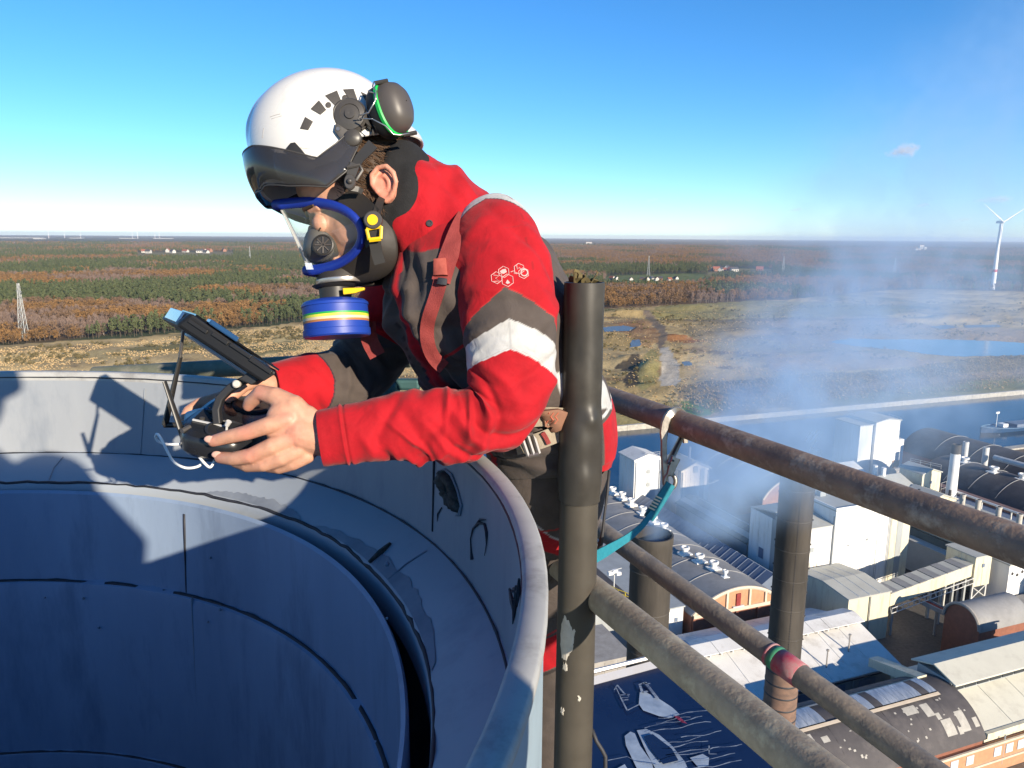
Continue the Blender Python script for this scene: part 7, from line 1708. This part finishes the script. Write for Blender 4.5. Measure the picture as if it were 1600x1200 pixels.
# side clip and chin straps
dS = 1.133
stick(bvH, fz([(1080, 540), (1100, 533), (1150, 553), (1110, 640), (1075, 655), (1040, 640)]), 'rear_clip', plas, helmet, .002, .010)
def strapd(pts, ds, w, nm, mat, par, thick=.0025): return ribbon(pts, ds, w, nm, mat, par, thick)
strapd([(583, 225), (572, 237), (562, 247), (556, 258)], [1.133, 1.135], [.017, .013], 'chin_strap', plas, helmet); strapd([(556, 256), (551, 268), (548, 282), (547, 292)], [1.133, 1.138], [.015, .013], 'chin_strap', plas2, helmet, .006)
m = MB(); cb_ = atD(547, 285, 1.128); m.lathe([(.012, 0), (.012, .004), (.010, .006), (0, .006)], cb_, 20, ax=(cR * .7, cU, -cF)); m.ball(cb_ + cR * .001 - cF * .007, .0045, 10); m.tube([atD(*p, 1.13) for p in ((542, 262), (562, 258), (566, 266), (556, 282))], .0026, 6); obj('strap_buckle', m, plas2, helmet, smooth=40)
strapd([(547, 294), (560, 296), (566, 300)], [1.14, 1.15], [.008, .008], 'chin_strap', plas, helmet)

# ================================================================== respirator
DM = 1.236
Tm, Bm = atD(430, 320, DM - .03), atD(478, 423, DM - .02); midm = (Tm + Bm) / 2; hv = (Tm - Bm) / 2
latm = lt; bk = atD(566, 372, DM) - atD(454, 374, DM); bk = bk - latm * (bk @ latm); bl = np.linalg.norm(bk); bk /= bl
def ringp(ps, grow=0., push=0.):
    s, c = math.sin(ps), math.cos(ps); l = abs(s); w = .081 + grow
    return midm + hv * (1 + grow * 8) * c + latm * w * s + bk * ((bl * .94 + push) * (l ** .80) * 1.0 + push * .3)
blue = pm('blue_rubber', (.010, .032, .26), .42, ns=25, na=.35, col2=(.006, .02, .24)); rub = pm('black_rubber', (.026, .022, .019), .6, ns=30, na=.4, bump=.2, bs=120)
NP = 96; pss = np.linspace(0, 2 * math.pi, NP, endpoint=False)
R0 = np.array([ringp(p) for p in pss])
def rear(ps):
    s, c = math.sin(ps), math.cos(ps); Tt, Bt = atD(500, 287, DM), atD(566, 440, DM); mid = (Tt + Bt) / 2; v = (Tt - Bt) / 2; b2 = atD(603, 372, DM) - atD(527, 370, DM); b2 = b2 - latm * (b2 @ latm); L2 = np.linalg.norm(b2); return mid + v * np.sign(c) * abs(c) ** .9 + latm * .070 * s + b2 * abs(s) ** .75
R2 = np.array([rear(p) for p in pss])
rows = [];
for f in np.linspace(0, 1, 14): rows.append(R0 * (1 - f) + R2 * f + latm * (np.sin(pss) * -.003 * math.sin(f * math.pi))[:, None] - up * (np.clip(-np.cos(pss), 0, 1) * .012 * math.sin(f * math.pi))[:, None])
m = MB(); m.grid(rows, wrap_v=True); resp = obj('respirator', m, rub, person, smooth=True, solid=.003); bvR = BVHTree.FromPolygons([Vector(p) for p in m.v], m.f)
# blue frame: flat band round the lens
P = []
for i in range(NP):
    t = R0[(i + 1) % NP] - R0[i - 1]; t /= np.linalg.norm(t); o = R0[i] - midm; o = o - bk * (o @ bk) * .75; o = o - t * (o @ t); o /= np.linalg.norm(o); n2 = np.cross(t, o); w = .0085
    P.append([R0[i] + (o * math.cos(a) * w + n2 * math.sin(a) * .006) for a in np.linspace(0, 2 * math.pi, 12, endpoint=False)])
m = MB(); m.grid(P, wrap_u=True, wrap_v=True); obj('lens_frame', m, blue, resp, smooth=True)
lensm = bpy.data.materials.new('clear_lens'); lensm.use_nodes = True; lensm.node_tree.nodes.clear(); glassmix(lensm, (.93, .94, .93), .04, .035)
R = []
for p in np.linspace(0.02, math.pi - .02, 40):
    row = []
    for k in np.linspace(-1, 1, 40):
        s = math.sin(p) * k; row.append(midm + hv * math.cos(p) + latm * .079 * s + bk * (bl * .94 * (s * s + .004) ** .40 - .006 * (1 - abs(k))) - np.cross(latm, hv) / np.linalg.norm(hv) * 0)
    R.append(row)
m = MB(); m.grid(R); obj('lens', m, lensm, resp, smooth=True)
m = MB(); m.tube([R[i][20] - bk * .0006 for i in range(2, 38)], .0016, 6); obj('lens_edge', m, pm('lens_edge', (.45, .45, .42), .15, alpha=.55), resp, smooth=True)
stick_l = MB(); a_, b_2, c_, d_2 = (atD(*p, DM - .045) for p in ((476, 411), (487, 411), (490, 421), (479, 421))); stick_l.add([a_, b_2, c_, d_2], [(0, 1, 2, 3)]); obj('lens_label', stick_l, pm('lens_label', (.55, .6, .66), .5, ns=300, na=1, col2=(.25, .3, .4)), resp)
# inner half mask with valve
inn = pm('inner_mask_grey', (.10, .097, .088), .5, ns=20, na=.3); ic = atD(509, 386, 1.222); ix = (cR * .97 - cU * .2, cU * .97 + cR * .2, -cF); m = MB(); R = []
for i in range(17):
    ph = math.pi * i / 16; row = []
    for k in range(40):
        a = 2 * math.pi * k / 40; sx = np.sign(math.cos(a)) * abs(math.cos(a)) ** .8; sy = np.sign(math.sin(a)) * abs(math.sin(a)) ** .8
        row.append(ic + ix[0] * .034 * math.sin(ph) * sx + ix[1] * (.029 - .006 * sx) * math.sin(ph) * sy + ix[2] * .046 * math.cos(ph))
    R.append(row)
m.grid(R, wrap_v=True); inner = obj('inner_mask', m, inn, resp, smooth=True); bvI = BVHTree.FromPolygons([Vector(p) for p in m.v], m.f)
h = hit(bvI, 505, 383); vx = (cR, cU, -cF); m = MB(); m.lathe([(.0165, -.002), (.0165, .002), (.0145, .003), (.0135, .0015), (0, .0012)], h[0], 28, ax=vx); vv = obj('valve', m, plas, resp, smooth=35)
m = MB()
for k in range(8): a = k * math.pi / 4; m.tube([h[0] - cF * .002 + (cR * math.cos(a) + cU * math.sin(a)) * .002, h[0] - cF * .0025 + (cR * math.cos(a) + cU * math.sin(a)) * .0125], .0012, 5)
obj('valve_spoke', m, pm('valve_spoke', (.07, .06, .055), .5), resp)
# chin connector, band, lever and filter
yax = -cU * .995 + cR * .075; yax /= np.linalg.norm(yax); xax = cR - yax * (cR @ yax); xax /= np.linalg.norm(xax); zax = np.cross(xax, yax)
cA_ = atD(534, 437, DM); m = MB(); m.lathe([(.030, -.03), (.040, -.012), (.0395, 0), (.0395, .002)], cA_, 40, ax=(xax, zax, yax)); obj('chin_cup', m, rub, resp, smooth=True)
m = MB(); m.lathe([(.0395, .0), (.0405, .001), (.0405, .0065), (.0395, .008)], cA_, 40, ax=(xax, zax, yax)); obj('metal_band', m, pm('brushed_band', (.55, .5, .45), .3, .8), resp, smooth=35)
cB_ = atD(523, 446, DM - .005); m = MB(); m.lathe([(.036, 0), (.030, .004), (.0255, .005), (.025, .02), (.0245, .03)], cB_, 36, ax=(xax, zax, yax)); obj('connector', m, plas, resp, smooth=35)
m = MB(); m.prism([atD(*p, 1.203) for p in ((537, 451), (571, 450), (570, 454), (556, 459), (538, 461))], -cF * .008); obj('yellow_lever', m, pm('yellow_plastic', (.72, .46, .01), .4), resp, bevel=.001)
cF_ = atD(523, 470, DM - .005); fl = MB(); fl.lathe([(.012, -.003), (.030, -.003), (.048, .001), (.0525, .005), (.053, .009), (.0515, .0095), (.0515, .0455), (.053, .0465), (.0532, .056), (.051, .0585), (.045, .0585), (0, .0585)], cF_, 56, ax=(xax, zax, yax)); bluep = pm('blue_canister', (.012, .045, .30), .45, ns=20, na=.25, col2=(.008, .03, .22)); filt = obj('filter_canister', fl, bluep, resp, smooth=35)
for z0, z1, c, nm in ((.0215, .0245, (.02, .30, .05), 'green_stripe'), (.0245, .0285, (.62, .62, .06), 'yellow_stripe'), (.0285, .0325, (.60, .52, .36), 'pale_stripe'), (.0325, .036, (.40, .16, .05), 'brown_stripe')):
    m = MB(); m.lathe([(.0517, z0), (.0518, z1)], cF_, 56, ax=(xax, zax, yax)); obj(nm, m, pm(nm, c, .45, ns=80, na=.3), resp, smooth=True)
m = MB(); rg = random.Random(4)
for k in range(22):
    a = rad(-65 + k * 6.2 + rg.uniform(-1, 1)); 
    if 6 < k < 9: continue
    p0 = cF_ + (xax * math.sin(a) - zax * math.cos(a)) * .0520 * np.sign(-(zax @ -cF)) * -1 + yax * rg.choice([.0265, .0305, .027]); m.box(p0, (.0022, .0006, .0022), (xax * math.cos(a) + zax * math.sin(a), xax * math.sin(a) - zax * math.cos(a), yax))
obj('stripe_lettering', m, pm('lettering_dark', (.12, .12, .05), .6), resp)
# mask straps and buckles (near side and far side)
yel = pm('yellow_buckle', (.75, .48, .01), .38)
for sd, dd in ((1, 1.128),):
    m = MB(); c0 = atD(583, 344, dd); m.lathe([(.0135, -.004), (.0135, .003), (.012, .0045), (0, .0045)], c0, 28, ax=(cR, cU, -cF)); obj('buckle_disc', m, plas2, resp, smooth=35)
    m = MB(); m.lathe([(.0078, .0042), (.0078, .0056), (0, .006)], c0 - cU * .0005, 24, ax=(cR, cU, -cF)); obj('yellow_button', m, yel, resp, smooth=35)
    m = MB(); fr_ = [(573, 358), (596, 354), (595, 373), (577, 375), (573, 358)]
    for a, b in zip(fr_[:-1], fr_[1:]): m.tube([atD(*a, dd), atD(*b, dd)], .0026, 6)
    m.tube([atD(577, 375, dd), atD(595, 373, dd)], .0036, 6); obj('yellow_frame', m, yel, resp, smooth=40)
    ribbon([(580, 352), (584, 365), (586, 380), (589, 396), (594, 412)], [dd + .004, dd + .02], [.017, .017], 'head_strap', plas, resp); ribbon([(586, 338), (570, 326), (550, 311), (522, 300)], [dd + .012, 1.163, 1.18], [.024, .032, .034], 'head_strap', rub, resp, .003); ribbon([(588, 335), (594, 315), (600, 305)], [dd + .01, 1.17], [.012, .010], 'head_strap', rub, resp)
    ribbon([(590, 352), (578, 356), (564, 364)], [dd + .012, 1.158], [.03, .05], 'cheek_tab', rub, resp)
# ================================================================== drone controller, tablet, cable (held in the hands)
ctl = thing('drone_controller', atD(370, 672, 1.20), 'black drone controller with two antennas held in the bare hands', 'controller')
cbk = pm('controller_black', (.016, .017, .02), .22, ns=30, na=.3, spec=.6); cbm = pm('controller_matte', (.022, .022, .024), .5, ns=40, na=.4)
ux = cR * .93 - cU * .20 + cF * .0; ux /= np.linalg.norm(ux); uz = cU * .93 - cF * .36; uz = uz - ux * (uz @ ux); uz /= np.linalg.norm(uz); uy = np.cross(uz, ux)
cc = atD(362, 667, 1.215)
def CB(a, b, c): return cc + ux * a + uy * b + uz * c
P = []
for (z, s) in ((-.020, .75), (-.018, .92), (-.010, 1.0), (.008, 1.0), (.016, .95), (.019, .82)):
    P.append([CB(s * (.058 * np.sign(math.cos(a)) * abs(math.cos(a)) ** .55), s * (.088 * np.sign(math.sin(a)) * abs(math.sin(a)) ** .6), z) for a in np.linspace(0, 2 * math.pi, 56, endpoint=False)])
m = MB(); m.grid(P, wrap_v=True); m.add(P[0], [tuple(range(56))[::-1]]); m.add(P[-1], [tuple(range(56))]); obj('shell', m, cbk, ctl, smooth=40)
for b in (-.050, .050):
    m = MB(); m.lathe([(.031, .017), (.031, .022), (.027, .0235), (.026, .021), (.014, .0195), (.012, .021), (0, .021)], CB(.012, b, 0), 32, ax=(ux, uy, uz)); g = obj('stick_gimbal', m, cbm, ctl, smooth=35)
    m = MB(); s0 = CB(.012, b, .02); s1 = s0 + uz * .016 + ux * .003; m.tube([s0, s0 + uz * .008, s0 + uz * .0085, s1], [.002, .002, .0036, .0042], 12); obj('stick', m, pm('stick_metal', (.72, .71, .69), .35, .3), ctl, smooth=40)
for a, b in ((-.035, -.03), (-.035, 0), (-.035, .03), (-.02, -.02)): m = MB(); m.lathe([(.004, .018), (.004, .0215), (0, .022)], CB(a, b, 0), 14, ax=(ux, uy, uz)); obj('button', m, plas2, ctl, smooth=35)
m = MB(); m.tube([CB(-.045, -.075, .017), CB(-.04, -.06, .018)], .004, 8); obj('dial', m, stl, ctl)
m = MB(); m.box(CB(-.02, -.04, .0205), (.05, .003, .002), (ux, uy, uz)); obj('trim_strip', m, pm('pale_trim', (.5, .5, .5), .4), ctl)
# raised rear hump and handle; sky reflection put into the blue base colour
hump = pm('hump_sky_blue', (.02, .06, .14), .12, spec=.8); m = MB(); m.prism([atD(*p, 1.245) for p in ((299, 661), (302, 643), (318, 638), (340, 634), (337, 650), (318, 668), (305, 672))], cF * -.035); obj('rear_hump', m, hump, ctl, bevel=.004)
ant = pm('antenna_black', (.022, .021, .02), .4)
def rod(a, b, da, db, r0, r1, nm, mat, par, sq=.55): m = MB(); m.tube([atD(*a, da), atD(*b, db)], [r0, r1], 12, sq=sq); return obj(nm, m, mat, par, smooth=40)
rod((258, 663), (282, 558), 1.215, 1.20, .0082, .0052, 'antenna', ant, ctl); rod((287, 684), (257, 596), 1.165, 1.155, .0078, .0050, 'antenna', ant, ctl)
met = pm('connector_metal', (.55, .47, .38), .28, .9)
rod((256, 664), (282, 664), 1.215, 1.22, .0045, .0045, 'antenna_joint', ant, ctl, 1); rod((281, 663), (303, 665), 1.22, 1.23, .0055, .0055, 'antenna_connector', met, ctl, 1); rod((284, 681), (312, 679), 1.165, 1.17, .0045, .0045, 'antenna_joint', ant, ctl, 1); rod((311, 680), (330, 679), 1.17, 1.18, .0060, .0060, 'antenna_connector', met, ctl, 1)
# tablet bracket
arm = [(338, 662), (336, 640), (342, 622), (358, 606), (372, 598), (384, 592)]
P = []
for i, (x, y) in enumerate(arm):
    c = atD(x, y, 1.165); t = atD(*arm[min(5, i + 1)], 1.165) - atD(*arm[max(0, i - 1)], 1.165); t /= np.linalg.norm(t); s = np.cross(t, cF); s /= np.linalg.norm(s); w = .006
    P.append([c - s * w, c + s * w, c + s * w + cF * .014, c - s * w + cF * .014])
m = MB(); m.grid(P, wrap_v=True); m.add(P[0], [(3, 2, 1, 0)]); m.add(P[-1], [(0, 1, 2, 3)]); obj('bracket_arm', m, cbm, ctl, bevel=.002, smooth=40)
m = MB(); m.lathe([(.006, 0), (.006, .006), (.004, .008), (0, .008)], atD(371, 600, 1.163), 16, ax=(cR, cU, -cF)); obj('bracket_knob', m, pm('knob_pale', (.5, .47, .42), .4), ctl, smooth=35)
m = MB(); m.prism([atD(*p, 1.15) for p in ((372, 592), (392, 578), (410, 590), (392, 602))], cF * .03); obj('clamp_jaw', m, cbm, ctl, bevel=.002)

# tablet: a thick dark slab tipped up on the bracket
tab = thing('tablet', atD(350, 540, 1.17), 'dark tablet in a rugged case clamped above the controller, its top end coloured blue for reflected sky', 'tablet')
A = [atD(*p, 1.135) for p in ((275, 508), (299, 489), (434, 583), (411, 598))]; far_ = atD(252, 495, 1.29) - atD(276, 505, 1.135)
tbk = pm('tablet_case', (.006, .006, .0065), .55, ns=40, na=.4); m = MB(); m.prism(A, far_); obj('case', m, tbk, tab, bevel=.004)
tl = lambda u, v, w: A[0] + (A[3] - A[0]) * u + (A[1] - A[0]) * v + far_ * w
nz = np.cross(A[3] - A[0], A[1] - A[0]); nz /= np.linalg.norm(nz); nz = nz if nz @ cF < 0 else -nz; ud = (A[3] - A[0]) / np.linalg.norm(A[3] - A[0]); vd = (A[1] - A[0]) - ud * ((A[1] - A[0]) @ ud); vd /= np.linalg.norm(vd)
m = MB(); m.box(tl(-.012, .5, .5), (.004, .020, .135), (ud, vd, far_ / np.linalg.norm(far_))); obj('end_plate', m, pm('end_sky_blue', (.03, .07, .16), .08, spec=.9), tab, bevel=.001)  # sky mirrored in the end face is put into its blue
m = MB(); m.box(tl(.55, 1.08, .5), (.15, .003, .14), (ud, vd, far_ / np.linalg.norm(far_))); obj('screen', m, pm('tablet_screen', (.008, .009, .011), .06), tab)
for u0, u1, v, w in ((.30, .47, .72, .004), (.50, .72, .78, .005), (.74, .97, .70, .005), (.05, .25, .6, .003)):
    m = MB(); m.box(tl((u0 + u1) / 2, v, 0) + nz * .0015, ((u1 - u0) * .165, .006, w), (ud, vd, nz)); obj('case_rib', m, pm('case_rib', (.014, .013, .012), .45), tab, bevel=.001)
m = MB(); m.box(tl(.35, 1.18, .1), (.05, .008, .03), (ud, vd, far_ / np.linalg.norm(far_))); obj('case_corner', m, hump, tab, bevel=.002); m = MB(); m.box(tl(.6, -.06, .4), (.12, .003, .1), (ud, vd, far_ / np.linalg.norm(far_))); obj('back_plate', m, pm('back_plate', (.25, .27, .3), .4), tab)  # case corner takes the same painted sky blue
rod((281, 560), (287, 512), 1.20, 1.18, .0028, .0024, 'stay_rod', stl, tab, 1)

wc = pm('white_cable', (.70, .70, .70), .4)
cab = thing('cable', atD(290, 700, 1.16), 'white usb cable looping below the controller', 'cable')
def cable(pts, d, r=.0021):
    c, _ = catmull([(x, y, d0) for (x, y), d0 in zip(pts, np.interp(np.linspace(0, 1, len(pts)), np.linspace(0, 1, len(d)), d))], 50); m = MB(); m.tube([atD(*p) for p in c], r, 8); return obj('cord', m, wc, cab, smooth=True)
cable([(300, 692), (280, 694), (260, 694), (248, 690), (243, 682), (246, 678), (253, 688), (262, 706), (272, 722), (290, 731), (309, 729), (318, 722)], [1.165, 1.13, 1.16]); cable([(300, 697), (307, 708), (318, 722), (328, 730), (334, 722), (340, 704)], [1.16, 1.14, 1.15])
m = MB(); m.tube([atD(293, 693, 1.163), atD(300, 692, 1.165), atD(312, 692, 1.168)], [.0032, .0052, .0052], 10, sq=.7); obj('plug', m, wc, cab, smooth=40)

# ================================================================== the photographer, standing behind the view and throwing a shadow into the chimney
ph = thing('person', V(.315, -.40, -1.25), 'photographer in helmet and work suit standing behind the viewpoint', 'person')
pr = MB(); B = lambda x, y, z: V(.315 + x, -.40 + y, z + .2)
pr.tube([B(0, 0, -.62), B(0, 0, -.35), B(0, .0, -.05), B(0, .01, .03), B(0, .02, .10)], [.19, .18, .20, .12, .06], 20)
for s in (-1, 1):
    pr.tube([B(.20 * s, 0, 0), B(.31 * s, .05, -.18), B(.26 * s, .12, -.30), B(.05 * s - .1, .25, -.16)], [.075, .06, .055, .04], 14); pr.tube([B(.09 * s, 0, -.6), B(.1 * s, .03, -.98), B(.1 * s, 0, -1.35)], [.095, .075, .06], 14); pr.ball(B(.1 * s, .06, -1.38), 1, 12, sc=(.05, .13, .05)); pr.ball(B(.20 * s, 0, -.005), .10, 14)
pr.ball(B(0, .04, .22), 1, 20, sc=(.078, .098, .12))
me = bpy.data.meshes.new('work_suit'); me.from_pydata([tuple(V(*v) - _loc(ph)) for v in pr.v], [], pr.f); tmp = bpy.data.objects.new('tmp', me); S.collection.objects.link(tmp)
r_ = tmp.modifiers.new('r', 'REMESH'); r_.voxel_size = .012; s_ = tmp.modifiers.new('s', 'SMOOTH'); s_.iterations = 4
bm2 = bpy.data.meshes.new_from_object(tmp.evaluated_get(bpy.context.evaluated_depsgraph_get())); bpy.data.objects.remove(tmp, do_unlink=True); bm2.materials.append(pm('suit_red', (.5, .02, .02), .85, ns=4, na=.9, col2=(.07, .06, .055))); bm2.polygons.foreach_set('use_smooth', [True] * len(bm2.polygons)); bm2.name = 'work_suit'; o = bpy.data.objects.new('work_suit', bm2); link(o, ph)
m = MB(); m.lathe([(.0, .16), (.06, .15), (.105, .10), (.125, .02), (.128, -.01), (.12, -.01)], B(0, .03, .24), 28); obj('helmet', m, hwhite, ph, smooth=40)
# ================================================================== smoke, cloud, haze
def vol_obj(name, path, rads, k, res, label, kind='stuff', noise=(.12, .25), col=(.72, .82, 1.), dens=1., soft=1.0, aniso=.2, thr=(.42, .7), obj_mat=None):
    """a soft volume round a path: density falls off from the path, broken up by noise"""
    me = bpy.data.meshes.new(name); n = 60; c = np.array(path, float); rr = np.array(rads, float); kk = np.array(k, float); t = np.linspace(0, 1, len(c)); tt = np.linspace(0, 1, n)
    c2 = np.stack([np.interp(tt, t, c[:, i]) for i in range(3)], 1); r2 = np.interp(tt, t, rr); k2 = np.interp(tt, t, kk)
    for _ in range(8): c2[1:-1] = .25 * c2[:-2] + .5 * c2[1:-1] + .25 * c2[2:]
    me.from_pydata(c2.tolist(), [(i, i + 1) for i in range(n - 1)], [])
    for nm, v in (('rad', r2), ('k', k2)): a = me.attributes.new(nm, 'FLOAT', 'POINT'); a.data.foreach_set('value', v.astype(np.float32))
    o = bpy.data.objects.new(name, me); S.collection.objects.link(o)
    ng = bpy.data.node_groups.new(name, 'GeometryNodeTree'); ng.interface.new_socket('Geometry', in_out='INPUT', socket_type='NodeSocketGeometry'); ng.interface.new_socket('Geometry', in_out='OUTPUT', socket_type='NodeSocketGeometry')
    N_, L_ = ng.nodes, ng.links; gi, go = N_.new('NodeGroupInput'), N_.new('NodeGroupOutput')
    vc = N_.new('GeometryNodeVolumeCube'); lo, hi = (c2 - r2[:, None]).min(0), (c2 + r2[:, None]).max(0); vc.inputs['Min'].default_value = lo; vc.inputs['Max'].default_value = hi
    for i, a in enumerate('XYZ'): vc.inputs['Resolution ' + a].default_value = res[i]
    pos = N_.new('GeometryNodeInputPosition')
    nz = N_.new('ShaderNodeTexNoise'); nz.inputs['Scale'].default_value = noise[0]; nz.inputs['Detail'].default_value = 4; L_.new(pos.outputs[0], nz.inputs['Vector'])
    # swirl the lookup so the outline is ragged
    sub_ = N_.new('ShaderNodeVectorMath'); sub_.operation = 'SUBTRACT'; sub_.inputs[1].default_value = (.5, .5, .5); L_.new(nz.outputs['Color'], sub_.inputs[0])
    sn = N_.new('GeometryNodeSampleNearest'); sn.domain = 'POINT'; L_.new(gi.outputs[0], sn.inputs['Geometry']); L_.new(pos.outputs[0], sn.inputs['Sample Position'])
    def samp(attr):
        na = N_.new('GeometryNodeInputNamedAttribute'); na.data_type = 'FLOAT'; na.inputs['Name'].default_value = attr
        si = N_.new('GeometryNodeSampleIndex'); si.data_type = 'FLOAT'; si.domain = 'POINT'; L_.new(gi.outputs[0], si.inputs['Geometry']); L_.new(na.outputs['Attribute'], si.inputs['Value']); L_.new(sn.outputs[0], si.inputs['Index']); return si.outputs[0]
    R_, K_ = samp('rad'), samp('k')
    sc = N_.new('ShaderNodeVectorMath'); sc.operation = 'SCALE'; L_.new(sub_.outputs[0], sc.inputs[0]); m1 = N_.new('ShaderNodeMath'); m1.operation = 'MULTIPLY'; m1.inputs[1].default_value = noise[1] * 4; L_.new(R_, m1.inputs[0]); L_.new(m1.outputs[0], sc.inputs['Scale'])
    ad = N_.new('ShaderNodeVectorMath'); ad.operation = 'ADD'; L_.new(pos.outputs[0], ad.inputs[0]); L_.new(sc.outputs[0], ad.inputs[1])
    pr = N_.new('GeometryNodeProximity'); pr.target_element = 'EDGES'; L_.new(gi.outputs[0], pr.inputs[0]); L_.new(ad.outputs[0], pr.inputs['Source Position'] if 'Source Position' in pr.inputs else pr.inputs['Sample Position'])
    dv = N_.new('ShaderNodeMath'); dv.operation = 'DIVIDE'; L_.new(pr.outputs['Distance'], dv.inputs[0]); L_.new(R_, dv.inputs[1])
    mr = N_.new('ShaderNodeMapRange'); mr.interpolation_type = 'SMOOTHSTEP'; mr.inputs[1].default_value = soft; mr.inputs[2].default_value = .0; L_.new(dv.outputs[0], mr.inputs[0])
    n2 = N_.new('ShaderNodeTexNoise'); n2.inputs['Scale'].default_value = noise[0] * 2.2; n2.inputs['Detail'].default_value = 5; L_.new(ad.outputs[0], n2.inputs['Vector'])
    m2 = N_.new('ShaderNodeMapRange'); m2.inputs[1].default_value = thr[0]; m2.inputs[2].default_value = thr[1]; m2.inputs[3].default_value = .06; L_.new(n2.outputs['Fac'], m2.inputs[0])
    a1 = N_.new('ShaderNodeMath'); a1.operation = 'MULTIPLY'; L_.new(mr.outputs[0], a1.inputs[0]); L_.new(m2.outputs[0], a1.inputs[1])
    a2 = N_.new('ShaderNodeMath'); a2.operation = 'MULTIPLY'; L_.new(a1.outputs[0], a2.inputs[0]); L_.new(K_, a2.inputs[1]); L_.new(a2.outputs[0], vc.inputs['Density'])
    mt = bpy.data.materials.new(name); mt.use_nodes = True; mt.node_tree.nodes.clear(); pv = mt.node_tree.nodes.new('ShaderNodeVolumePrincipled'); mo = mt.node_tree.nodes.new('ShaderNodeOutputMaterial'); pv.inputs['Color'].default_value = (*col, 1); pv.inputs['Density'].default_value = dens; pv.inputs['Anisotropy'].default_value = aniso; mt.node_tree.links.new(pv.outputs[0], mo.inputs['Volume'])
    sm = N_.new('GeometryNodeSetMaterial'); sm.inputs['Material'].default_value = mt; L_.new(vc.outputs[0], sm.inputs[0]); L_.new(sm.outputs[0], go.inputs[0])
    me.materials.append(mt); md = o.modifiers.new('volume', 'NODES'); md.node_group = ng
    return tag(o, label, kind=kind)
sp = [(7.75, 39.9, -18.5), (7.9, 39.9, -15.6), tuple(atD(1062, 800, 43)), tuple(atD(1105, 752, 45)), tuple(atD(1180, 692, 48)), tuple(atD(1255, 628, 51)), tuple(atD(1325, 555, 54)), tuple(atD(1385, 475, 57)), tuple(atD(1450, 390, 61)), tuple(atD(1520, 250, 66)), tuple(atD(1580, 130, 70)), tuple(atD(1640, 0, 74))]
vol_obj('smoke', sp, [.9, 1.1, 2.4, 4.4, 6.8, 9.8, 13., 16., 17., 14.5, 11., 11.], [1.2, 1.2, .9, .58, .40, .26, .15, .10, .065, .042, .032, .024], (150, 190, 170), 'thin bluish smoke drifting from the near black chimney up across the canal', noise=(.17, .20), col=(.50, .71, 1.), aniso=.0, thr=(.40, .62))
# small cloud and faint streaks low in the sky at right
def cloud(px, py, d, w, h, dens, label, seed, tilt=0):
    a, b = atD(px - w / 2, py + tilt, d), atD(px + w / 2, py - tilt, d); pts = [a + (b - a) * t for t in (0, .3, .6, .85, 1)]; s = d / 1200.
    return vol_obj('cloud', pts, [h * s * k for k in (.35, .7, 1., .9, .5)], [dens * k for k in (.5, .9, 1, 1, .7)], (72, 48, 40), label, kind='structure', noise=(1.3 / (h * s), .30), col=(.98, .95, .95), soft=.95, thr=(.40, .66), aniso=0)
cloud(1409, 236, 24000, 46, 15, .011, 'small white cloud low in the blue sky at right', 1, 5)
for x, y, w, h, dn, lb in ((1440, 321, 22, 5, .008, 'faint grey cloud wisp left of the wind turbine'), (1552, 312, 60, 8, .008, 'faint grey cloud streak above the wind turbine'), (1242, 328, 24, 4, .008, 'faint cloud wisp above the horizon left of the turbine'), (1500, 344, 36, 5, .006, 'faint flat cloud just left of the turbine blades'), (1017, 313, 22, 4, .005, 'tiny cloud wisp right of the black post'), (1300, 355, 50, 4, .005, 'faint flat cloud streak just above the horizon')): cloud(x, y, 24000, w, h, dn, lb, 2, 2)
# the air itself
m = MB(); m.box((0, 20250, (-84 + 70) / 2), (82000, 41500, 154)); hz = obj('haze', m, [bpy.data.materials.new('haze')], None)
hm = hz.data.materials[0]; hm.use_nodes = True; hm.node_tree.nodes.clear(); pv = hm.node_tree.nodes.new('ShaderNodeVolumePrincipled'); mo = hm.node_tree.nodes.new('ShaderNodeOutputMaterial'); pv.inputs['Color'].default_value = (.80, .88, 1, 1); pv.inputs['Density'].default_value = 3.4e-5; pv.inputs['Anisotropy'].default_value = .1; hm.node_tree.links.new(pv.outputs[0], mo.inputs['Volume'])
tag(hz, 'pale blue haze lying over the distant woods', kind='stuff')
